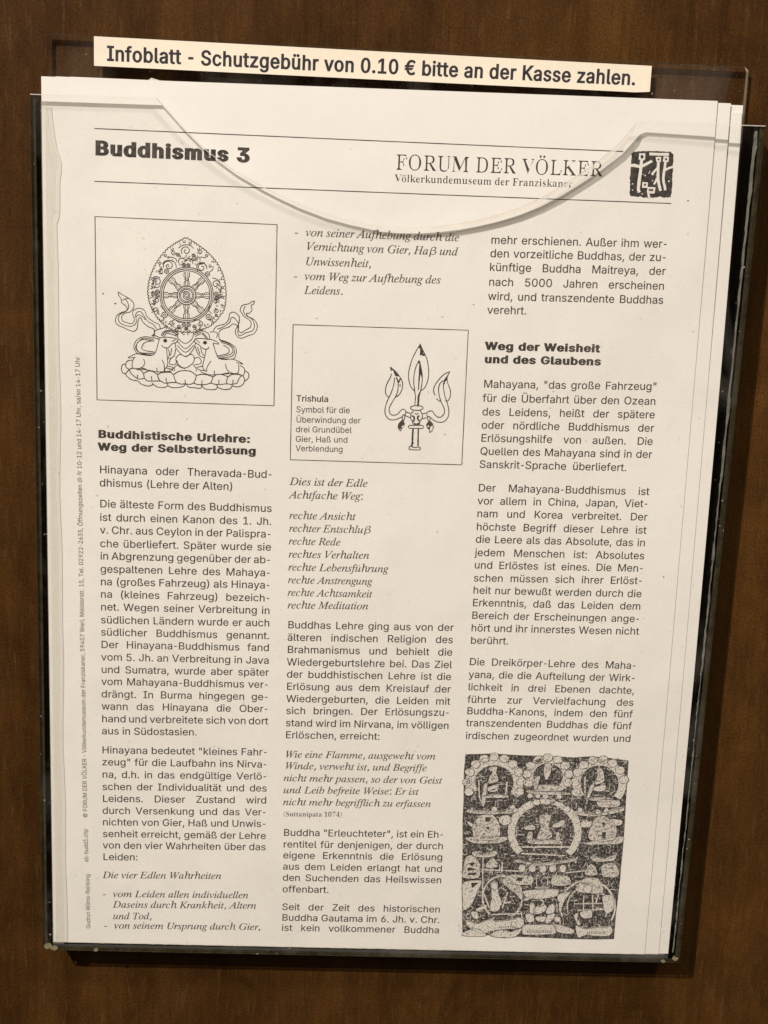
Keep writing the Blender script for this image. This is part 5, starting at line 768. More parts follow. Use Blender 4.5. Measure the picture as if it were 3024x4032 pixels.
(0.13,0,[(47.06,67.47),(48.06,68.45)]),
(0.13,0,[(48.88,69.26),(50.14,70.49)]),
(0.15,0,[(47.88,68.74),(47.99,69.36),(48.6,69.44),(48.5,68.83),(47.88,68.74)]),
(0.19,0,[(43.88,68.66),(43.92,69.72),(44.28,70.15),(44.1,70.66),(44.28,71.17),(43.81,71.69),(43.92,73.04)]),
(0.13,0,[(44.39,68.65),(44.39,70.07)]),
(0.13,0,[(44.39,71.24),(44.39,73.03)]),
(0.19,0,[(45.54,68.63),(45.51,69.68),(45.15,70.13),(45.33,70.63),(45.15,71.15),(45.62,71.65),(45.51,73.0)]),
(0.13,0,[(45.04,68.64),(45.04,70.06)]),
(0.13,0,[(45.04,71.22),(45.04,73.01)]),
(0.15,0,[(44.71,70.14),(44.35,70.66),(44.71,71.16),(45.08,70.64),(44.71,70.14)]),
(0.19,0,[(42.01,67.23),(41.29,68.02),(41.24,68.59),(40.75,68.83),(40.52,69.33),(39.83,69.37),(38.96,70.42)]),
(0.13,0,[(42.36,67.59),(41.37,68.61)]),
(0.13,0,[(40.55,69.45),(39.29,70.74)]),
(0.19,0,[(43.18,68.39),(42.41,69.13),(41.85,69.19),(41.62,69.69),(41.14,69.93),(41.11,70.62),(40.09,71.52)]),
(0.13,0,[(42.82,68.04),(41.83,69.06)]),
(0.13,0,[(41.01,69.91),(39.75,71.2)]),
(0.15,0,[(41.54,68.89),(40.93,69.01),(40.83,69.63),(41.44,69.51),(41.54,68.89)]),
(0.19,0,[(41.72,64.87),(40.67,64.93),(40.24,65.3),(39.73,65.13),(39.23,65.33),(38.73,64.87),(37.39,65.01)]),
(0.13,0,[(41.72,65.38),(40.31,65.41)]),
(0.13,0,[(39.16,65.44),(37.39,65.48)]),
(0.19,0,[(41.72,66.54),(40.67,66.53),(40.24,66.17),(39.73,66.37),(39.23,66.2),(38.72,66.68),(37.39,66.6)]),
(0.13,0,[(41.72,66.03),(40.31,66.06)]),
(0.13,0,[(39.16,66.09),(37.39,66.13)]),
(0.15,0,[(40.24,65.74),(39.73,65.39),(39.23,65.76),(39.73,66.11),(40.24,65.74)]),
(0.19,0,[(43.18,62.95),(42.42,62.26),(41.86,62.22),(41.63,61.74),(41.14,61.52),(41.12,60.83),(40.1,59.99)]),
(0.13,0,[(42.82,63.32),(41.83,62.35)]),
(0.13,0,[(41.02,61.55),(39.77,60.33)]),
(0.19,0,[(42.01,64.16),(41.3,63.41),(41.24,62.85),(40.76,62.63),(40.53,62.15),(39.85,62.14),(38.98,61.14)]),
(0.13,0,[(42.36,63.79),(41.37,62.82)]),
(0.13,0,[(40.56,62.02),(39.31,60.8)]),
(0.15,0,[(41.55,62.53),(41.45,61.92),(40.84,61.84),(40.94,62.45),(41.55,62.53)]),
(0.19,0,[(45.54,62.61),(45.5,61.56),(45.14,61.13),(45.32,60.62),(45.14,60.12),(45.61,59.61),(45.5,58.28)]),
(0.13,0,[(45.03,62.62),(45.03,61.21)]),
(0.13,0,[(45.03,60.05),(45.03,58.29)]),
(0.19,0,[(43.88,62.65),(43.92,61.6),(44.28,61.15),(44.1,60.65),(44.28,60.14),(43.81,59.65),(43.92,58.32)]),
(0.13,0,[(44.38,62.63),(44.38,61.22)]),
(0.13,0,[(44.38,60.07),(44.38,58.3)]),
(0.15,0,[(44.71,61.14),(45.07,60.63),(44.71,60.13),(44.35,60.65),(44.71,61.14)]),
(0.19,0,[(47.41,64.03),(48.13,63.24),(48.18,62.68),(48.66,62.44),(48.89,61.95),(49.58,61.9),(50.44,60.86)]),
(0.13,0,[(47.06,63.68),(48.05,62.66)]),
(0.13,0,[(48.86,61.82),(50.11,60.54)]),
(0.19,0,[(46.24,62.88),(47.0,62.14),(47.56,62.08),(47.79,61.59),(48.28,61.35),(48.3,60.66),(49.32,59.76)]),
(0.13,0,[(46.6,63.23),(47.59,62.21)]),
(0.13,0,[(48.4,61.37),(49.65,60.09)]),
(0.15,0,[(47.87,62.38),(48.48,62.26),(48.58,61.65),(47.97,61.76),(47.87,62.38)]),
(0.19,1,[(43.17,52.69),(42.94,51.74),(43.32,50.89),(44.08,50.47),(44.87,50.59),(45.36,51.13),(45.41,51.8),(45.06,52.31),(44.54,52.49),(44.08,52.32),(43.86,51.96),(43.93,51.59),(44.16,51.39),(44.41,51.39)]),
(0.19,1,[(37.36,57.19),(37.43,56.11),(38.11,55.34),(39.03,55.15),(39.8,55.53),(40.14,56.25),(39.97,56.97),(39.44,57.41),(38.84,57.42),(38.42,57.1),(38.32,56.64),(38.5,56.28),(38.81,56.14),(39.07,56.22)]),
(0.19,1,[(50.99,57.16),(50.85,56.14),(50.16,55.48),(49.27,55.39),(48.55,55.84),(48.27,56.56),(48.48,57.24),(49.01,57.59),(49.58,57.54),(49.97,57.19),(50.04,56.74),(49.84,56.41),(49.53,56.31),(49.29,56.42)]),
(0.19,1,[(34.38,62.62),(34.18,61.74),(34.53,60.97),(35.23,60.59),(35.94,60.7),(36.39,61.19),(36.43,61.8),(36.11,62.27),(35.63,62.44),(35.21,62.28),(35.02,61.95),(35.08,61.61),(35.29,61.42),(35.52,61.42)]),
(0.19,1,[(55.12,62.42),(55.18,61.56),(54.73,60.91),(54.02,60.69),(53.36,60.93),(53.02,61.48),(53.08,62.07),(53.45,62.44),(53.92,62.5),(54.29,62.27),(54.42,61.92),(54.31,61.62),(54.08,61.49),(53.87,61.53)]),
(0.19,1,[(34.9,68.63),(34.48,68.17),(34.44,67.57),(34.75,67.11),(35.23,66.93),(35.67,67.08),(35.91,67.44),(35.87,67.83),(35.62,68.1),(35.31,68.14),(35.07,68.0),(35.0,67.78),(35.07,67.59),(35.21,67.52)]),
(0.19,1,[(54.89,67.7),(54.93,67.06),(54.59,66.58),(54.07,66.41),(53.59,66.6),(53.33,67.0),(53.38,67.44),(53.65,67.72),(54.0,67.76),(54.27,67.59),(54.37,67.33),(54.29,67.1),(54.12,67.01),(53.96,67.04)]),
(0.19,1,[(41.34,52.35),(41.13,52.85),(40.69,53.1),(40.23,53.04),(39.93,52.73),(39.89,52.33),(40.09,52.01),(40.41,51.9),(40.69,51.99),(40.83,52.21),(40.81,52.45),(40.66,52.59),(40.49,52.6),(40.38,52.52)]),
(0.19,1,[(47.87,51.88),(48.17,52.32),(48.64,52.48),(49.09,52.32),(49.33,51.95),(49.3,51.55),(49.05,51.29),(48.72,51.24),(48.46,51.39),(48.35,51.64),(48.42,51.86),(48.59,51.97),(48.75,51.95),(48.85,51.85)]),
(0.19,1,[(35.55,71.39),(35.87,70.88),(35.82,70.33),(35.48,69.96),(35.01,69.9),(34.62,70.12),(34.46,70.49),(34.56,70.85),(34.82,71.04),(35.11,71.02),(35.3,70.85),(35.34,70.63),(35.25,70.47),(35.11,70.43)]),
(0.19,1,[(53.87,71.14),(53.5,70.74),(53.46,70.23),(53.72,69.83),(54.14,69.68),(54.52,69.8),(54.73,70.11),(54.69,70.45),(54.48,70.68),(54.22,70.72),(54.01,70.6),(53.95,70.41),(54.01,70.25),(54.13,70.18)]),
(0.19,1,[(41.0,74.42),(40.78,74.93),(40.34,75.18),(39.87,75.12),(39.57,74.8),(39.53,74.4),(39.73,74.08),(40.05,73.96),(40.34,74.05),(40.48,74.28),(40.46,74.52),(40.31,74.66),(40.14,74.68),(40.03,74.59)]),
(0.19,1,[(48.26,74.5),(48.58,74.99),(49.1,75.16),(49.59,74.99),(49.85,74.58),(49.82,74.14),(49.55,73.85),(49.19,73.79),(48.9,73.96),(48.79,74.23),(48.86,74.48),(49.04,74.6),(49.22,74.58),(49.33,74.47)]),
(0.19,1,[(42.89,76.25),(42.45,76.34),(42.07,76.14),(41.92,75.78),(42.01,75.42),(42.27,75.2),(42.58,75.2),(42.8,75.37),(42.86,75.62),(42.77,75.82),(42.59,75.91),(42.42,75.88),(42.34,75.76),(42.35,75.65)]),
(0.19,1,[(47.61,76.1),(47.85,75.71),(47.81,75.28),(47.55,75.0),(47.18,74.95),(46.89,75.12),(46.76,75.41),(46.84,75.68),(47.04,75.83),(47.27,75.82),(47.42,75.68),(47.44,75.51),(47.37,75.39),(47.26,75.36)]),
(0.19,1,[(39.06,58.28),(38.97,57.94),(38.72,57.7),(38.37,57.62),(38.03,57.72),(37.79,57.98),(37.7,58.32),(37.79,58.66),(38.04,58.9),(38.38,58.98),(38.73,58.88),(38.97,58.62),(39.06,58.28)]),
(0.15,1,[(38.65,58.29),(38.57,58.1),(38.38,58.03),(38.19,58.11),(38.11,58.31),(38.19,58.5),(38.38,58.57),(38.57,58.49),(38.65,58.29)]),
(0.19,1,[(51.91,58.66),(51.82,58.32),(51.56,58.08),(51.22,58.0),(50.88,58.1),(50.63,58.36),(50.54,58.7),(50.64,59.04),(50.89,59.29),(51.24,59.37),(51.58,59.26),(51.82,59.0),(51.91,58.66)]),
(0.15,1,[(51.5,58.67),(51.42,58.48),(51.22,58.41),(51.03,58.49),(50.95,58.69),(51.04,58.88),(51.23,58.95),(51.42,58.87),(51.5,58.67)]),
(0.19,1,[(34.87,65.35),(34.79,65.06),(34.58,64.86),(34.29,64.79),(34.0,64.88),(33.79,65.1),(33.72,65.39),(33.79,65.68),(34.01,65.88),(34.29,65.95),(34.58,65.86),(34.79,65.64),(34.87,65.35)]),
(0.15,1,[(34.52,65.36),(34.45,65.2),(34.29,65.14),(34.13,65.21),(34.06,65.38),(34.13,65.54),(34.29,65.6),(34.45,65.53),(34.52,65.36)]),
(0.19,1,[(36.12,64.76),(36.04,64.48),(35.83,64.27),(35.54,64.2),(35.26,64.29),(35.05,64.51),(34.97,64.8),(35.05,65.09),(35.26,65.29),(35.55,65.36),(35.84,65.28),(36.05,65.06),(36.12,64.76)]),
(0.15,1,[(35.78,64.78),(35.71,64.61),(35.55,64.55),(35.38,64.63),(35.32,64.79),(35.39,64.95),(35.55,65.02),(35.71,64.94),(35.78,64.78)]),
(0.19,1,[(36.02,66.14),(35.94,65.86),(35.73,65.65),(35.44,65.58),(35.16,65.67),(34.95,65.89),(34.87,66.18),(34.95,66.47),(35.16,66.67),(35.45,66.74),(35.74,66.66),(35.95,66.44),(36.02,66.14)]),
(0.15,1,[(35.68,66.16),(35.61,65.99),(35.45,65.93),(35.28,66.0),(35.22,66.17),(35.29,66.33),(35.45,66.39),(35.61,66.32),(35.68,66.16)]),
(0.19,1,[(54.64,64.86),(54.55,64.55),(54.32,64.33),(54.02,64.26),(53.71,64.36),(53.49,64.59),(53.41,64.9),(53.5,65.2),(53.73,65.42),(54.03,65.5),(54.34,65.4),(54.56,65.17),(54.64,64.86)]),
(0.15,1,[(54.27,64.87),(54.2,64.7),(54.02,64.63),(53.85,64.71),(53.78,64.89),(53.85,65.06),(54.03,65.13),(54.2,65.05),(54.27,64.87)]),
(0.19,1,[(55.59,65.55),(55.51,65.28),(55.31,65.09),(55.04,65.03),(54.77,65.11),(54.57,65.31),(54.51,65.59),(54.58,65.86),(54.79,66.05),(55.06,66.11),(55.33,66.03),(55.52,65.83),(55.59,65.55)]),
(0.15,1,[(55.27,65.56),(55.2,65.41),(55.05,65.35),(54.89,65.42),(54.83,65.58),(54.9,65.73),(55.05,65.79),(55.21,65.72),(55.27,65.56)]),
(0.19,1,[(54.59,66.2),(54.51,65.93),(54.31,65.74),(54.04,65.68),(53.77,65.76),(53.57,65.96),(53.5,66.24),(53.58,66.51),(53.78,66.7),(54.05,66.77),(54.32,66.68),(54.52,66.48),(54.59,66.2)]),
(0.15,1,[(54.26,66.21),(54.2,66.06),(54.04,66.0),(53.89,66.07),(53.83,66.23),(53.89,66.38),(54.05,66.44),(54.2,66.37),(54.26,66.21)]),
(0.19,1,[(38.74,72.01),(38.62,71.58),(38.3,71.27),(37.86,71.17),(37.43,71.3),(37.11,71.63),(37.0,72.07),(37.12,72.5),(37.44,72.81),(37.87,72.92),(38.31,72.79),(38.62,72.45),(38.74,72.01)]),
(0.15,1,[(38.22,72.03),(38.11,71.79),(37.87,71.69),(37.62,71.8),(37.52,72.05),(37.62,72.3),(37.87,72.39),(38.12,72.28),(38.22,72.03)]),
(0.19,1,[(52.61,72.21),(52.49,71.79),(52.18,71.5),(51.77,71.4),(51.35,71.52),(51.05,71.84),(50.94,72.26),(51.06,72.68),(51.37,72.98),(51.79,73.08),(52.2,72.95),(52.51,72.63),(52.61,72.21)]),
(0.15,1,[(52.11,72.23),(52.01,71.99),(51.77,71.9),(51.54,72.01),(51.44,72.25),(51.54,72.48),(51.78,72.57),(52.02,72.47),(52.11,72.23)]),
(0.19,1,[(44.52,74.96),(44.44,74.67),(44.22,74.47),(43.93,74.4),(43.64,74.48),(43.43,74.71),(43.36,75.0),(43.44,75.29),(43.65,75.5),(43.95,75.57),(44.23,75.48),(44.44,75.26),(44.52,74.96)]),
(0.15,1,[(44.17,74.97),(44.1,74.81),(43.94,74.75),(43.77,74.82),(43.71,74.99),(43.78,75.15),(43.94,75.22),(44.11,75.14),(44.17,74.97)]),
(0.19,1,[(46.08,74.91),(46.0,74.62),(45.78,74.41),(45.49,74.35),(45.2,74.43),(44.99,74.65),(44.92,74.95),(45.0,75.24),(45.21,75.45),(45.5,75.52),(45.79,75.43),(46.0,75.21),(46.08,74.91)]),
(0.15,1,[(45.73,74.92),(45.66,74.76),(45.5,74.7),(45.33,74.77),(45.27,74.94),(45.34,75.1),(45.5,75.16),(45.66,75.09),(45.73,74.92)]),
(0.19,1,[(45.29,76.11),(45.22,75.85),(45.03,75.67),(44.78,75.61),(44.53,75.69),(44.34,75.88),(44.28,76.14),(44.35,76.4),(44.54,76.58),(44.79,76.64),(45.04,76.56),(45.23,76.37),(45.29,76.11)]),
(0.15,1,[(44.99,76.12),(44.93,75.98),(44.78,75.92),(44.64,75.99),(44.58,76.13),(44.64,76.28),(44.79,76.33),(44.93,76.27),(44.99,76.12)]),
(0.19,1,[(45.72,56.14),(45.65,55.87),(45.45,55.68),(45.18,55.62),(44.91,55.7),(44.72,55.9),(44.65,56.18),(44.72,56.44),(44.92,56.63),(45.19,56.7),(45.46,56.61),(45.66,56.41),(45.72,56.14)]),
(0.15,1,[(45.4,56.15),(45.34,56.0),(45.18,55.94),(45.03,56.01),(44.97,56.16),(45.04,56.31),(45.19,56.37),(45.34,56.3),(45.4,56.15)]),
(0.19,1,[(44.29,56.08),(44.21,55.81),(44.01,55.62),(43.74,55.56),(43.47,55.64),(43.28,55.85),(43.21,56.12),(43.28,56.39),(43.48,56.58),(43.75,56.64),(44.02,56.56),(44.22,56.35),(44.29,56.08)]),
(0.15,1,[(43.96,56.09),(43.9,55.94),(43.75,55.88),(43.59,55.95),(43.53,56.11),(43.6,56.26),(43.75,56.31),(43.9,56.25),(43.96,56.09)]),
(0.19,1,[(42.43,53.03),(42.36,52.78),(42.17,52.6),(41.92,52.54),(41.67,52.62),(41.49,52.81),(41.42,53.06),(41.49,53.31),(41.68,53.49),(41.93,53.54),(42.18,53.47),(42.36,53.28),(42.43,53.03)]),
(0.15,1,[(42.12,53.04),(42.06,52.9),(41.92,52.84),(41.78,52.91),(41.72,53.05),(41.78,53.19),(41.93,53.24),(42.07,53.18),(42.12,53.04)]),
(0.19,1,[(47.27,53.03),(47.2,52.78),(47.01,52.61),(46.76,52.55),(46.51,52.63),(46.33,52.82),(46.26,53.07),(46.34,53.32),(46.52,53.49),(46.77,53.55),(47.02,53.48),(47.21,53.29),(47.27,53.03)]),
(0.15,1,[(46.97,53.04),(46.91,52.9),(46.76,52.85),(46.62,52.91),(46.57,53.06),(46.63,53.2),(46.77,53.25),(46.91,53.19),(46.97,53.04)]),
(0.19,1,[(42.08,50.89),(43.15,50.07),(44.4,49.81),(45.84,50.04),(46.74,50.9)]),
(0.19,1,[(38.71,54.05),(39.96,53.83),(41.22,54.32),(41.58,55.21)]),
(0.19,1,[(50.55,53.63),(48.57,53.52),(47.32,54.11),(46.43,54.86)]),
(0.19,1,[(42.13,55.55),(42.29,54.28),(43.55,54.06),(44.27,54.93),(44.98,54.08),(46.24,54.32),(46.62,55.75)]),
(0.19,1,[(37.11,56.08),(37.82,55.16),(39.61,54.85),(41.05,55.58),(41.42,57.01)]),
(0.19,1,[(48.08,57.85),(47.81,56.42),(48.41,55.4),(49.85,55.2)]),
(0.19,1,[(36.4,57.54),(36.05,58.99),(37.13,59.14)]),
(0.19,1,[(52.92,56.07),(52.76,57.33),(51.87,57.9)]),
(0.19,1,[(34.08,60.5),(34.98,60.04),(36.42,60.42)]),
(0.19,1,[(52.79,59.85),(54.43,60.34),(55.16,61.22)]),
(0.19,1,[(34.46,63.37),(35.54,63.52),(36.43,62.76)]),
(0.19,1,[(40.13,73.9),(41.21,73.5),(42.3,74.19),(43.39,74.16)]),
(0.19,1,[(46.29,74.06),(47.73,73.28),(49.18,73.42)]),
(0.19,1,[(36.48,69.1),(37.39,70.16),(38.3,71.23)]),
(0.19,1,[(52.38,68.57),(51.67,70.05),(52.78,71.11)]),
(0.19,1,[(23.33,65.28),(23.44,66.29),(24.15,67.35),(24.41,68.61),(25.31,69.31),(26.03,70.19),(25.85,71.14),(24.23,71.78),(22.97,72.69),(22.43,74.17),(22.97,75.61),(25.31,76.63),(26.76,77.31),(28.39,77.55),(29.29,76.5),(29.46,74.67),(29.82,73.38),(30.36,73.18),(31.09,74.61),(32.9,76.01),(34.53,76.69),(34.54,78.16),(33.82,78.91)]),
(0.19,1,[(23.33,65.28),(24.76,66.25),(26.74,67.27),(28.0,68.49),(28.19,69.94),(27.11,71.43),(25.67,71.84),(24.59,72.6),(24.41,73.37),(24.77,74.46),(26.76,75.12),(27.84,75.08),(28.38,73.61),(27.83,72.17),(28.19,70.88),(29.99,70.2),(31.62,70.95),(32.34,72.75),(34.34,74.32),(36.15,75.18),(36.52,76.44)]),
(0.19,1,[(25.3,67.31),(26.2,68.37),(26.57,70.17),(25.67,71.37),(23.87,72.37),(23.36,73.77),(23.87,75.03),(25.67,75.89),(27.48,76.01),(28.74,75.24),(28.99,73.95),(28.74,72.5),(29.27,71.47),(30.35,71.28),(31.26,72.42),(32.53,74.2),(34.34,75.24),(35.26,76.49)]),
(0.19,1,[(24.59,67.92),(25.66,67.34),(26.74,67.27)]),
(0.19,1,[(28.74,73.23),(29.64,72.29),(30.9,72.79),(31.81,73.86)]),
(0.19,1,[(66.2,66.73),(65.79,67.76),(65.07,68.15),(65.39,69.6),(64.4,70.73),(63.67,70.61),(64.23,71.69),(66.26,72.72),(67.21,74.7),(66.35,76.94),(64.54,77.73),(62.0,78.73),(60.52,77.68),(60.31,76.21),(60.83,74.73),(59.37,74.23),(58.29,75.18),(55.76,76.18),(55.05,77.49),(55.45,79.31),(57.65,80.16)]),
(0.19,1,[(66.2,66.73),(65.41,66.87),(64.33,67.63),(62.35,68.24),(61.65,69.73),(62.21,70.66),(62.96,71.73),(64.99,73.13),(65.03,74.96),(63.41,76.11),(61.97,76.9),(61.03,75.46),(61.53,72.87),(61.14,71.42),(59.66,70.45),(58.4,70.97),(58.07,72.81),(56.82,74.31),(54.29,75.13),(53.22,76.63)]),
(0.19,1,[(63.26,68.43),(62.74,69.91),(63.5,71.35),(65.52,72.56),(66.29,74.55),(65.6,76.23),(63.79,76.84),(61.62,77.94),(61.05,76.74),(61.28,75.08),(60.99,73.63),(59.7,72.2),(58.79,72.42),(58.45,73.71),(56.47,75.24),(54.49,76.04)]),
(0.19,1,[(36.54,79.38),(38.35,79.13),(40.17,79.26),(41.81,79.57),(41.82,80.56),(40.19,81.28),(39.11,82.42),(37.65,82.39),(36.99,81.75)]),
(0.19,1,[(36.54,79.49),(35.09,78.8),(34.18,78.83),(35.09,79.61),(36.55,79.82)]),
(0.19,1,[(41.45,79.77),(40.18,80.47)]),
(0.19,1,[(38.56,82.62),(38.76,85.01),(38.97,87.96),(38.07,89.47),(38.07,90.03)]),
(0.19,1,[(36.18,79.94),(35.48,82.9),(34.58,84.77),(32.58,85.21),(29.31,84.76),(28.04,85.17),(26.34,86.14),(28.77,85.92)]),
(0.19,1,[(28.23,86.08),(27.69,87.95),(28.05,89.41),(30.42,89.27),(31.69,87.82),(31.32,86.35)]),
(0.19,1,[(37.13,86.35),(37.87,88.0),(37.89,90.03)]),
(0.19,1,[(27.33,89.36),(28.05,89.49),(31.15,89.69),(34.43,90.14),(35.52,90.37),(39.89,89.97),(40.44,89.4),(38.79,89.15)]),
(0.19,1,[(38.79,88.34),(40.8,88.83),(39.89,89.42),(38.43,88.9)]),
(0.19,1,[(35.51,89.0),(35.59,90.37)]),
(0.3,1,[(30.42,89.16),(32.24,89.65)]),
(0.45,1,[(38.44,80.23),(38.37,80.04),(38.21,79.93),(38.01,79.93),(37.84,80.06),(37.78,80.25),(37.85,80.45),(38.01,80.56),(38.21,80.55),(38.37,80.43),(38.44,80.23)]),
(0.19,1,[(52.9,79.4),(51.07,79.27),(49.25,79.15),(47.62,79.38),(47.52,80.38),(48.92,81.37),(50.21,82.43),(51.56,82.46),(51.91,81.82)]),
(0.19,1,[(52.9,79.51),(54.36,80.01),(55.1,80.8),(53.28,80.49)]),
(0.19,1,[(47.8,79.56),(49.09,80.62)]),
(0.19,1,[(53.28,80.49),(54.04,83.05),(55.17,85.23),(57.01,85.73),(59.2,85.47),(61.04,85.97),(62.96,87.02),(60.76,86.53)]),
(0.19,1,[(51.12,82.59),(50.61,85.37),(50.1,88.35),(51.22,89.8)]),
(0.19,1,[(61.43,87.07),(61.64,88.55),(61.11,90.05),(59.28,89.92),(57.79,88.86),(57.32,87.01)]),
(0.19,1,[(52.7,86.23),(51.49,88.31),(51.33,89.8)]),
(0.19,1,[(49.39,89.86),(51.23,90.55),(53.06,90.79),(56.72,90.38),(61.11,90.05)]),
(0.19,1,[(50.1,87.98),(48.28,88.6),(49.2,89.31),(50.66,89.45)]),
(0.19,1,[(53.77,89.35),(53.87,90.65)]),
(0.3,1,[(56.35,90.46),(58.54,89.95)]),
(0.45,1,[(51.05,80.49),(50.99,80.32),(50.82,80.21),(50.62,80.22),(50.46,80.33),(50.4,80.51),(50.46,80.68),(50.63,80.78),(50.83,80.77),(50.99,80.66),(51.05,80.49)]),
(0.19,1,[(42.26,77.54),(42.17,79.38),(44.55,80.95),(46.71,79.23),(46.94,77.39)]),
(0.19,1,[(41.81,80.12),(44.56,82.61),(47.34,79.94)]),
(0.19,1,[(41.93,81.59),(44.58,83.79),(47.17,81.42)]),
(0.19,1,[(41.45,80.87),(41.65,82.71),(44.59,85.19),(46.93,82.9),(47.71,80.67)]),
(0.19,1,[(42.76,84.51),(41.5,86.03),(42.43,87.85),(44.45,88.83),(46.8,87.35),(47.4,85.48),(46.4,84.32),(44.59,85.08),(42.76,84.51)]),
(0.19,1,[(41.87,86.39),(42.43,88.22),(44.45,89.09)]),
(0.19,1,[(36.9,78.81),(37.44,77.51),(39.43,76.9),(41.97,77.55)]),
(0.19,1,[(37.81,78.97),(38.71,77.84),(41.8,78.65)]),
(0.19,1,[(37.26,78.88),(37.98,77.6),(39.79,77.33),(41.97,78.13)]),
(0.19,1,[(46.87,77.76),(49.59,76.75),(51.78,77.6),(52.17,79.24)]),
(0.19,1,[(47.61,78.65),(49.6,77.67),(51.07,79.09)]),
(0.19,1,[(47.24,78.18),(49.59,77.23),(51.51,79.07)]),
(0.19,1,[(38.92,82.5),(39.48,84.25),(39.13,86.11)]),
(0.19,1,[(41.47,82.71),(40.95,84.94),(39.5,86.1)]),
(0.19,1,[(40.2,82.57),(39.85,84.98)]),
(0.19,1,[(47.65,81.78),(48.59,84.33),(50.43,85.38)]),
(0.19,1,[(49.29,82.09),(49.86,83.92),(50.6,84.63)]),
(0.19,1,[(48.38,81.94),(49.14,84.31)]),
(0.19,1,[(34.91,78.88),(34.72,77.6),(35.44,76.85),(36.89,76.43),(38.69,75.64)]),
(0.19,1,[(54.35,78.8),(54.62,77.5),(53.95,76.97),(52.14,77.03)]),
(0.19,1,[(40.77,85.32),(39.86,86.08),(39.51,87.57),(40.97,87.9),(41.88,87.13)]),
(0.19,1,[(47.51,85.66),(48.6,85.25),(49.53,86.15),(49.36,87.26),(47.54,87.69)]),
(0.19,1,[(40.98,88.82),(41.17,89.93)]),
(0.19,1,[(47.91,88.42),(48.11,89.9)]),
(0.19,1,[(40.98,88.82),(42.06,87.86)]),
(0.19,1,[(47.91,88.61),(46.99,87.64)]),
(0.19,1,[(34.55,79.62),(31.83,79.16),(29.3,80.16),(28.22,82.4),(28.95,84.22),(30.04,84.73),(34.4,84.96)]),
(0.19,1,[(34.01,80.38),(31.11,80.1),(29.3,81.26),(29.13,83.11),(30.4,84.35),(34.58,84.41)]),
(0.19,1,[(34.74,80.35),(32.2,80.8),(30.94,81.94),(31.12,83.41),(34.94,84.03)]),
(0.19,1,[(34.37,80.0),(31.47,79.65),(29.84,80.69),(28.76,82.57),(29.67,84.19),(32.22,84.78)]),
(0.19,1,[(55.08,79.33),(58.38,80.32),(60.6,82.1),(60.46,84.32),(59.57,85.46),(55.91,85.39),(55.0,85.61)]),
(0.19,1,[(55.83,80.22),(58.39,81.06),(59.59,82.5),(58.81,84.0),(54.81,85.06)]),
(0.19,1,[(56.57,81.12),(58.23,82.17),(58.07,83.66),(54.43,84.7)]),
(0.19,1,[(55.45,79.76),(58.39,80.62),(60.06,82.48),(59.37,84.54),(55.54,85.29)]),
(0.22,1,[(27.69,86.84),(26.41,87.06),(25.69,88.01),(25.87,89.3),(26.96,89.82)]),
(0.22,1,[(25.69,88.19),(24.67,88.41),(24.31,89.9),(24.78,91.0),(25.69,91.34)]),
(0.22,1,[(26.78,89.9),(25.69,91.34),(26.61,92.61),(28.06,93.31),(29.34,93.34)]),
(0.22,1,[(26.78,89.9),(27.51,91.28),(29.34,92.71)]),
(0.22,1,[(26.78,89.82),(28.05,89.41),(29.33,89.75),(30.6,90.08),(31.33,90.87),(32.97,90.11),(34.43,90.33),(35.71,91.1),(36.98,90.54),(38.44,90.39),(39.9,90.34),(40.81,90.95),(42.45,90.0),(44.45,89.64),(46.47,89.95),(48.12,91.02),(49.4,90.72),(51.23,90.73),(53.44,91.3),(54.52,90.63),(56.36,90.57),(58.2,91.15),(59.29,90.48),(61.12,90.35),(62.59,90.64),(63.34,91.36)]),
(0.22,1,[(31.33,90.87),(31.6,92.64)]),
(0.22,1,[(35.71,91.1),(36.08,92.5),(36.71,93.3)]),
(0.22,1,[(40.81,90.95),(41.19,92.35),(41.75,93.63)]),
(0.22,1,[(48.12,91.02),(47.78,92.51),(47.24,93.65)]),
(0.22,1,[(53.44,91.3),(53.09,92.54),(52.73,93.48)]),
(0.22,1,[(58.2,91.15),(57.78,92.39),(57.87,93.51)]),
(0.22,1,[(62.59,90.64),(61.7,91.71),(61.17,93.22)]),
(0.22,1,[(29.34,92.71),(30.43,92.86),(31.6,92.64),(32.62,93.35),(34.44,93.37),(36.71,93.3),(38.1,93.93),(39.92,93.69),(41.75,93.63),(43.22,94.07),(44.5,93.92),(46.15,94.06),(47.24,93.65),(48.71,94.05),(51.27,93.9),(52.73,93.48),(54.21,93.81),(56.04,93.75),(57.87,93.51),(59.34,93.65),(61.17,93.22)]),
(0.22,1,[(29.34,93.34),(30.8,94.53),(32.99,95.02),(34.45,94.41)]),
(0.22,1,[(34.45,94.41),(34.08,94.05)]),
(0.22,1,[(34.45,94.41),(35.55,95.2),(37.74,95.36),(38.91,94.84),(39.01,93.9)]),
(0.22,1,[(39.02,94.65),(40.3,95.28),(42.5,95.21),(44.14,94.68),(44.5,93.92)]),
(0.22,1,[(44.87,94.09),(45.79,95.0),(47.62,95.13),(49.46,95.26),(49.81,94.32),(49.73,93.95)]),
(0.22,1,[(50.0,94.31),(50.93,95.4),(53.13,95.6),(54.6,95.29),(54.84,94.35),(54.39,93.88)]),
(0.22,1,[(54.95,94.72),(56.8,95.41),(58.82,95.16),(59.54,94.2),(59.42,93.65)]),
(0.22,1,[(59.72,94.2),(61.56,94.4),(63.02,93.54),(63.54,92.03),(63.34,91.36)]),
(0.22,1,[(63.48,89.05),(64.59,89.76),(64.87,90.87),(64.27,92.01),(63.55,92.4)]),
(0.22,1,[(61.98,87.42),(63.28,88.31),(63.49,89.42),(62.97,90.93)]),
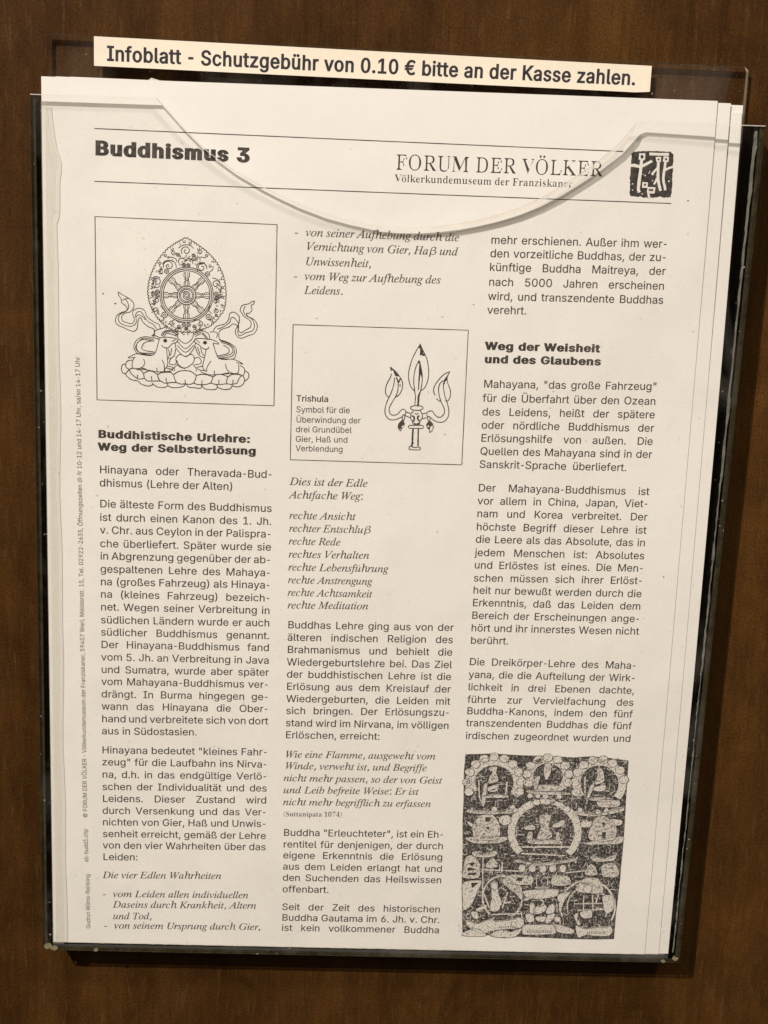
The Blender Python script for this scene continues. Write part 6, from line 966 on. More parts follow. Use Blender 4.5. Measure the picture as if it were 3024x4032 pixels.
(0.22,1,[(44.48,92.62),(44.68,94.1)]),
(0.22,1,[(29.41,91.41),(29.34,92.71)]),
(0.22,1,[(33.78,91.83),(34.01,93.31)]),
(0.22,1,[(38.45,92.24),(38.65,93.73)]),
(0.22,1,[(49.97,92.63),(49.81,94.02)]),
(0.22,1,[(55.36,92.28),(55.23,93.78)]),
(0.22,1,[(59.87,92.14),(59.71,93.64)]),
(0.22,1,[(61.12,90.13),(62.22,90.43)]),
]
TRIDENT_STROKES = [
(0.26,1,[(119.47,78.81),(118.44,80.63),(117.15,83.53),(116.31,86.78),(116.15,89.12),(116.52,91.27),(117.22,92.87),(118.25,94.07)]),
(0.26,1,[(119.47,78.81),(120.6,81.09),(121.77,83.38),(122.44,86.05),(122.64,88.38),(122.39,90.73),(121.51,92.92),(120.31,93.95)]),
(0.26,1,[(119.31,84.0),(118.35,86.36),(117.93,88.89),(117.94,91.23),(118.34,93.92),(118.69,95.72),(118.63,98.44)]),
(0.26,1,[(119.49,84.17),(120.14,86.66),(120.58,88.98),(120.62,91.15),(120.3,93.86),(119.94,95.69),(119.82,98.95)]),
(0.26,1,[(118.29,100.64),(117.6,101.38),(117.46,102.12),(117.54,103.21),(118.08,104.1),(118.4,105.19)]),
(0.26,1,[(120.43,100.48),(121.11,101.46),(121.23,102.19),(121.13,103.1),(120.59,103.76),(120.38,105.13)]),
(0.26,1,[(118.68,101.35),(119.32,101.61),(119.93,101.32)]),
(0.26,1,[(110.19,86.43),(110.47,87.77)]),
(0.26,1,[(110.6,88.58),(110.29,89.84),(109.31,91.85),(108.89,93.85),(109.09,95.29),(109.88,96.21),(110.11,96.13)]),
(0.26,1,[(111.72,89.8),(111.47,92.33),(110.69,95.06),(109.56,97.81),(109.02,100.0),(109.19,102.0),(110.15,103.33),(111.42,103.75),(112.85,103.53),(114.6,102.66)]),
(0.26,1,[(112.44,89.96),(112.87,91.56),(112.95,93.37),(112.5,95.55),(111.01,98.31),(110.33,100.15),(110.8,101.77),(111.89,102.19),(113.13,101.79),(113.98,100.76),(114.76,100.1),(115.58,100.44),(115.88,100.98)]),
(0.26,1,[(110.19,86.43),(112.0,87.99),(113.5,89.74),(114.29,91.52),(114.28,93.32),(113.56,95.15),(112.53,96.13),(112.08,96.19)]),
(0.26,1,[(115.79,101.07),(115.63,102.17)]),
(0.26,1,[(115.88,100.98),(117.33,101.43)]),
(0.26,1,[(115.63,102.21),(117.4,102.85)]),
(0.26,1,[(114.94,102.01),(114.72,103.29),(115.37,103.64),(115.48,102.18),(114.94,102.01)]),
(0.26,1,[(129.47,87.36),(127.73,88.22),(125.86,90.26),(124.71,92.28),(124.52,93.92),(125.13,95.35)]),
(0.26,1,[(125.53,96.24),(126.19,96.86),(126.92,97.2)]),
(0.26,1,[(127.57,90.39),(126.53,91.14),(126.09,92.96),(126.37,95.13),(127.11,97.28),(128.21,99.43),(128.37,100.88),(127.53,102.18),(126.46,102.4),(125.35,101.7),(124.58,100.63),(123.76,100.38),(122.79,100.9)]),
(0.26,1,[(127.61,91.11),(127.7,92.92),(128.27,95.43),(128.99,97.23),(129.76,99.93),(129.69,102.12),(128.69,103.61),(127.09,104.12),(125.26,103.62),(123.77,102.48)]),
(0.26,1,[(129.47,87.36),(128.68,89.27),(128.95,91.07),(129.87,93.21),(130.05,95.02),(129.67,96.48),(128.99,97.14)]),
(0.26,1,[(121.29,101.46),(122.62,101.09)]),
(0.26,1,[(121.28,103.06),(122.61,102.69)]),
(0.26,1,[(122.58,100.91),(122.83,102.51)]),
(0.26,1,[(123.04,102.32),(123.19,103.59),(123.74,103.76),(123.73,102.48),(123.04,102.32)]),
(0.26,1,[(128.81,97.14),(128.52,96.79)]),
(0.26,1,[(121.34,99.49),(121.23,99.24),(120.92,99.02),(120.46,98.86),(119.88,98.76),(119.24,98.74),(118.6,98.79),(118.04,98.93),(117.59,99.12),(117.31,99.36),(117.22,99.61),(117.33,99.86),(117.63,100.08),(118.1,100.25),(118.68,100.35),(119.32,100.37),(119.95,100.31),(120.52,100.18),(120.97,99.98),(121.25,99.75),(121.34,99.49)]),
(0.26,0,[(116.89,105.6),(117.15,105.37),(121.38,105.25),(121.79,105.55),(121.7,106.28),(117.11,106.33),(116.87,105.97),(116.89,105.6)]),
(0.26,1,[(117.55,112.27),(117.4,112.92),(117.78,113.37),(120.68,113.42),(121.07,113.0),(120.73,112.5),(119.2,112.65),(118.1,112.35),(117.59,112.24)]),
(0.5,1,[(118.41,106.47),(118.37,108.49),(118.39,110.69),(118.24,112.26)]),
(0.45,1,[(120.14,106.42),(120.2,109.35),(120.3,112.2)]),
(0.5,1,[(117.82,102.2),(118.52,102.54),(118.6,103.63),(118.17,104.1)]),
(0.5,1,[(120.33,102.12),(119.76,102.51),(119.95,103.5),(120.5,103.82)]),
(0.4,1,[(112.25,89.78),(113.04,91.38),(113.38,90.29),(113.93,90.45)]),
(0.3,1,[(113.51,91.91),(113.6,92.71)]),
]
TRIDENT_FILLS = [
[(119.46,78.54),(120.78,81.27),(121.24,82.32),(120.49,82.56),(120.02,82.09),(119.51,82.56),(119.49,80.24),(118.93,79.81)],
[(119.3,83.78),(120.23,86.66),(120.55,88.45),(120.49,89.53),(119.96,88.46),(119.8,90.81),(119.67,93.61),(119.41,93.89),(119.42,90.28),(119.44,84.89),(118.9,84.91)],
[(119.38,99.15),(119.4,95.7),(119.95,94.06),(119.86,96.59),(119.79,99.05)],
[(110.18,86.31),(111.62,87.47),(113.62,89.69),(112.77,89.32),(112.24,89.46),(111.69,89.08),(111.28,87.84),(110.63,87.14),(110.43,87.86)],
[(114.65,103.66),(113.62,104.78),(113.31,105.89),(113.71,106.97),(114.46,107.54),(114.78,106.58),(115.49,105.64),(115.64,104.91),(115.2,103.82)],
[(123.29,103.77),(122.59,104.89),(122.95,106.16),(123.7,106.68),(123.81,107.82),(124.72,107.2),(125.19,105.73),(124.76,104.46),(123.92,103.75)],
[(129.61,87.23),(128.84,88.91),(128.63,90.18),(128.15,90.55),(128.02,91.55),(127.68,91.47),(127.65,90.21),(128.48,88.92)],
[(118.6,104.27),(119.28,104.76),(120.34,104.22),(120.38,105.13),(118.67,105.18)],
[(118.19,110.33),(118.95,111.13),(118.35,111.88)],
]
TRIDENT_SPOTS = [
[(114.66,105.85),(115.35,105.28),(115.29,105.92),(114.68,106.31)],
[(113.89,106.79),(114.42,106.59),(114.26,107.14)],
[(123.01,105.42),(123.53,105.13),(123.65,105.68),(123.21,105.87)],
[(124.1,105.57),(124.8,105.19),(124.77,106.47),(124.19,107.4),(123.87,106.5)],
[(120.43,81.46),(120.76,81.54),(120.63,81.9)],
]
EMBLEM_OUTLINE = [(183.47,16.55),(184.32,15.85),(184.97,15.89),(185.7,15.69),(186.46,15.71),(187.19,15.53),(187.95,15.62),(189.12,15.5),(190.2,15.51),(191.8,15.4),(192.89,15.51),(193.74,15.43),(194.61,15.55),(195.36,15.49),(196.1,15.39),(196.46,15.84),(197.1,16.33),(197.11,17.37),(197.25,18.4),(197.1,19.24),(197.2,19.96),(197.32,20.69),(197.34,21.52),(197.19,22.36),(197.32,22.98),(197.25,23.61),(197.46,24.86),(197.47,26.22),(197.42,27.48),(197.53,28.1),(197.27,28.85),(197.22,29.59),(196.68,29.5),(196.26,29.75),(195.81,29.53),(195.18,29.79),(194.53,29.69),(194.07,29.44),(193.42,29.41),(193.02,29.76),(192.57,29.66),(191.73,29.9),(190.75,29.83),(190.01,30.07),(189.34,29.8),(188.71,30.03),(188.04,29.83),(187.37,29.54),(186.85,29.82),(186.31,29.79),(185.44,29.66),(184.25,29.65),(183.8,28.73),(183.85,27.99),(183.95,27.26),(183.74,26.64),(183.92,26.21),(183.67,25.38),(183.81,24.86),(183.48,24.14),(183.63,23.3),(183.73,22.57),(183.63,21.63),(183.63,20.59),(183.65,19.55),(183.62,18.52),(183.67,17.37)]
EMBLEM_STROKES = [
(0.75,1,[(189.25,16.38),(191.88,16.38),(195.59,16.29)]),
(0.86,1,[(186.99,18.28),(186.9,19.84),(186.86,21.92),(186.7,24.02),(186.61,26.11),(186.61,27.47),(187.01,28.4)]),
(0.82,1,[(183.6,20.23),(184.66,20.09),(185.76,20.3),(186.85,20.47)]),
(0.73,1,[(187.05,20.36),(188.29,19.69),(190.34,18.51)]),
(0.78,1,[(192.39,18.59),(192.46,20.67),(192.58,22.75),(192.87,24.82),(193.38,26.37),(193.83,27.67)]),
(0.63,1,[(192.25,20.68),(191.26,21.76),(190.6,22.82)]),
(0.54,1,[(192.34,23.7),(191.95,24.86),(191.49,25.77)]),
(0.73,1,[(194.65,18.5),(194.56,20.59),(194.42,22.16),(194.39,23.72),(194.62,25.07),(195.05,26.31),(195.29,27.45)]),
(0.61,1,[(194.72,21.21),(195.9,20.54),(197.32,20.09)]),
(0.61,1,[(189.67,27.88),(190.02,28.91),(190.33,30.05)]),
]
EMBLEM_LIGHT = [
[(186.02,16.3),(187.15,16.33),(187.94,16.17),(188.05,18.14),(187.34,18.58),(186.69,18.6),(185.95,18.11)],
[(191.37,17.33),(192.27,17.14),(193.13,17.16),(193.21,18.66),(192.41,18.8),(191.71,18.72)],
[(193.92,16.97),(194.83,16.89),(195.71,17.11),(195.63,18.67),(194.67,18.71),(193.77,18.52)],
[(187.71,25.13),(188.63,25.17),(189.52,25.16),(189.53,26.89),(188.67,26.92),(187.76,26.99)],
[(189.51,26.65),(190.8,26.6),(192.1,26.63),(191.94,28.58),(190.43,28.58),(189.41,28.1)],
[(184.82,25.81),(184.72,25.63),(184.52,25.6),(184.37,25.73),(184.38,25.93),(184.55,26.04),(184.75,25.99),(184.82,25.81)],
[(184.96,27.74),(184.86,27.58),(184.68,27.55),(184.54,27.67),(184.56,27.85),(184.71,27.95),(184.89,27.91),(184.96,27.74)],
[(188.18,28.82),(188.08,28.66),(187.9,28.63),(187.76,28.75),(187.78,28.93),(187.93,29.04),(188.11,28.99),(188.18,28.82)],
[(188.7,23.1),(188.6,22.93),(188.39,22.89),(188.24,23.02),(188.26,23.22),(188.43,23.34),(188.63,23.29),(188.7,23.1)],
[(189.85,22.28),(189.75,22.12),(189.57,22.09),(189.43,22.2),(189.45,22.38),(189.6,22.49),(189.78,22.44),(189.85,22.28)],
[(190.05,21.75),(189.97,21.61),(189.8,21.58),(189.68,21.68),(189.69,21.85),(189.83,21.94),(189.99,21.9),(190.05,21.75)],
[(191.16,24.63),(191.07,24.48),(190.9,24.46),(190.78,24.56),(190.8,24.72),(190.94,24.82),(191.1,24.78),(191.16,24.63)],
[(196.55,24.58),(196.42,24.36),(196.16,24.31),(195.97,24.48),(195.99,24.73),(196.21,24.88),(196.46,24.81),(196.55,24.58)],
[(187.99,22.77),(187.93,22.66),(187.8,22.63),(187.7,22.71),(187.71,22.84),(187.82,22.92),(187.95,22.88),(187.99,22.77)],
]
EMBLEM_HOLES = [
[(187.45,17.31),(187.33,16.98),(187.07,16.78),(186.77,16.79),(186.55,17.01),(186.48,17.35),(186.6,17.68),(186.86,17.87),(187.16,17.86),(187.38,17.65),(187.45,17.31)],
[(192.68,17.96),(192.57,17.76),(192.34,17.68),(192.12,17.77),(192.04,17.98),(192.15,18.18),(192.39,18.26),(192.61,18.17),(192.68,17.96)],
[(195.12,17.78),(195.0,17.53),(194.75,17.44),(194.52,17.55),(194.44,17.81),(194.56,18.05),(194.81,18.14),(195.05,18.03),(195.12,17.78)],
[(188.26,25.65),(188.94,25.6),(188.89,25.97),(188.62,26.29),(188.34,26.15)],
[(189.96,27.08),(190.64,27.26),(191.39,27.18),(191.36,27.86),(190.68,27.73),(190.02,27.84)],
]
RELIEF_OUTLINE = [(141.65,219.92),(151.09,219.5),(161.18,220.01),(170.32,220.07),(179.14,220.52),(185.47,220.02),(191.14,220.45),(198.65,221.41),(198.82,229.64),(198.99,238.93),(199.25,247.08),(199.33,255.28),(199.2,261.89),(199.25,266.46),(199.04,273.55),(198.79,280.27),(198.85,289.99),(192.59,290.25),(182.92,290.12),(176.34,289.83),(169.39,289.59),(160.91,289.23),(153.98,288.86),(144.32,288.65),(143.65,278.26),(142.98,267.88),(142.63,255.54),(142.01,245.37),(141.95,237.29),(141.49,227.28)]
RELIEF_LIGHT = [
[(162.73,233.51),(162.35,232.69),(161.48,232.26),(160.53,232.43),(159.95,233.11),(160.0,233.99),(160.67,234.66),(161.64,234.8),(162.45,234.34),(162.73,233.51)],
[(163.06,229.82),(162.68,229.0),(161.81,228.58),(160.86,228.74),(160.28,229.42),(160.33,230.3),(161.0,230.96),(161.97,231.1),(162.78,230.65),(163.06,229.82)],
[(162.03,226.21),(161.64,225.39),(160.78,224.97),(159.83,225.14),(159.25,225.81),(159.3,226.69),(159.97,227.35),(160.93,227.49),(161.75,227.04),(162.03,226.21)],
[(159.79,223.2),(159.41,222.39),(158.54,221.97),(157.6,222.14),(157.01,222.81),(157.07,223.68),(157.73,224.34),(158.69,224.48),(159.51,224.03),(159.79,223.2)],
[(156.67,221.24),(156.29,220.43),(155.43,220.01),(154.48,220.17),(153.9,220.85),(153.95,221.72),(154.62,222.37),(155.58,222.51),(156.39,222.06),(156.67,221.24)],
[(153.13,220.59),(152.75,219.78),(151.89,219.36),(150.95,219.52),(150.37,220.2),(150.42,221.07),(151.07,221.72),(152.04,221.86),(152.85,221.41),(153.13,220.59)],
[(149.67,221.35),(149.3,220.54),(148.44,220.12),(147.5,220.28),(146.91,220.96),(146.96,221.83),(147.62,222.48),(148.58,222.62),(149.39,222.17),(149.67,221.35)],
[(146.8,223.41),(146.43,222.59),(145.57,222.17),(144.62,222.34),(144.04,223.01),(144.09,223.88),(144.75,224.54),(145.71,224.68),(146.52,224.23),(146.8,223.41)],
[(144.93,226.47),(144.55,225.65),(143.69,225.23),(142.75,225.4),(142.16,226.07),(142.21,226.95),(142.87,227.6),(143.83,227.74),(144.64,227.29),(144.93,226.47)],
[(144.32,230.1),(143.95,229.28),(143.09,228.85),(142.14,229.02),(141.56,229.7),(141.6,230.57),(142.26,231.23),(143.22,231.37),(144.04,230.92),(144.32,230.1)],
[(145.09,233.76),(144.71,232.94),(143.84,232.52),(142.9,232.68),(142.31,233.37),(142.36,234.24),(143.02,234.91),(143.98,235.05),(144.8,234.59),(145.09,233.76)],
[(179.37,229.91),(178.97,229.09),(178.1,228.67),(177.15,228.83),(176.57,229.51),(176.63,230.39),(177.3,231.06),(178.28,231.2),(179.09,230.74),(179.37,229.91)],
[(179.51,226.6),(179.12,225.78),(178.25,225.35),(177.3,225.52),(176.72,226.2),(176.78,227.08),(177.45,227.74),(178.43,227.88),(179.24,227.43),(179.51,226.6)],
[(178.02,223.52),(177.63,222.71),(176.76,222.28),(175.81,222.45),(175.23,223.13),(175.29,224.0),(175.97,224.66),(176.94,224.8),(177.75,224.35),(178.02,223.52)],
[(175.23,221.38),(174.85,220.56),(173.97,220.14),(173.03,220.31),(172.45,220.99),(172.51,221.86),(173.18,222.52),(174.15,222.65),(174.96,222.2),(175.23,221.38)],
[(171.78,220.65),(171.39,219.83),(170.52,219.41),(169.58,219.58),(169.0,220.25),(169.06,221.12),(169.73,221.78),(170.69,221.92),(171.5,221.47),(171.78,220.65)],
[(168.43,221.48),(168.05,220.67),(167.18,220.25),(166.24,220.42),(165.66,221.09),(165.71,221.96),(166.38,222.62),(167.34,222.76),(168.16,222.31),(168.43,221.48)],
[(165.95,223.71),(165.56,222.89),(164.69,222.47),(163.75,222.64),(163.17,223.31),(163.22,224.19),(163.89,224.84),(164.85,224.98),(165.67,224.53),(165.95,223.71)],
[(164.88,226.82),(164.49,226.0),(163.62,225.58),(162.68,225.74),(162.09,226.42),(162.15,227.3),(162.82,227.96),(163.78,228.09),(164.6,227.64),(164.88,226.82)],
[(165.47,230.12),(165.08,229.3),(164.21,228.87),(163.27,229.04),(162.68,229.72),(162.74,230.6),(163.41,231.26),(164.38,231.4),(165.19,230.95),(165.47,230.12)],
[(198.99,228.44),(198.59,227.62),(197.7,227.2),(196.75,227.36),(196.17,228.05),(196.24,228.92),(196.93,229.59),(197.9,229.73),(198.72,229.27),(198.99,228.44)],
[(197.37,224.97),(196.97,224.16),(196.09,223.73),(195.14,223.9),(194.56,224.58),(194.63,225.45),(195.31,226.12),(196.28,226.25),(197.1,225.8),(197.37,224.97)],
[(194.59,222.39),(194.19,221.57),(193.31,221.15),(192.36,221.32),(191.79,222.0),(191.85,222.87),(192.53,223.53),(193.51,223.67),(194.32,223.22),(194.59,222.39)],
[(191.13,221.12),(190.73,220.31),(189.85,219.89),(188.9,220.05),(188.33,220.73),(188.39,221.6),(189.07,222.26),(190.04,222.4),(190.85,221.95),(191.13,221.12)],
[(187.56,221.38),(187.16,220.57),(186.29,220.15),(185.34,220.31),(184.76,220.99),(184.83,221.86),(185.5,222.52),(186.47,222.66),(187.29,222.21),(187.56,221.38)],
[(184.48,223.13),(184.09,222.31),(183.21,221.89),(182.27,222.05),(181.69,222.73),(181.75,223.6),(182.43,224.26),(183.4,224.4),(184.21,223.95),(184.48,223.13)],
[(182.42,226.06),(182.02,225.24),(181.15,224.81),(180.2,224.98),(179.62,225.66),(179.68,226.54),(180.36,227.2),(181.33,227.34),(182.14,226.88),(182.42,226.06)],
[(181.71,229.69),(181.32,228.87),(180.44,228.44),(179.49,228.61),(178.91,229.29),(178.97,230.17),(179.65,230.83),(180.62,230.97),(181.43,230.52),(181.71,229.69)],
[(182.49,233.41),(182.09,232.59),(181.21,232.16),(180.26,232.33),(179.68,233.01),(179.74,233.9),(180.42,234.56),(181.4,234.7),(182.21,234.25),(182.49,233.41)],
[(181.25,241.71),(180.88,241.08),(180.06,240.83),(179.28,241.1),(178.99,241.74),(179.36,242.37),(180.18,242.62),(180.97,242.34),(181.25,241.71)],
[(179.37,239.76),(179.0,239.13),(178.18,238.88),(177.4,239.16),(177.11,239.79),(177.49,240.42),(178.31,240.67),(179.09,240.39),(179.37,239.76)],
[(177.0,238.28),(176.63,237.66),(175.81,237.41),(175.03,237.68),(174.74,238.31),(175.12,238.94),(175.94,239.18),(176.72,238.91),(177.0,238.28)],
[(174.31,237.37),(173.93,236.74),(173.12,236.5),(172.34,236.77),(172.05,237.4),(172.42,238.02),(173.24,238.27),(174.02,238.0),(174.31,237.37)],
[(171.46,237.08),(171.09,236.46),(170.27,236.21),(169.49,236.48),(169.2,237.11),(169.58,237.74),(170.39,237.99),(171.17,237.72),(171.46,237.08)],
[(168.66,237.45),(168.29,236.82),(167.47,236.57),(166.69,236.84),(166.4,237.48),(166.77,238.1),(167.59,238.35),(168.37,238.08),(168.66,237.45)],
[(166.09,238.43),(165.72,237.81),(164.91,237.56),(164.13,237.83),(163.84,238.46),(164.21,239.08),(165.02,239.33),(165.8,239.06),(166.09,238.43)],
[(163.93,239.97),(163.56,239.34),(162.75,239.1),(161.97,239.37),(161.68,240.0),(162.05,240.62),(162.86,240.87),(163.64,240.6),(163.93,239.97)],
[(162.32,241.96),(161.95,241.34),(161.14,241.09),(160.36,241.36),(160.07,241.99),(160.44,242.62),(161.25,242.87),(162.03,242.6),(162.32,241.96)],
[(150.28,224.76),(152.69,224.52),(152.62,226.52),(153.36,229.5),(150.23,230.35),(150.77,226.74)],
[(150.32,231.95),(153.64,231.1),(153.38,233.11),(150.79,233.55)],
[(148.48,232.38),(149.7,230.76),(149.38,238.4),(148.24,238.01)],
[(149.75,234.97),(156.47,234.67),(156.73,235.88),(149.81,235.97)],
[(152.54,234.73),(156.11,234.88),(155.8,235.89),(152.6,235.73)],
[(169.6,223.26),(171.09,223.24),(171.66,226.03),(170.35,228.85),(169.44,226.46)],
[(167.48,230.9),(175.01,231.19),(175.87,232.79),(167.24,232.91)],
[(166.23,228.91),(168.02,227.68),(167.18,232.11),(166.25,232.12)],
[(187.72,224.98),(189.4,224.76),(190.47,228.95),(187.36,230.21),(188.25,226.98)],
[(186.91,231.82),(190.78,230.56),(190.74,232.57),(187.93,232.82)],
[(185.91,231.03),(187.36,230.21),(185.86,235.47),(185.09,237.91),(185.05,234.67)],
[(186.25,235.67),(193.03,235.37),(193.5,236.58),(186.5,236.47)],
[(189.32,236.23),(196.15,236.54),(195.93,238.57),(189.88,238.65)],
[(144.44,240.48),(152.36,241.18),(160.17,239.87),(160.25,241.28),(152.42,242.19),(144.13,241.7)],
[(181.33,240.79),(188.95,241.5),(197.1,238.96),(197.6,240.58),(189.01,242.32),(181.8,242.01)],
[(163.49,232.97),(166.51,233.32),(177.81,233.57),(177.49,234.38),(165.82,234.14)],
[(169.0,242.58),(172.77,242.53),(172.29,246.6),(173.67,250.26),(170.72,251.52),(168.42,251.14),(169.64,246.64)],
[(164.36,246.71),(166.57,245.86),(167.43,247.48),(164.42,247.72)],
[(165.27,249.14),(166.78,249.12),(166.61,252.39),(165.29,252.41)],
[(175.29,249.01),(176.23,249.0),(176.43,251.86),(175.29,251.88)],
[(166.56,251.57),(176.43,251.86),(176.51,253.09),(166.67,253.21)],
[(174.12,245.77),(177.41,244.1),(177.17,246.13),(174.19,246.78)],
[(145.88,246.13),(148.32,242.86),(151.28,242.01),(154.47,245.21),(155.16,250.49),(152.97,251.74),(147.3,251.4),(146.06,249.38)],
[(143.51,251.04),(148.01,250.58),(155.54,250.48),(158.23,251.27),(154.93,252.94),(146.64,253.04)],
[(143.56,244.94),(145.88,246.13),(145.17,246.95)],
[(155.1,243.17),(158.08,242.73),(158.61,245.15),(156.4,245.99),(155.01,244.79)],
[(186.84,248.87),(188.38,243.95),(190.91,242.29),(194.88,244.68),(196.28,247.93),(195.01,251.23),(187.78,251.31)],
[(184.24,244.41),(187.3,244.78),(186.66,246.42),(184.01,246.45)],
[(194.03,243.47),(197.86,243.83),(197.61,245.46),(194.95,245.5)],
[(185.24,252.99),(197.58,249.96),(198.85,251.59),(196.66,252.85)],
[(143.42,263.36),(143.77,259.24),(145.78,257.99),(148.13,259.6),(148.86,262.47),(148.69,266.19),(143.58,266.24)],
[(192.27,262.82),(192.72,261.16),(195.33,260.31),(197.75,261.94),(198.01,265.25),(193.41,265.3)],
[(146.44,256.34),(150.26,257.11),(154.17,256.04),(154.09,257.89),(150.34,258.55),(146.91,257.97)],
[(188.43,257.5),(192.13,258.48),(196.41,256.99),(196.38,259.06),(192.22,259.72),(188.74,259.14)],
[(151.3,262.03),(153.38,258.72),(155.08,261.99)],
[(186.47,264.54),(188.48,260.8),(190.67,264.5)],
[(162.13,259.44),(171.32,260.58),(181.86,258.81),(181.92,259.63),(171.38,261.4),(162.18,260.27)],
[(158.72,265.67),(167.07,265.37),(167.47,268.68),(160.41,268.55)],
[(175.46,265.49),(180.04,265.44),(181.52,267.5),(181.03,268.75),(175.3,268.81)],
[(166.66,270.98),(175.81,270.68),(177.44,272.12),(175.26,273.81),(168.02,274.3),(165.23,272.45)],
[(165.38,274.74),(167.94,273.05),(168.38,273.88),(166.17,275.15)],
[(174.85,273.4),(178.05,275.45),(176.87,275.05)],
[(169.44,269.7),(173.26,269.66),(173.3,270.29),(169.48,270.33)],
[(143.69,268.31),(149.72,267.62),(148.44,271.99),(146.8,276.58),(144.25,278.69),(143.51,272.04)],
[(157.65,266.92),(161.12,267.71),(164.05,271.84),(164.61,274.75),(161.35,271.45),(158.16,268.99)],
[(153.19,268.62),(155.64,268.18),(156.02,271.5),(157.41,275.65),(156.45,278.79),(153.77,278.61),(153.77,271.94)],
[(184.15,269.55),(186.24,266.62),(190.79,266.16),(192.96,269.46),(192.38,271.97),(184.65,271.21)],
[(193.63,273.21),(197.09,273.18),(197.44,277.79),(195.26,279.49),(193.85,276.14)],
[(167.77,276.39),(169.33,276.79),(169.14,279.72),(167.99,279.73)],
[(169.41,278.04),(172.36,276.34),(173.62,278.0),(172.2,279.69),(169.93,280.13)],
[(174.01,278.0),(175.81,276.31),(176.55,278.82),(175.3,280.09),(173.74,279.68)],
[(166.51,280.58),(168.81,280.56),(169.35,283.08),(167.44,283.09)],
[(174.2,280.93),(176.45,280.08),(176.21,282.18),(174.02,283.88)],
[(170.4,281.39),(173.46,281.36),(172.81,283.05),(170.48,282.65)],
[(145.24,283.08),(149.88,284.09),(153.99,282.37),(155.28,281.52),(155.57,283.2),(162.79,282.29),(163.5,281.45),(165.71,283.11),(164.53,285.64),(156.53,286.55),(151.63,287.86),(147.32,286.21)],
[(165.68,285.63),(166.76,284.57),(175.98,284.49),(177.26,286.38),(176.61,288.08),(167.0,288.36),(165.78,287.32)],
[(176.95,284.7),(178.67,284.47),(183.81,286.33),(183.14,287.81),(178.47,287.22)],
[(184.84,284.63),(186.83,285.46),(188.41,285.87),(195.69,285.17),(196.8,284.53),(197.77,287.06),(195.58,288.77),(188.59,288.4),(185.95,289.27)],
[(177.11,281.33),(178.87,281.73),(178.58,283.21),(177.22,283.01)],
[(144.74,287.91),(148.85,286.19),(152.41,288.27),(151.31,289.12),(144.8,288.96)],
[(154.35,288.68),(157.68,286.54),(161.56,287.35),(163.81,286.49),(165.32,286.06),(163.2,289.03),(157.85,289.49)],
[(146.98,279.92),(148.89,279.9),(149.77,281.99),(148.24,282.0)],
[(183.8,280.85),(185.28,280.0),(185.05,282.1),(186.32,283.77),(185.2,284.21)],
[(186.02,279.57),(189.42,278.7),(189.99,281.22),(187.33,281.66)],
[(177.5,272.95),(181.62,271.66),(179.91,274.6),(178.72,279.64),(177.92,276.29)],
[(166.02,234.94),(165.77,234.32),(165.21,234.0),(164.61,234.12),(164.25,234.64),(164.29,235.3),(164.72,235.8),(165.33,235.9),(165.85,235.57),(166.02,234.94)],
[(168.57,234.99),(168.34,234.42),(167.84,234.12),(167.29,234.24),(166.95,234.71),(166.99,235.31),(167.39,235.77),(167.95,235.87),(168.42,235.56),(168.57,234.99)],
[(171.29,235.07),(171.03,234.45),(170.48,234.13),(169.88,234.25),(169.52,234.76),(169.56,235.42),(169.99,235.92),(170.61,236.03),(171.12,235.69),(171.29,235.07)],
[(176.11,235.2),(175.88,234.63),(175.37,234.34),(174.82,234.45),(174.49,234.92),(174.53,235.53),(174.92,235.99),(175.49,236.09),(175.96,235.77),(176.11,235.2)],
[(153.85,240.36),(153.58,239.68),(152.98,239.33),(152.33,239.47),(151.94,240.02),(151.98,240.74),(152.44,241.28),(153.1,241.4),(153.66,241.03),(153.85,240.36)],
[(160.03,239.46),(159.8,238.89),(159.29,238.6),(158.74,238.71),(158.41,239.18),(158.44,239.79),(158.84,240.25),(159.4,240.35),(159.87,240.04),(160.03,239.46)],
[(183.82,240.15),(183.59,239.58),(183.07,239.28),(182.52,239.4),(182.19,239.87),(182.23,240.48),(182.63,240.94),(183.2,241.04),(183.67,240.73),(183.82,240.15)],
[(190.19,240.88),(189.94,240.26),(189.37,239.93),(188.77,240.05),(188.41,240.57),(188.46,241.24),(188.9,241.74),(189.52,241.85),(190.03,241.51),(190.19,240.88)],
[(193.02,240.23),(192.81,239.71),(192.34,239.44),(191.84,239.54),(191.54,239.97),(191.58,240.53),(191.94,240.95),(192.46,241.04),(192.89,240.76),(193.02,240.23)],
[(196.05,240.19),(195.84,239.67),(195.37,239.4),(194.86,239.5),(194.56,239.93),(194.61,240.49),(194.97,240.91),(195.49,241.0),(195.92,240.71),(196.05,240.19)],
[(165.1,262.5),(164.8,261.69),(164.14,261.26),(163.43,261.42),(163.01,262.09),(163.06,262.96),(163.57,263.62),(164.3,263.76),(164.9,263.32),(165.1,262.5)],
[(168.78,262.46),(168.46,261.59),(167.75,261.13),(167.0,261.3),(166.54,262.02),(166.6,262.95),(167.15,263.66),(167.93,263.81),(168.57,263.34),(168.78,262.46)],
[(172.52,262.63),(172.22,261.81),(171.56,261.38),(170.85,261.54),(170.43,262.21),(170.48,263.08),(171.0,263.74),(171.72,263.89),(172.33,263.45),(172.52,262.63)],
[(175.95,262.59),(175.64,261.77),(174.98,261.35),(174.27,261.5),(173.85,262.18),(173.91,263.05),(174.42,263.71),(175.15,263.85),(175.75,263.41),(175.95,262.59)],
[(179.57,262.55),(179.26,261.73),(178.6,261.31),(177.89,261.46),(177.47,262.14),(177.53,263.01),(178.04,263.67),(178.77,263.81),(179.37,263.37),(179.57,262.55)],
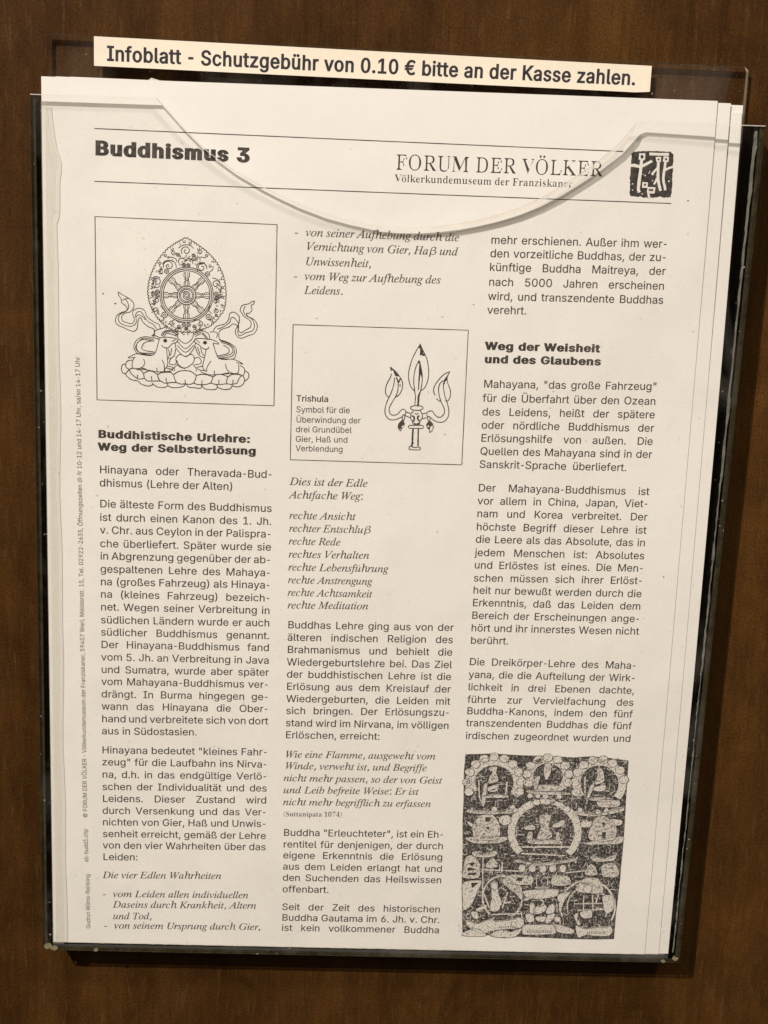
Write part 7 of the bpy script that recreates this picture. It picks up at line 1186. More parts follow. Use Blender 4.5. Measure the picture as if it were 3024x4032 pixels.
[(155.71,269.43),(155.45,268.7),(154.85,268.25),(154.15,268.26),(153.61,268.72),(153.43,269.45),(153.69,270.18),(154.29,270.62),(154.99,270.62),(155.54,270.16),(155.71,269.43)],
[(189.15,270.34),(188.84,269.51),(188.15,269.0),(187.35,269.01),(186.73,269.53),(186.55,270.36),(186.85,271.19),(187.54,271.7),(188.35,271.69),(188.96,271.17),(189.15,270.34)],
[(172.51,275.71),(172.25,274.98),(171.64,274.53),(170.93,274.54),(170.39,275.0),(170.22,275.74),(170.49,276.47),(171.09,276.92),(171.8,276.91),(172.34,276.45),(172.51,275.71)],
[(196.58,263.61),(196.34,262.97),(195.81,262.59),(195.19,262.6),(194.73,262.99),(194.59,263.63),(194.82,264.26),(195.35,264.64),(195.97,264.64),(196.43,264.24),(196.58,263.61)],
[(146.97,260.44),(146.73,259.76),(146.18,259.35),(145.53,259.36),(145.02,259.78),(144.85,260.46),(145.09,261.13),(145.65,261.55),(146.3,261.54),(146.81,261.12),(146.97,260.44)],
]
RELIEF_STROKES = [
(3.17,1,[(159.46,234.94),(160.49,232.54),(160.67,229.92),(159.99,227.35),(158.52,225.09),(156.41,223.37),(153.88,222.36),(151.19,222.18),(148.62,222.83),(146.42,224.24),(144.82,226.29),(143.98,228.75),(144.0,231.38),(144.87,233.9)]),
(2.5,1,[(176.13,231.56),(177.08,229.86),(177.4,227.93),(177.06,225.98),(176.1,224.2),(174.62,222.76),(172.75,221.82),(170.7,221.46),(168.66,221.72),(166.84,222.56),(165.41,223.92),(164.53,225.65),(164.27,227.58),(164.67,229.53),(165.69,231.28)]),
(2.5,1,[(195.67,235.4),(196.81,233.14),(197.18,230.58),(196.73,227.98),(195.51,225.62),(193.64,223.71),(191.33,222.46),(188.79,221.98),(186.27,222.31),(184.04,223.44),(182.3,225.23),(181.24,227.53),(180.95,230.09),(181.48,232.67),(182.77,235.01)]),
(2.33,1,[(166.02,238.0),(163.66,239.36),(161.73,241.26),(160.33,243.58),(159.54,246.19),(159.41,248.96),(159.95,251.71),(161.13,254.29),(162.89,256.56)]),
(2.4,1,[(177.68,239.44),(179.58,241.11),(181.1,243.12),(182.18,245.39),(182.76,247.8),(182.83,250.26),(182.37,252.65),(181.4,254.87),(179.97,256.81)]),
(1.4,1,[(178.04,240.1),(176.41,238.81),(174.52,237.86),(172.46,237.28),(170.33,237.1),(168.23,237.33),(166.25,237.97),(164.5,238.97),(163.04,240.3)]),
(0.47,1,[(146.81,229.2),(147.59,236.41),(149.52,237.59)]),
(0.33,1,[(188.2,221.38),(188.76,227.77)]),
(0.53,1,[(156.74,229.85),(156.47,234.67)]),
(0.47,1,[(183.8,227.85),(184.29,234.68)]),
(0.73,1,[(169.38,242.58),(170.13,248.26)]),
(0.47,1,[(149.85,263.29),(163.92,263.75)]),
(0.4,1,[(149.98,258.76),(150.61,273.22)]),
(0.47,1,[(156.88,260.33),(156.91,264.03)]),
(0.53,1,[(179.57,264.2),(186.76,263.3)]),
(0.4,1,[(153.17,261.6),(152.95,264.49)]),
(0.73,1,[(171.7,260.57),(171.81,265.11)]),
(1.0,1,[(148.84,279.07),(152.17,277.37)]),
(0.6,1,[(192.29,270.72),(191.16,276.17)]),
(0.67,1,[(158.58,276.05),(160.86,275.82)]),
(0.67,1,[(191.28,277.84),(193.61,278.03)]),
(0.47,1,[(163.49,256.96),(178.73,257.61)]),
(0.53,1,[(163.34,254.48),(180.39,254.27)]),
(0.47,1,[(183.32,257.97),(182.74,260.45)]),
(0.6,1,[(161.66,281.18),(163.29,279.5),(164.36,277.28),(164.77,274.73),(164.47,272.11),(163.5,269.68),(161.96,267.69),(160.0,266.32),(157.81,265.71),(155.62,265.92),(153.63,266.92),(152.04,268.63),(151.01,270.86),(150.64,273.41),(150.97,276.02),(151.96,278.44),(153.54,280.41)]),
(0.6,1,[(197.27,282.63),(198.16,279.33),(197.96,275.84),(196.7,272.54),(194.52,269.79),(191.67,267.89),(188.46,267.05),(185.24,267.36),(182.37,268.79),(180.16,271.17),(178.85,274.25),(178.59,277.69),(179.42,281.12)]),
(0.4,1,[(195.0,281.38),(195.66,278.88),(195.51,276.23),(194.57,273.72),(192.95,271.62),(190.82,270.18),(188.42,269.54),(186.02,269.77),(183.88,270.86),(182.24,272.67),(181.27,275.01),(181.08,277.63),(181.7,280.24)]),
(0.4,1,[(167.43,265.16),(167.73,269.72)]),
(0.4,1,[(175.05,265.08),(175.36,269.64)]),
(0.3,1,[(169.36,265.55),(169.53,269.29)]),
(0.3,1,[(173.17,265.51),(173.5,269.25)]),
(0.27,1,[(160.26,266.07),(167.11,265.99)]),
(0.27,1,[(175.9,266.31),(180.47,266.18)]),
(0.47,1,[(165.24,272.66),(177.47,272.54)]),
(0.4,1,[(153.51,280.7),(164.95,280.18)]),
(0.4,1,[(184.81,278.74),(197.09,278.21)]),
(0.3,1,[(183.48,276.24),(193.45,275.94)]),
(0.4,1,[(186.69,272.86),(186.92,278.72)]),
(0.4,1,[(189.76,272.83),(190.38,278.69)]),
(0.47,1,[(151.15,272.79),(153.37,278.19)]),
(0.47,1,[(159.47,271.88),(157.94,278.15)]),
(0.3,1,[(165.19,283.95),(164.93,279.76)]),
(0.3,1,[(177.57,279.65),(177.34,276.3)]),
]
RELIEF_DARK = [
[(150.05,227.15),(151.08,225.74),(151.49,226.33),(150.82,227.54)],
[(150.77,233.15),(152.23,232.52),(153.17,232.71),(151.89,233.13)],
[(144.8,260.87),(147.05,260.44),(146.37,261.88)],
[(144.54,262.93),(145.26,262.31),(147.95,263.1),(144.96,263.75)],
[(145.0,264.58),(148.02,264.34),(147.69,265.17),(144.86,265.4)],
[(146.34,268.28),(149.0,268.25),(146.64,270.35)],
[(190.71,244.74),(192.23,244.72),(191.97,246.35)],
[(191.37,248.4),(192.7,248.39),(192.7,250.84),(191.52,250.45)],
[(149.85,243.24),(151.72,243.22),(151.44,244.84),(149.94,244.86)],
[(150.06,246.89),(151.56,246.87),(151.25,248.09)],
[(170.72,274.69),(172.31,275.51),(171.27,277.19),(169.63,275.53)],
[(162.54,266.04),(164.46,266.23),(164.15,267.47),(162.24,267.29)],
[(167.27,286.46),(167.42,286.46),(167.54,287.73),(167.35,287.73)],
[(167.92,286.46),(168.07,286.46),(168.19,287.72),(168.0,287.72)],
[(168.57,286.45),(168.73,286.45),(168.85,287.72),(168.65,287.72)],
[(169.23,286.45),(169.38,286.45),(169.5,287.71),(169.31,287.71)],
[(169.88,286.44),(170.03,286.44),(170.15,287.71),(169.96,287.71)],
[(170.53,286.44),(170.69,286.44),(170.81,287.7),(170.61,287.7)],
[(171.19,286.43),(171.34,286.43),(171.46,287.69),(171.27,287.7)],
[(171.84,286.43),(171.99,286.42),(172.11,287.69),(171.92,287.69)],
[(172.49,286.42),(172.65,286.42),(172.77,287.68),(172.58,287.69)],
[(173.15,286.42),(173.3,286.41),(173.42,287.68),(173.23,287.68)],
[(173.8,286.41),(173.95,286.41),(174.08,287.67),(173.88,287.68)],
[(174.45,286.4),(174.61,286.4),(174.73,287.67),(174.54,287.67)],
[(175.11,286.4),(175.26,286.4),(175.38,287.66),(175.19,287.66)],
[(175.76,286.39),(175.91,286.39),(176.04,287.66),(175.85,287.66)],
[(157.21,285.07),(157.4,285.07),(157.45,285.91),(157.3,285.91)],
[(188.87,286.92),(189.06,286.92),(189.14,287.98),(188.98,287.98)],
[(147.41,256.82),(147.56,256.82),(147.61,257.76),(147.5,257.76)],
[(157.86,285.07),(158.05,285.07),(158.1,285.91),(157.95,285.91)],
[(189.56,286.91),(189.76,286.91),(189.83,287.97),(189.68,287.97)],
[(148.02,256.81),(148.17,256.81),(148.22,257.75),(148.11,257.75)],
[(158.51,285.06),(158.7,285.06),(158.75,285.9),(158.6,285.9)],
[(190.26,286.91),(190.45,286.91),(190.53,287.96),(190.37,287.97)],
[(148.62,256.81),(148.77,256.8),(148.82,257.75),(148.71,257.75)],
[(159.16,285.06),(159.35,285.06),(159.4,285.9),(159.25,285.9)],
[(190.95,286.9),(191.15,286.9),(191.22,287.96),(191.07,287.96)],
[(149.22,256.8),(149.37,256.8),(149.43,257.74),(149.31,257.74)],
[(159.81,285.05),(160.0,285.05),(160.06,285.89),(159.9,285.89)],
[(191.65,286.9),(191.84,286.9),(191.92,287.95),(191.77,287.95)],
[(149.83,256.79),(149.98,256.79),(150.03,257.73),(149.92,257.73)],
[(160.46,285.05),(160.66,285.04),(160.71,285.89),(160.55,285.89)],
[(192.34,286.89),(192.54,286.89),(192.62,287.95),(192.46,287.95)],
[(150.43,256.78),(150.58,256.78),(150.64,257.73),(150.52,257.73)],
[(161.12,285.04),(161.31,285.04),(161.36,285.88),(161.21,285.88)],
[(193.04,286.89),(193.23,286.88),(193.31,287.94),(193.16,287.94)],
[(151.03,256.78),(151.19,256.78),(151.24,257.72),(151.13,257.72)],
[(161.77,285.04),(161.96,285.03),(162.01,285.87),(161.86,285.88)],
[(193.73,286.88),(193.93,286.88),(194.01,287.94),(193.85,287.94)],
[(151.64,256.77),(151.79,256.77),(151.84,257.71),(151.73,257.71)],
[(162.42,285.03),(162.61,285.03),(162.66,285.87),(162.51,285.87)],
[(194.43,286.87),(194.62,286.87),(194.7,287.93),(194.55,287.93)],
[(152.24,256.76),(152.39,256.76),(152.45,257.7),(152.34,257.71)],
[(163.07,285.02),(163.26,285.02),(163.31,285.86),(163.16,285.87)],
[(195.13,286.87),(195.32,286.87),(195.4,287.92),(195.24,287.93)],
[(152.85,256.76),(153.0,256.75),(153.05,257.7),(152.94,257.7)],
]
SCOOP = [(38.64, 9.17), (42.58, 13.37), (48.13, 18.53), (52.11, 21.58), (58.49, 25.87), (66.5, 30.17), (72.53, 32.99), (78.58, 35.52), (86.67, 38.26), (94.76, 40.14), (97.15, 40.52), (103.53, 41.72), (109.89, 42.05), (116.23, 41.88), (122.57, 41.21), (128.89, 40.17), (135.19, 38.68), (141.47, 36.89), (147.73, 34.65), (153.94, 31.74), (160.09, 28.08), (166.18, 23.81), (172.24, 19.24), (178.21, 13.89), (181.69, 9.46), (183.3, 7.31)]


# ------------------------------------------------------------------ lettering
_a, _s = GLYPHS_S['-']
GLYPHS_S['-'] = (int(_a * 0.74), '|'.join(' '.join('%d,%s' % (int(int(p.split(',')[0]) * 0.74), p.split(',')[1]) for p in q.split()) for q in _s.split('|')))
FONTS = {'S': GLYPHS_S, 'I': GLYPHS_I, 'B': GLYPHS_B}
_cache = {}
ACCENT = {'ä': 'a', 'ö': 'o', 'ü': 'u', 'Ö': 'O'}


def _contours(font, ch):
    adv, s = FONTS[font][ch]
    c = [[tuple(map(float, p.split(','))) for p in q.split()] for q in s.split('|')] if s else []
    return adv, [q for q in c if len(q) > 2]


def _offset(c, dx, dy):
    out = []
    n = len(c)
    for i in range(n):
        a, b, d = c[i - 1], c[i], c[(i + 1) % n]
        e1 = (b[0] - a[0], b[1] - a[1])
        e2 = (d[0] - b[0], d[1] - b[1])
        l1 = math.hypot(*e1) or 1
        l2 = math.hypot(*e2) or 1
        n1 = (-e1[1] / l1, e1[0] / l1)
        n2 = (-e2[1] / l2, e2[0] / l2)
        mx, my = n1[0] + n2[0], n1[1] + n2[1]
        k = mx * mx + my * my
        if k < 0.35:
            k = 0.35
        out.append((b[0] + 2 * mx / k * dx, b[1] + 2 * my / k * dy))
    return out


def glyph(font, ch, dx=0.0, dy=0.0):
    """advance, vertices and triangles of one letter; dx, dy embolden it"""
    key = (font, ch, dx, dy)
    if key in _cache:
        return _cache[key]
    base = ch
    if ch not in FONTS[font] and ch in ACCENT:
        base = ACCENT[ch]
    adv, cs = _contours(font, base)
    ref = cs
    if dx or dy:
        # outer contours run clockwise in these outlines: their left normal points outwards
        cs = [_offset(q, dx, dy) for q in cs]
    if base != ch:
        top = max(p[1] for q in cs for p in q)
        mid = (min(p[0] for q in ref for p in q) + max(p[0] for q in ref for p in q)) / 2
        slant = 0.25 * 60 if font == 'I' else 0
        for s in (-1, 1):
            r = 38 if font == 'B' else 32
            cx, cy = mid + s * 62 + slant, top + 72
            cs.append([(cx + r * math.cos(-a * math.pi / 4), cy + r * math.sin(-a * math.pi / 4)) for a in range(8)])
    verts, tris = fill(cs) if cs else ([], [])
    _cache[key] = (adv, verts, tris)
    return _cache[key]


CAP = {f: max(p[1] for q in _contours(f, 'L' if f != 'S' else 'H')[1] for p in q) for f in FONTS}


def natural(font, text, track=0.0):
    w = 0.0
    for ch in text:
        b = ch if ch in FONTS[font] else ACCENT.get(ch, ch)
        w += FONTS[font][b][0] + track
    return w


def set_line(ink, text, font, p0, p1, cap, xs=None, justify=False, dx=0.0, dy=0.0, track=0.0, slant=0.0):
    """one line of type from baseline point p0 to p1 (mm); cap is the height of a capital in mm.
    xs None: stretch to fit; justify: keep xs and spread the word spaces"""
    sc = cap / CAP[font]
    ux, uy = p1[0] - p0[0], p1[1] - p0[1]
    L = math.hypot(ux, uy)
    ux, uy = ux / L, uy / L
    nat = natural(font, text, track) * sc
    gap = 0.0
    if xs is None:
        xs = L / nat
    elif justify:
        n = text.count(' ')
        gap = (L - nat * xs) / max(1, n)
        sp = FONTS[font][' '][0] * sc * xs
        if gap < -0.4 * sp:
            gap = -0.4 * sp
            xs = L / (nat + gap * n / xs) if nat else xs
    x = 0.0
    for ch in text:
        adv, vs, ts = glyph(font, ch, dx, dy)
        if vs:
            base = len(ink.v)
            jx, jy = random.uniform(-0.02, 0.02), random.uniform(-0.025, 0.025)
            for (gx, gy) in vs:
                a = x + (gx + slant * gy) * sc * xs + jx
                b = gy * sc + jy
                # v grows downwards: a point above the baseline has a smaller v
                ink.pt(p0[0] + ux * a + uy * b, p0[1] + uy * a - ux * b)
            ink.f += [tuple(base + i for i in t) for t in ts]
            ink.slots += [ink.slot] * len(ts)
        x += (adv + track) * sc * xs + (gap if ch == ' ' else 0.0)
    return x



# ------------------------------------------------------------------ the setting
def build_wall():
    bm = bmesh.new()
    bmesh.ops.create_cube(bm, size=1.0)
    me = bpy.data.meshes.new('wall')
    bm.to_mesh(me)
    bm.free()
    me.transform(Matrix.Translation((0, 0.02, 0)) @ Matrix.Diagonal((1.8, 0.04, 1.9, 1)))
    o = link('wall', me, WOOD)
    o['kind'] = 'structure'
    o['label'] = 'dark brown walnut veneer wall behind the holder'
    return o


wall = build_wall()

# ------------------------------------------------------------------ acrylic leaflet holder
holder = bpy.data.objects.new('leaflet_holder', None)
COL.objects.link(holder)
tag(holder, 'clear acrylic leaflet holder with a scooped front, mounted on the dark wood wall', 'leaflet holder')

W_IN, W_OUT = 2.6, 3.8           # front panel, inner and outer face
B_FR, B_RE = -9.0, -11.0         # back panel
AC = [ACRYLIC, ACRYLIC_EDGE, ACRYLIC_DARK, ACRYLIC_RIM]

scoop = [(35.2, 5.6)] + SCOOP + [(185.1, 6.5)]
front_loop = [(-3.0, 5.9)] + scoop + [(224.3, 6.2), (222.5, 296.9), (221.6, 297.5), (-1.6, 294.0), (-2.4, 293.3)]
n_top = len(scoop) + 1
# pale chamfer on the scooped edge imitates light refracted in it, widest at right
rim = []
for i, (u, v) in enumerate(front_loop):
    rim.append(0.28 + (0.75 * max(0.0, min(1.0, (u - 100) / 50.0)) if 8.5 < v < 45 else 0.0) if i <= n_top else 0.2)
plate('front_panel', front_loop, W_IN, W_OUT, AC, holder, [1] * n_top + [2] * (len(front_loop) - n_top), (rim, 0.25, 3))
plate('back_panel', [(0.9, -12.2), (219.6, -11.55), (220.9, -10.4), (220.6, 294.6), (0.6, 291.2), (0.5, -11.6)], B_RE, B_FR, AC, holder,
      [2, 1, 1, 2, 2, 2], ([0.25, 0.4, 0.95, 0.9, 0.4, 0.25], 0.8, 1))  # wide pale chamfer at right imitates the refracted panel edge


def side(u0t, u1t, u0b, u1b, vt0, vb0):
    verts = []
    for (ua, ub, v) in ((u0t, u1t, vt0), (u0b, u1b, vb0)):
        for w in (B_RE - 0.4, W_IN - 0.002):
            verts += [P(ua, v, w), P(ub, v, w)]
    faces = [(0, 1, 3, 2), (4, 6, 7, 5), (0, 2, 6, 4), (1, 5, 7, 3), (2, 3, 7, 6), (0, 4, 5, 1)]
    me = mesh_from('side_panel', verts, faces)
    for i, p in enumerate(me.polygons):
        p.material_index = 1 if i in (0, 1, 4, 5) else 0
    return link('side_panel', me, [ACRYLIC_SIDE, ACRYLIC_DARK], holder)


side(-3.0, -1.4, -2.4, -0.8, 5.9, 293.0)
side(222.7, 224.3, 220.9, 222.5, 6.2, 296.4)

# bottom shelf, a little out of level like the rest of the holder
sv = []
for u, v in ((-0.7, 292.95), (220.8, 296.35)):
    for w in (B_FR + 0.002, W_IN - 0.002):
        sv += [P(u, v, w), P(u, v + 0.95, w)]
me = mesh_from('bottom_panel', sv, [(0, 2, 3, 1), (4, 5, 7, 6), (0, 4, 6, 2), (1, 3, 7, 5), (2, 6, 7, 3), (0, 1, 5, 4)])
for i, p in enumerate(me.polygons):
    p.material_index = 1 if i in (0, 1, 4, 5) else 0
link('bottom_panel', me, [ACRYLIC_SIDE, ACRYLIC_DARK], holder)


def bead(name, edge_a, edge_b, w0, w1, mat, n=120):
    """irregular strip, solvent glue at the left, imitated reflection elsewhere, between two edges given as functions of v"""
    verts, faces = [], []
    for i in range(n + 1):
        t = i / n
        a, b = edge_a(t), edge_b(t)
        verts += [P(a[0], a[1], w1), P(b[0], b[1], w1), P(a[0], a[1], w0), P(b[0], b[1], w0)]
    for i in range(n):
        k = 4 * i
        faces += [(k, k + 4, k + 5, k + 1), (k + 2, k + 3, k + 7, k + 6), (k, k + 2, k + 6, k + 4), (k + 1, k + 5, k + 7, k + 3)]
    faces += [(0, 1, 3, 2), (4 * n, 4 * n + 2, 4 * n + 3, 4 * n + 1)]
    me = mesh_from(name, verts, faces)
    for i in range(3, 4 * n, 4):
        me.polygons[i].material_index = 1
    return link(name, me, mat, holder)


def left_edge(t):
    v = 8.0 + t * 284.0
    w = 3.5
    if v < 42:
        w = 1.6 + 2.9 * math.sin((v - 8) / 34 * math.pi * 0.62) ** 1.5 + (0.9 if 20 < v < 30 else 0) * math.sin((v - 20) / 10 * math.pi)
    w += 0.35 * math.sin(v * 0.11) * math.sin(v * 0.031 + 1) + random.uniform(-0.05, 0.05)
    if v > 250:
        w += 0.5 * (v - 250) / 42
    return (w + 0.9 * t, v)


bead('glue_reflection_bead', lambda t: (0.15 + 0.9 * t, 8.0 + t * 284.0), left_edge, W_IN - 0.45, W_IN - 0.01, [GLUE, GLUE_EDGE])
_r = [random.uniform(0, 1) for _ in range(200)]
bead('glue_reflection_bead', lambda t: (221.2 - 1.8 * t + 0.5 * t + 0.3 * _r[int(t * 198)], 8.0 + t * 286.0),
     lambda t: (222.1 - 1.8 * t - 0.25 * t + 0.3 * _r[int(t * 150) + 20] * (1 if _r[int(t * 40)] > 0.35 else -0.6), 8.0 + t * 286.0), W_IN - 0.6, W_IN - 0.01, [REFLECTION_GREY, REFLECTION_GREY], 170)  # ragged grey strip in place of the stack's reflection in the side wall
bead('glue_reflection_bead', lambda t: (1.0 + 216.0 * t, 291.0 + 3.4 * t), lambda t: (1.0 + 216.0 * t, 291.5 + 3.4 * t + 0.12 * _r[int(t * 180)]), W_IN - 0.3, W_IN - 0.01, [GLUE, GLUE_EDGE], 180)  # thin strip added as the line where the shelf reflection begins

# pale frosted bits added to imitate glints along the bottom corners
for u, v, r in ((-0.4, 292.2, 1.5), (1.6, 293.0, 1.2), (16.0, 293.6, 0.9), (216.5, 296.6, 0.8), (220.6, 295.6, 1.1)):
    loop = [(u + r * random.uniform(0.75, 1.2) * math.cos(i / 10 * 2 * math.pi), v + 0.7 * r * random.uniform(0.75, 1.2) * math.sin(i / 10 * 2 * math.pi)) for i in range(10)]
    plate('corner_glint', loop, W_OUT + 0.002, W_OUT + 0.35, [CORNER_GLINT, CORNER_GLINT], holder)

# foam pads that hold the back panel off the wall
for u, v in ((33.5, 0.2), (200.5, 1.7), (40.0, 250.0), (180.0, 252.0)):
    loop = []
    for i in range(14):
        a = i / 14 * 2 * math.pi
        r = 1 + random.uniform(-0.18, 0.18)
        loop.append((u + 5.0 * r * math.cos(a), v + 3.4 + 4.2 * r * math.sin(a)))
    plate('mounting_pad', loop, WALL_W + 0.002, B_RE - 0.002, [PAD, PAD], holder)

# ------------------------------------------------------------------ price label
label = bpy.data.objects.new('price_label', None)
COL.objects.link(label)
label.location = P(102, -2.5, -8.9)
tag(label, 'long cream paper strip with bold black lettering, stuck above the sheets', 'label')
label_inv = Matrix.Translation(-label.location)


def attach(o, parent):
    o.parent = parent
    o.matrix_parent_inverse = Matrix.Translation(-parent.location)
    return o


def label_w(u, v):
    t = max(0.0, (u - 178.0) / 11.6)
    return -8.82 + 0.5 * t * t


verts, faces = [], []
NL = 40
TOPL = [(14.96, -12.0), (189.38, -10.52)]
for i in range(NL + 1):
    t = i / NL
    u = 14.96 + (189.4 - 14.96) * t
    vt = -12.0 + 1.48 * t
    vb = -3.22 + 0.98 * t
    if t > 0.987:
        vb -= 0.35
    for w in (0.0, -0.14):
        verts += [P(u + (-0.18 if False else 0.0), vt, label_w(u, vt) + w), P(u, vb, label_w(u, vb) + w)]
for i in range(NL):
    k = 4 * i
    faces += [(k, k + 1, k + 5, k + 4), (k + 2, k + 6, k + 7, k + 3), (k, k + 4, k + 6, k + 2), (k + 1, k + 3, k + 7, k + 5)]
faces += [(0, 2, 3, 1), (4 * NL, 4 * NL + 1, 4 * NL + 3, 4 * NL + 2)]
attach(link('paper_strip', mesh_from('paper_strip', verts, faces), LABEL_PAPER), label)
ink = Ink(label_w, 0.04)
set_line(ink, 'Infoblatt - Schutzgebühr von 0.10 € bitte an der Kasse zahlen.', 'S', (18.9, -4.95), (184.9, -4.45), 4.35, dx=27, dy=15, track=30)
attach(ink.build('lettering', TONER_BLUE, None), label)

# ------------------------------------------------------------------ stack of sheets
def grid_sheet(name, corners, surf, mat, parent, nu=42, nv=54, thick=0.1, specks=()):
    (tl, tr, br, bl) = corners
    verts, faces = [], []
    for layer in (0.0, -thick):
        for j in range(nv + 1):
            for i in range(nu + 1):
                a, b = i / nu, j / nv
                u = (tl[0] * (1 - a) + tr[0] * a) * (1 - b) + (bl[0] * (1 - a) + br[0] * a) * b
                v = (tl[1] * (1 - a) + tr[1] * a) * (1 - b) + (bl[1] * (1 - a) + br[1] * a) * b
                verts.append(P(u, v, surf(u, v) + layer))
    W1 = nu + 1
    N = W1 * (nv + 1)
    for j in range(nv):
        for i in range(nu):
            k = j * W1 + i
            faces.append((k, k + W1, k + W1 + 1, k + 1))
            faces.append((k + N, k + 1 + N, k + W1 + 1 + N, k + W1 + N))
    rim = [i for i in range(W1)] + [j * W1 + nu for j in range(1, nv + 1)] + [nv * W1 + i for i in range(nu - 1, -1, -1)] + [j * W1 for j in range(nv - 1, 0, -1)]
    for a, b in zip(rim, rim[1:] + rim[:1]):
        faces.append((a, b, b + N, a + N))
    plain = len(faces)
    for u, v, r in specks:
        k = len(verts)
        verts += [P(u + r * math.cos(a), v + r * math.sin(a) * 0.8, surf(u, v) + 0.05) for a in range(6)]
        faces.append(tuple(range(k, k + 6)))
    me = mesh_from(name, verts, faces)
    for p in me.polygons[plain:]:
        p.material_index = 1
    for p in me.polygons:
        p.use_smooth = False
    return link(name, me, mat, parent)


# copier specks and pinholes on the front sheet (u, v, radius)
SPECKS = ((18.6, 66.0, 0.3), (22.4, 69.0, 0.35), (86.0, 71.6, 0.22), (136.0, 65.5, 0.25), (193.5, 97.0, 0.2), (203.0, 30.4, 0.3),
          (163.0, 98.4, 0.22), (71.0, 128.0, 0.2), (128.0, 141.0, 0.25), (205.4, 155.0, 0.3), (115.0, 262.0, 0.16), (60.0, 36.5, 0.15), (95.0, 18.6, 0.14))
SHEETS = 'information sheets in the holder'
front = bpy.data.objects.new('information_sheet', None)
COL.objects.link(front)
front.location = P(105, 295, 0)
tag(front, 'printed front sheet with three text columns and line drawings, foremost in the holder', 'information sheet', SHEETS)


def on_front(o):
    return attach(o, front)


on_front(grid_sheet('paper', [(0.0, 0.65), (210.0, -0.65), (210.4, 296.0), (0.9, 292.7)], sheet_w, [PAPER, TONER_LIGHT], None, specks=SPECKS))  # lower edge lengthened in place of its reflection in the shelf

s2 = grid_sheet('information_sheet', [(4.2, 0.5), (214.5, -0.1), (215.6, 296.1), (4.6, 292.75)], lambda u, v: sheet_w(u, v) - 0.4 - 0.35 * max(0, 1 - v / 80), PAPER, None)
tag(s2, 'blank-edged second sheet showing a narrow strip right of the printed front sheet', 'information sheet', SHEETS)
s3 = grid_sheet('information_sheet', [(8.6, 0.4), (218.9, 0.35), (219.2, 296.15), (8.6, 292.8)], lambda u, v: sheet_w(u, v) - 0.8 - 1.2 * max(0, 1 - v / 90), PAPER, None)
tag(s3, 'rearmost visible sheet, its strip farthest right behind the printed front sheet', 'information sheet', SHEETS)
stack_loop = [(6.0, 3.0), (218.6, 2.6), (218.8, 295.2), (5.5, 291.9)]
st = plate('paper_stack', stack_loop, -8.6, -4.6, [PAPER, PAPER_EDGE], None)
tag(st, 'pile of further sheets pressed against the back panel behind the visible sheets', 'paper stack')

# ---- header of the front sheet
ink = Ink()
set_line(ink, 'Buddhismus 3', 'S', (16.3, 23.3), (64.4, 23.7), 4.1, dx=56, dy=30, track=70)
on_front(ink.build('title', TONER_SOLID, None))
ink = Ink()
set_line(ink, 'FORUM DER VÖLKER', 'B', (109.0, 24.25), (174.9, 23.9), 4.65, dx=-28, dy=0)
on_front(ink.build('museum_name', TONER, None))
ink = Ink()
set_line(ink, 'Völkerkundemuseum der Franziskaner', 'B', (109.0, 27.95), (165.4, 27.6), 2.25, dx=-15, dy=0)
on_front(ink.build('museum_subtitle', TONER, None))
for a, b in (((16.02, 15.47), (180.9, 15.96)), ((15.96, 31.39), (197.6, 31.48))):
    ink = Ink()
    ink.ribbon([(a[0] + (b[0] - a[0]) * t / 40, a[1] + (b[1] - a[1]) * t / 40) for t in range(41)], 0.27, 0, 0.12)
    on_front(ink.build('rule_line', TONER, None))
ink = Ink()
ink.poly(EMBLEM_OUTLINE, 0.0)
ink.h, ink.slot = 0.11, 1
for w, sm, pts in EMBLEM_STROKES:
    ink.ribbon(pts, w * 1.15, sm, 0.08)
for pts in EMBLEM_LIGHT:
    ink.poly(pts)
ink.h, ink.slot = 0.18, 0
for pts in EMBLEM_HOLES:
    ink.poly(pts)
on_front(ink.build('emblem', [TONER_SOLID, UNPRINTED], None))

# ---- text columns
CAP_MM = 2.55


def new_block(prev, cur):
    return prev is None or prev[0] != cur[0] or cur[3] - prev[3] > 5.6


def blocks(lines):
    out, prev = [], None
    for ln in lines:
        if new_block(prev, ln):
            out.append([])
        out[-1].append(ln)
        prev = ln
    return out


XS = 1.015
for blk in blocks(BODY_LINES):
    ink = Ink()
    for col, txt, u0, v0, u1, v1 in blk:
        if u1:
            set_line(ink, txt, 'S', (u0, v0), (u1, v1), CAP_MM, xs=XS, justify=True, dx=6, dy=4)
        else:
            set_line(ink, txt, 'S', (u0, v0), (u0 + 50, v1), CAP_MM, xs=XS, dx=6, dy=4)
    on_front(ink.build('paragraph', TONER, None))
ICAP = 2.5
IXS = 0.98
for blk in blocks(ITALIC_LINES):
    ink = Ink()
    for col, txt, u0, v0, u1, v1, dash in blk:
        set_line(ink, txt, 'I', (u0, v0), (u1 if u1 else u0 + 50, v1), ICAP, xs=None if u1 else IXS, dx=4, dy=3)
        if dash:
            ink.poly([(u0 - 3.5, v0 - 0.95), (u0 - 2.5, v0 - 0.95), (u0 - 2.5, v0 - 0.68), (u0 - 3.5, v0 - 0.68)])
    on_front(ink.build('italic_paragraph', TONER_LIGHT, None))
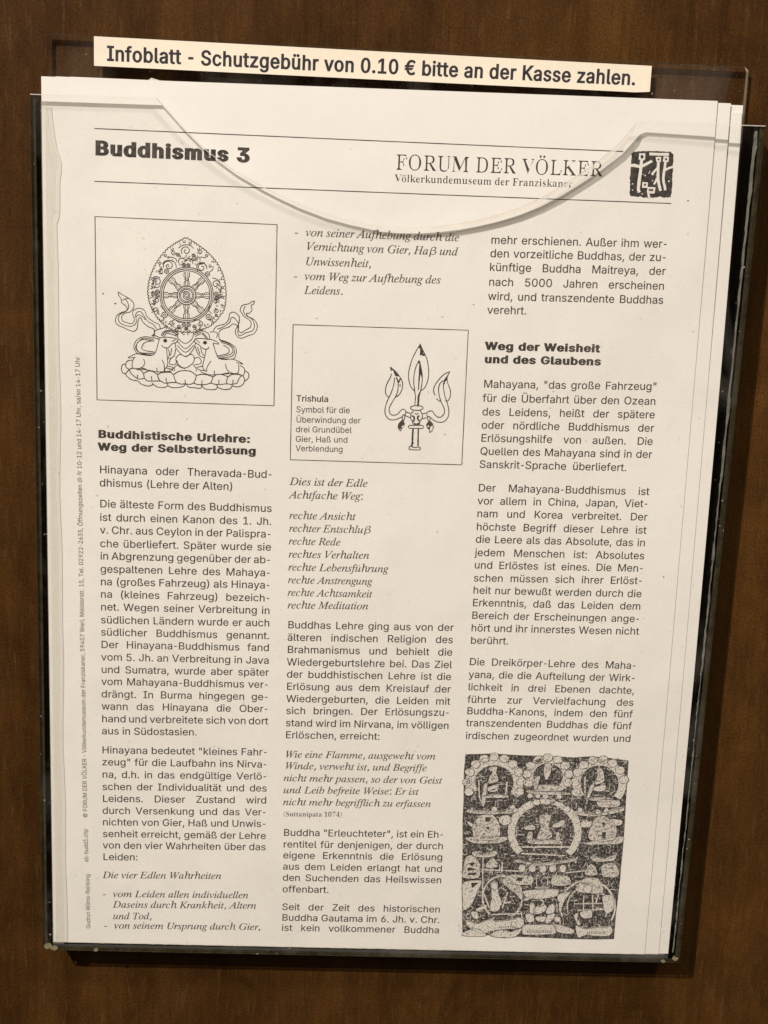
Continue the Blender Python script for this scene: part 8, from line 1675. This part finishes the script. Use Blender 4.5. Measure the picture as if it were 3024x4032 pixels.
for lines in (('Buddhistische Urlehre:', (16.95, 112.35), (66.0, 112.6), 'Weg der Selbsterlösung', (16.95, 116.5), (67.95, 116.5)),
              ('Weg der Weisheit', (140.6, 79.85), (178.2, 79.6), 'und des Glaubens', (140.6, 84.15), (178.9, 83.85))):
    ink = Ink()
    set_line(ink, lines[0], 'S', lines[1], lines[2], 2.42, dx=52, dy=25, track=64)
    set_line(ink, lines[3], 'S', lines[4], lines[5], 2.42, dx=52, dy=25, track=64)
    on_front(ink.build('heading', TONER, None))
ink = Ink()
set_line(ink, '(Suttanipata 1074)', 'B', (79.75, 243.9), (100.0, 243.8), 1.75, dx=-12, dy=0)
on_front(ink.build('source_note', TONER, None))
ink = Ink()
for txt, a, b in (('Gudrun Wilms-Reinking', (13.67, 287.4), (13.5, 266.5)), ('ab-budd3.chp', (13.1, 262.0), (12.9, 249.5)),
                  ('© FORUM DER VÖLKER - Völkerkundemuseum der Franziskaner, 59457 Werl, Melsterstr. 15, Tel. 02922-2635, Öffnungszeiten di-fr 10-12 und 14-17 Uhr, sa/so 14-17 Uhr', (12.85, 245.4), (11.2, 86.3))):
    set_line(ink, txt, 'S', a, b, 1.45, dx=3, dy=3)
on_front(ink.build('margin_note', TONER_LIGHT, None))


def frame(name, c, w=0.24):
    ink = Ink()
    for a, b in zip(c, c[1:] + c[:1]):
        ink.ribbon([(a[0] + (b[0] - a[0]) * t / 12, a[1] + (b[1] - a[1]) * t / 12) for t in range(13)], w, 0, 0.15)
    return on_front(ink.build(name, TONER, None))


# ---- wheel and deer drawing
frame('picture_frame', [(16.13, 42.14), (72.7, 42.55), (73.12, 100.23), (16.59, 100.02)])
ink = Ink()
for w, sm, pts in WHEEL_STROKES:
    ink.ribbon(pts, w * 1.25, sm, 0.15)
# small flame curls that fill the halo round the wheel
curl_rng = random.Random(5)
for k in range(120):
    a = curl_rng.uniform(0, 2 * math.pi)
    r = curl_rng.uniform(1.16, 1.42)
    cu, cv = 44.55 + 8.25 * r * math.cos(a), 66.1 + 8.6 * r * math.sin(a) - (1.6 if math.sin(a) < -0.5 else 0) * curl_rng.random()
    q, s0, d = curl_rng.uniform(0.22, 0.6), curl_rng.uniform(0, 6.28), curl_rng.choice((-1, 1))
    ink.ribbon([(cu + q * (1 - 0.13 * i) * math.cos(s0 + d * i * 0.8), cv + q * (1 - 0.13 * i) * math.sin(s0 + d * i * 0.8)) for i in range(6)], 0.17, 1, 0.2)
on_front(ink.build('wheel_drawing', TONER, None))
# ---- trident drawing
frame('picture_frame', [(78.56, 73.81), (134.74, 73.77), (134.97, 118.05), (78.84, 117.9)])
ink = Ink()
for w, sm, pts in TRIDENT_STROKES:
    ink.ribbon(pts, w * 1.1, sm, 0.14)
for pts in TRIDENT_FILLS:
    ink.poly(pts)
ink.h, ink.slot = 0.12, 1
for pts in TRIDENT_SPOTS:
    ink.poly(pts)
on_front(ink.build('trident_drawing', [TONER_SOLID, UNPRINTED], None))
ink = Ink()
cap_lines = (('Trishula', (80.21, 98.55), (90.7, 98.45)), ('Symbol für die', (80.25, 102.15), (97.7, 101.95)), ('Überwindung der', (80.3, 105.5), (101.3, 105.2)),
             ('drei Grundübel', (80.25, 108.7), (98.5, 108.45)), ('Gier, Haß und', (80.3, 111.9), (97.4, 111.7)), ('Verblendung', (80.4, 114.95), (95.9, 114.9)))
for i, (txt, a, b) in enumerate(cap_lines):
    set_line(ink, txt, 'S', a, b, 1.95, dx=16 if i == 0 else 3, dy=8 if i == 0 else 2, track=10 if i == 0 else 0)
on_front(ink.build('caption', TONER, None))
# ---- copied picture of a carved relief
ink = Ink()
ink.poly(RELIEF_OUTLINE, 0.0)
ru = [p[0] for p in RELIEF_OUTLINE]
rv = [p[1] for p in RELIEF_OUTLINE]
rng = random.Random(11)


def in_relief(u, v, m=0.6):
    t = (v - min(rv)) / (max(rv) - min(rv))
    return min(ru) + 0.9 * t * 0 + m < u < max(ru) - 0.6 * t - m and min(rv) + m < v < max(rv) - m


def tick(slot, h, n, lo, hi, wlo, whi):
    ink.slot, ink.h = slot, h
    for _ in range(n):
        u, v = rng.uniform(min(ru), max(ru)), rng.uniform(min(rv), max(rv))
        a = rng.choice((0.0, 0.0, 1.57, rng.uniform(0, 3.14)))
        l = rng.uniform(lo, hi)
        du, dv = math.cos(a) * l / 2, math.sin(a) * l / 2
        if in_relief(u, v, 0.7 + l / 2):
            c = rng.uniform(-0.35, 0.35) * l
            ink.ribbon([(u - du, v - dv), (u - c * math.sin(a), v + c * math.cos(a)), (u + du, v + dv)], rng.uniform(wlo, whi), 1, 0.2)


tick(1, 0.07, 900, 0.6, 2.6, 0.10, 0.26)
ink.h, ink.slot = 0.13, 1
for w, sm, pts in RELIEF_STROKES:
    ink.ribbon(pts, w, sm, 0.2)
for pts in RELIEF_LIGHT:
    q = smooth(pts + [pts[0]], 3)[:-1]
    q = [(u + random.uniform(-0.08, 0.08), v + random.uniform(-0.08, 0.08)) for u, v in q]
    size = max(max(p[0] for p in q) - min(p[0] for p in q), max(p[1] for p in q) - min(p[1] for p in q))
    mid_v = sum(p[1] for p in q) / len(q)
    ink.h, ink.slot = 0.13, 3 if size > (3.0 if mid_v > 246 else 4.5) and mid_v < 272 else 1
    ink.poly(q)
    if size >= 2.4:
        ink.h, ink.slot = 0.19, 1
        ink.ribbon(q + [q[0]], 0.34, 0, 0.5)
    if size < 2.4:
        continue
    ink.h, ink.slot = 0.25, 2
    cx, cy = sum(p[0] for p in q) / len(q), sum(p[1] for p in q) / len(q)
    o_ = [(p[0] + (p[0] - cx) * 0.3 / (size / 2 + 0.1), p[1] + (p[1] - cy) * 0.3 / (size / 2 + 0.1)) for p in q]
    ink.ribbon(o_ + [o_[0]], 0.15, 0, 0.8)
for w, sm, pts in RELIEF_STROKES:
    if w > 1.2:
        q = smooth(pts)
        for s in (-1, 1):
            side_ = []
            for k in range(len(q)):
                a, c = q[max(0, k - 1)], q[min(len(q) - 1, k + 1)]
                dx, dy = c[0] - a[0], c[1] - a[1]
                l = math.hypot(dx, dy) or 1
                side_.append((q[k][0] - s * dy / l * w / 2, q[k][1] + s * dx / l * w / 2))
            ink.ribbon(side_, 0.2, 0, 0.5)
tick(2, 0.31, 420, 0.4, 1.6, 0.07, 0.15)
tick(1, 0.37, 420, 0.3, 1.4, 0.10, 0.22)
ink.h, ink.slot = 0.25, 2
for pts in RELIEF_DARK:
    ink.poly(pts)
on_front(ink.build('relief_picture', [COPY_DARK, COPY_LIGHT, TONER_SOLID, COPY_MID], None))
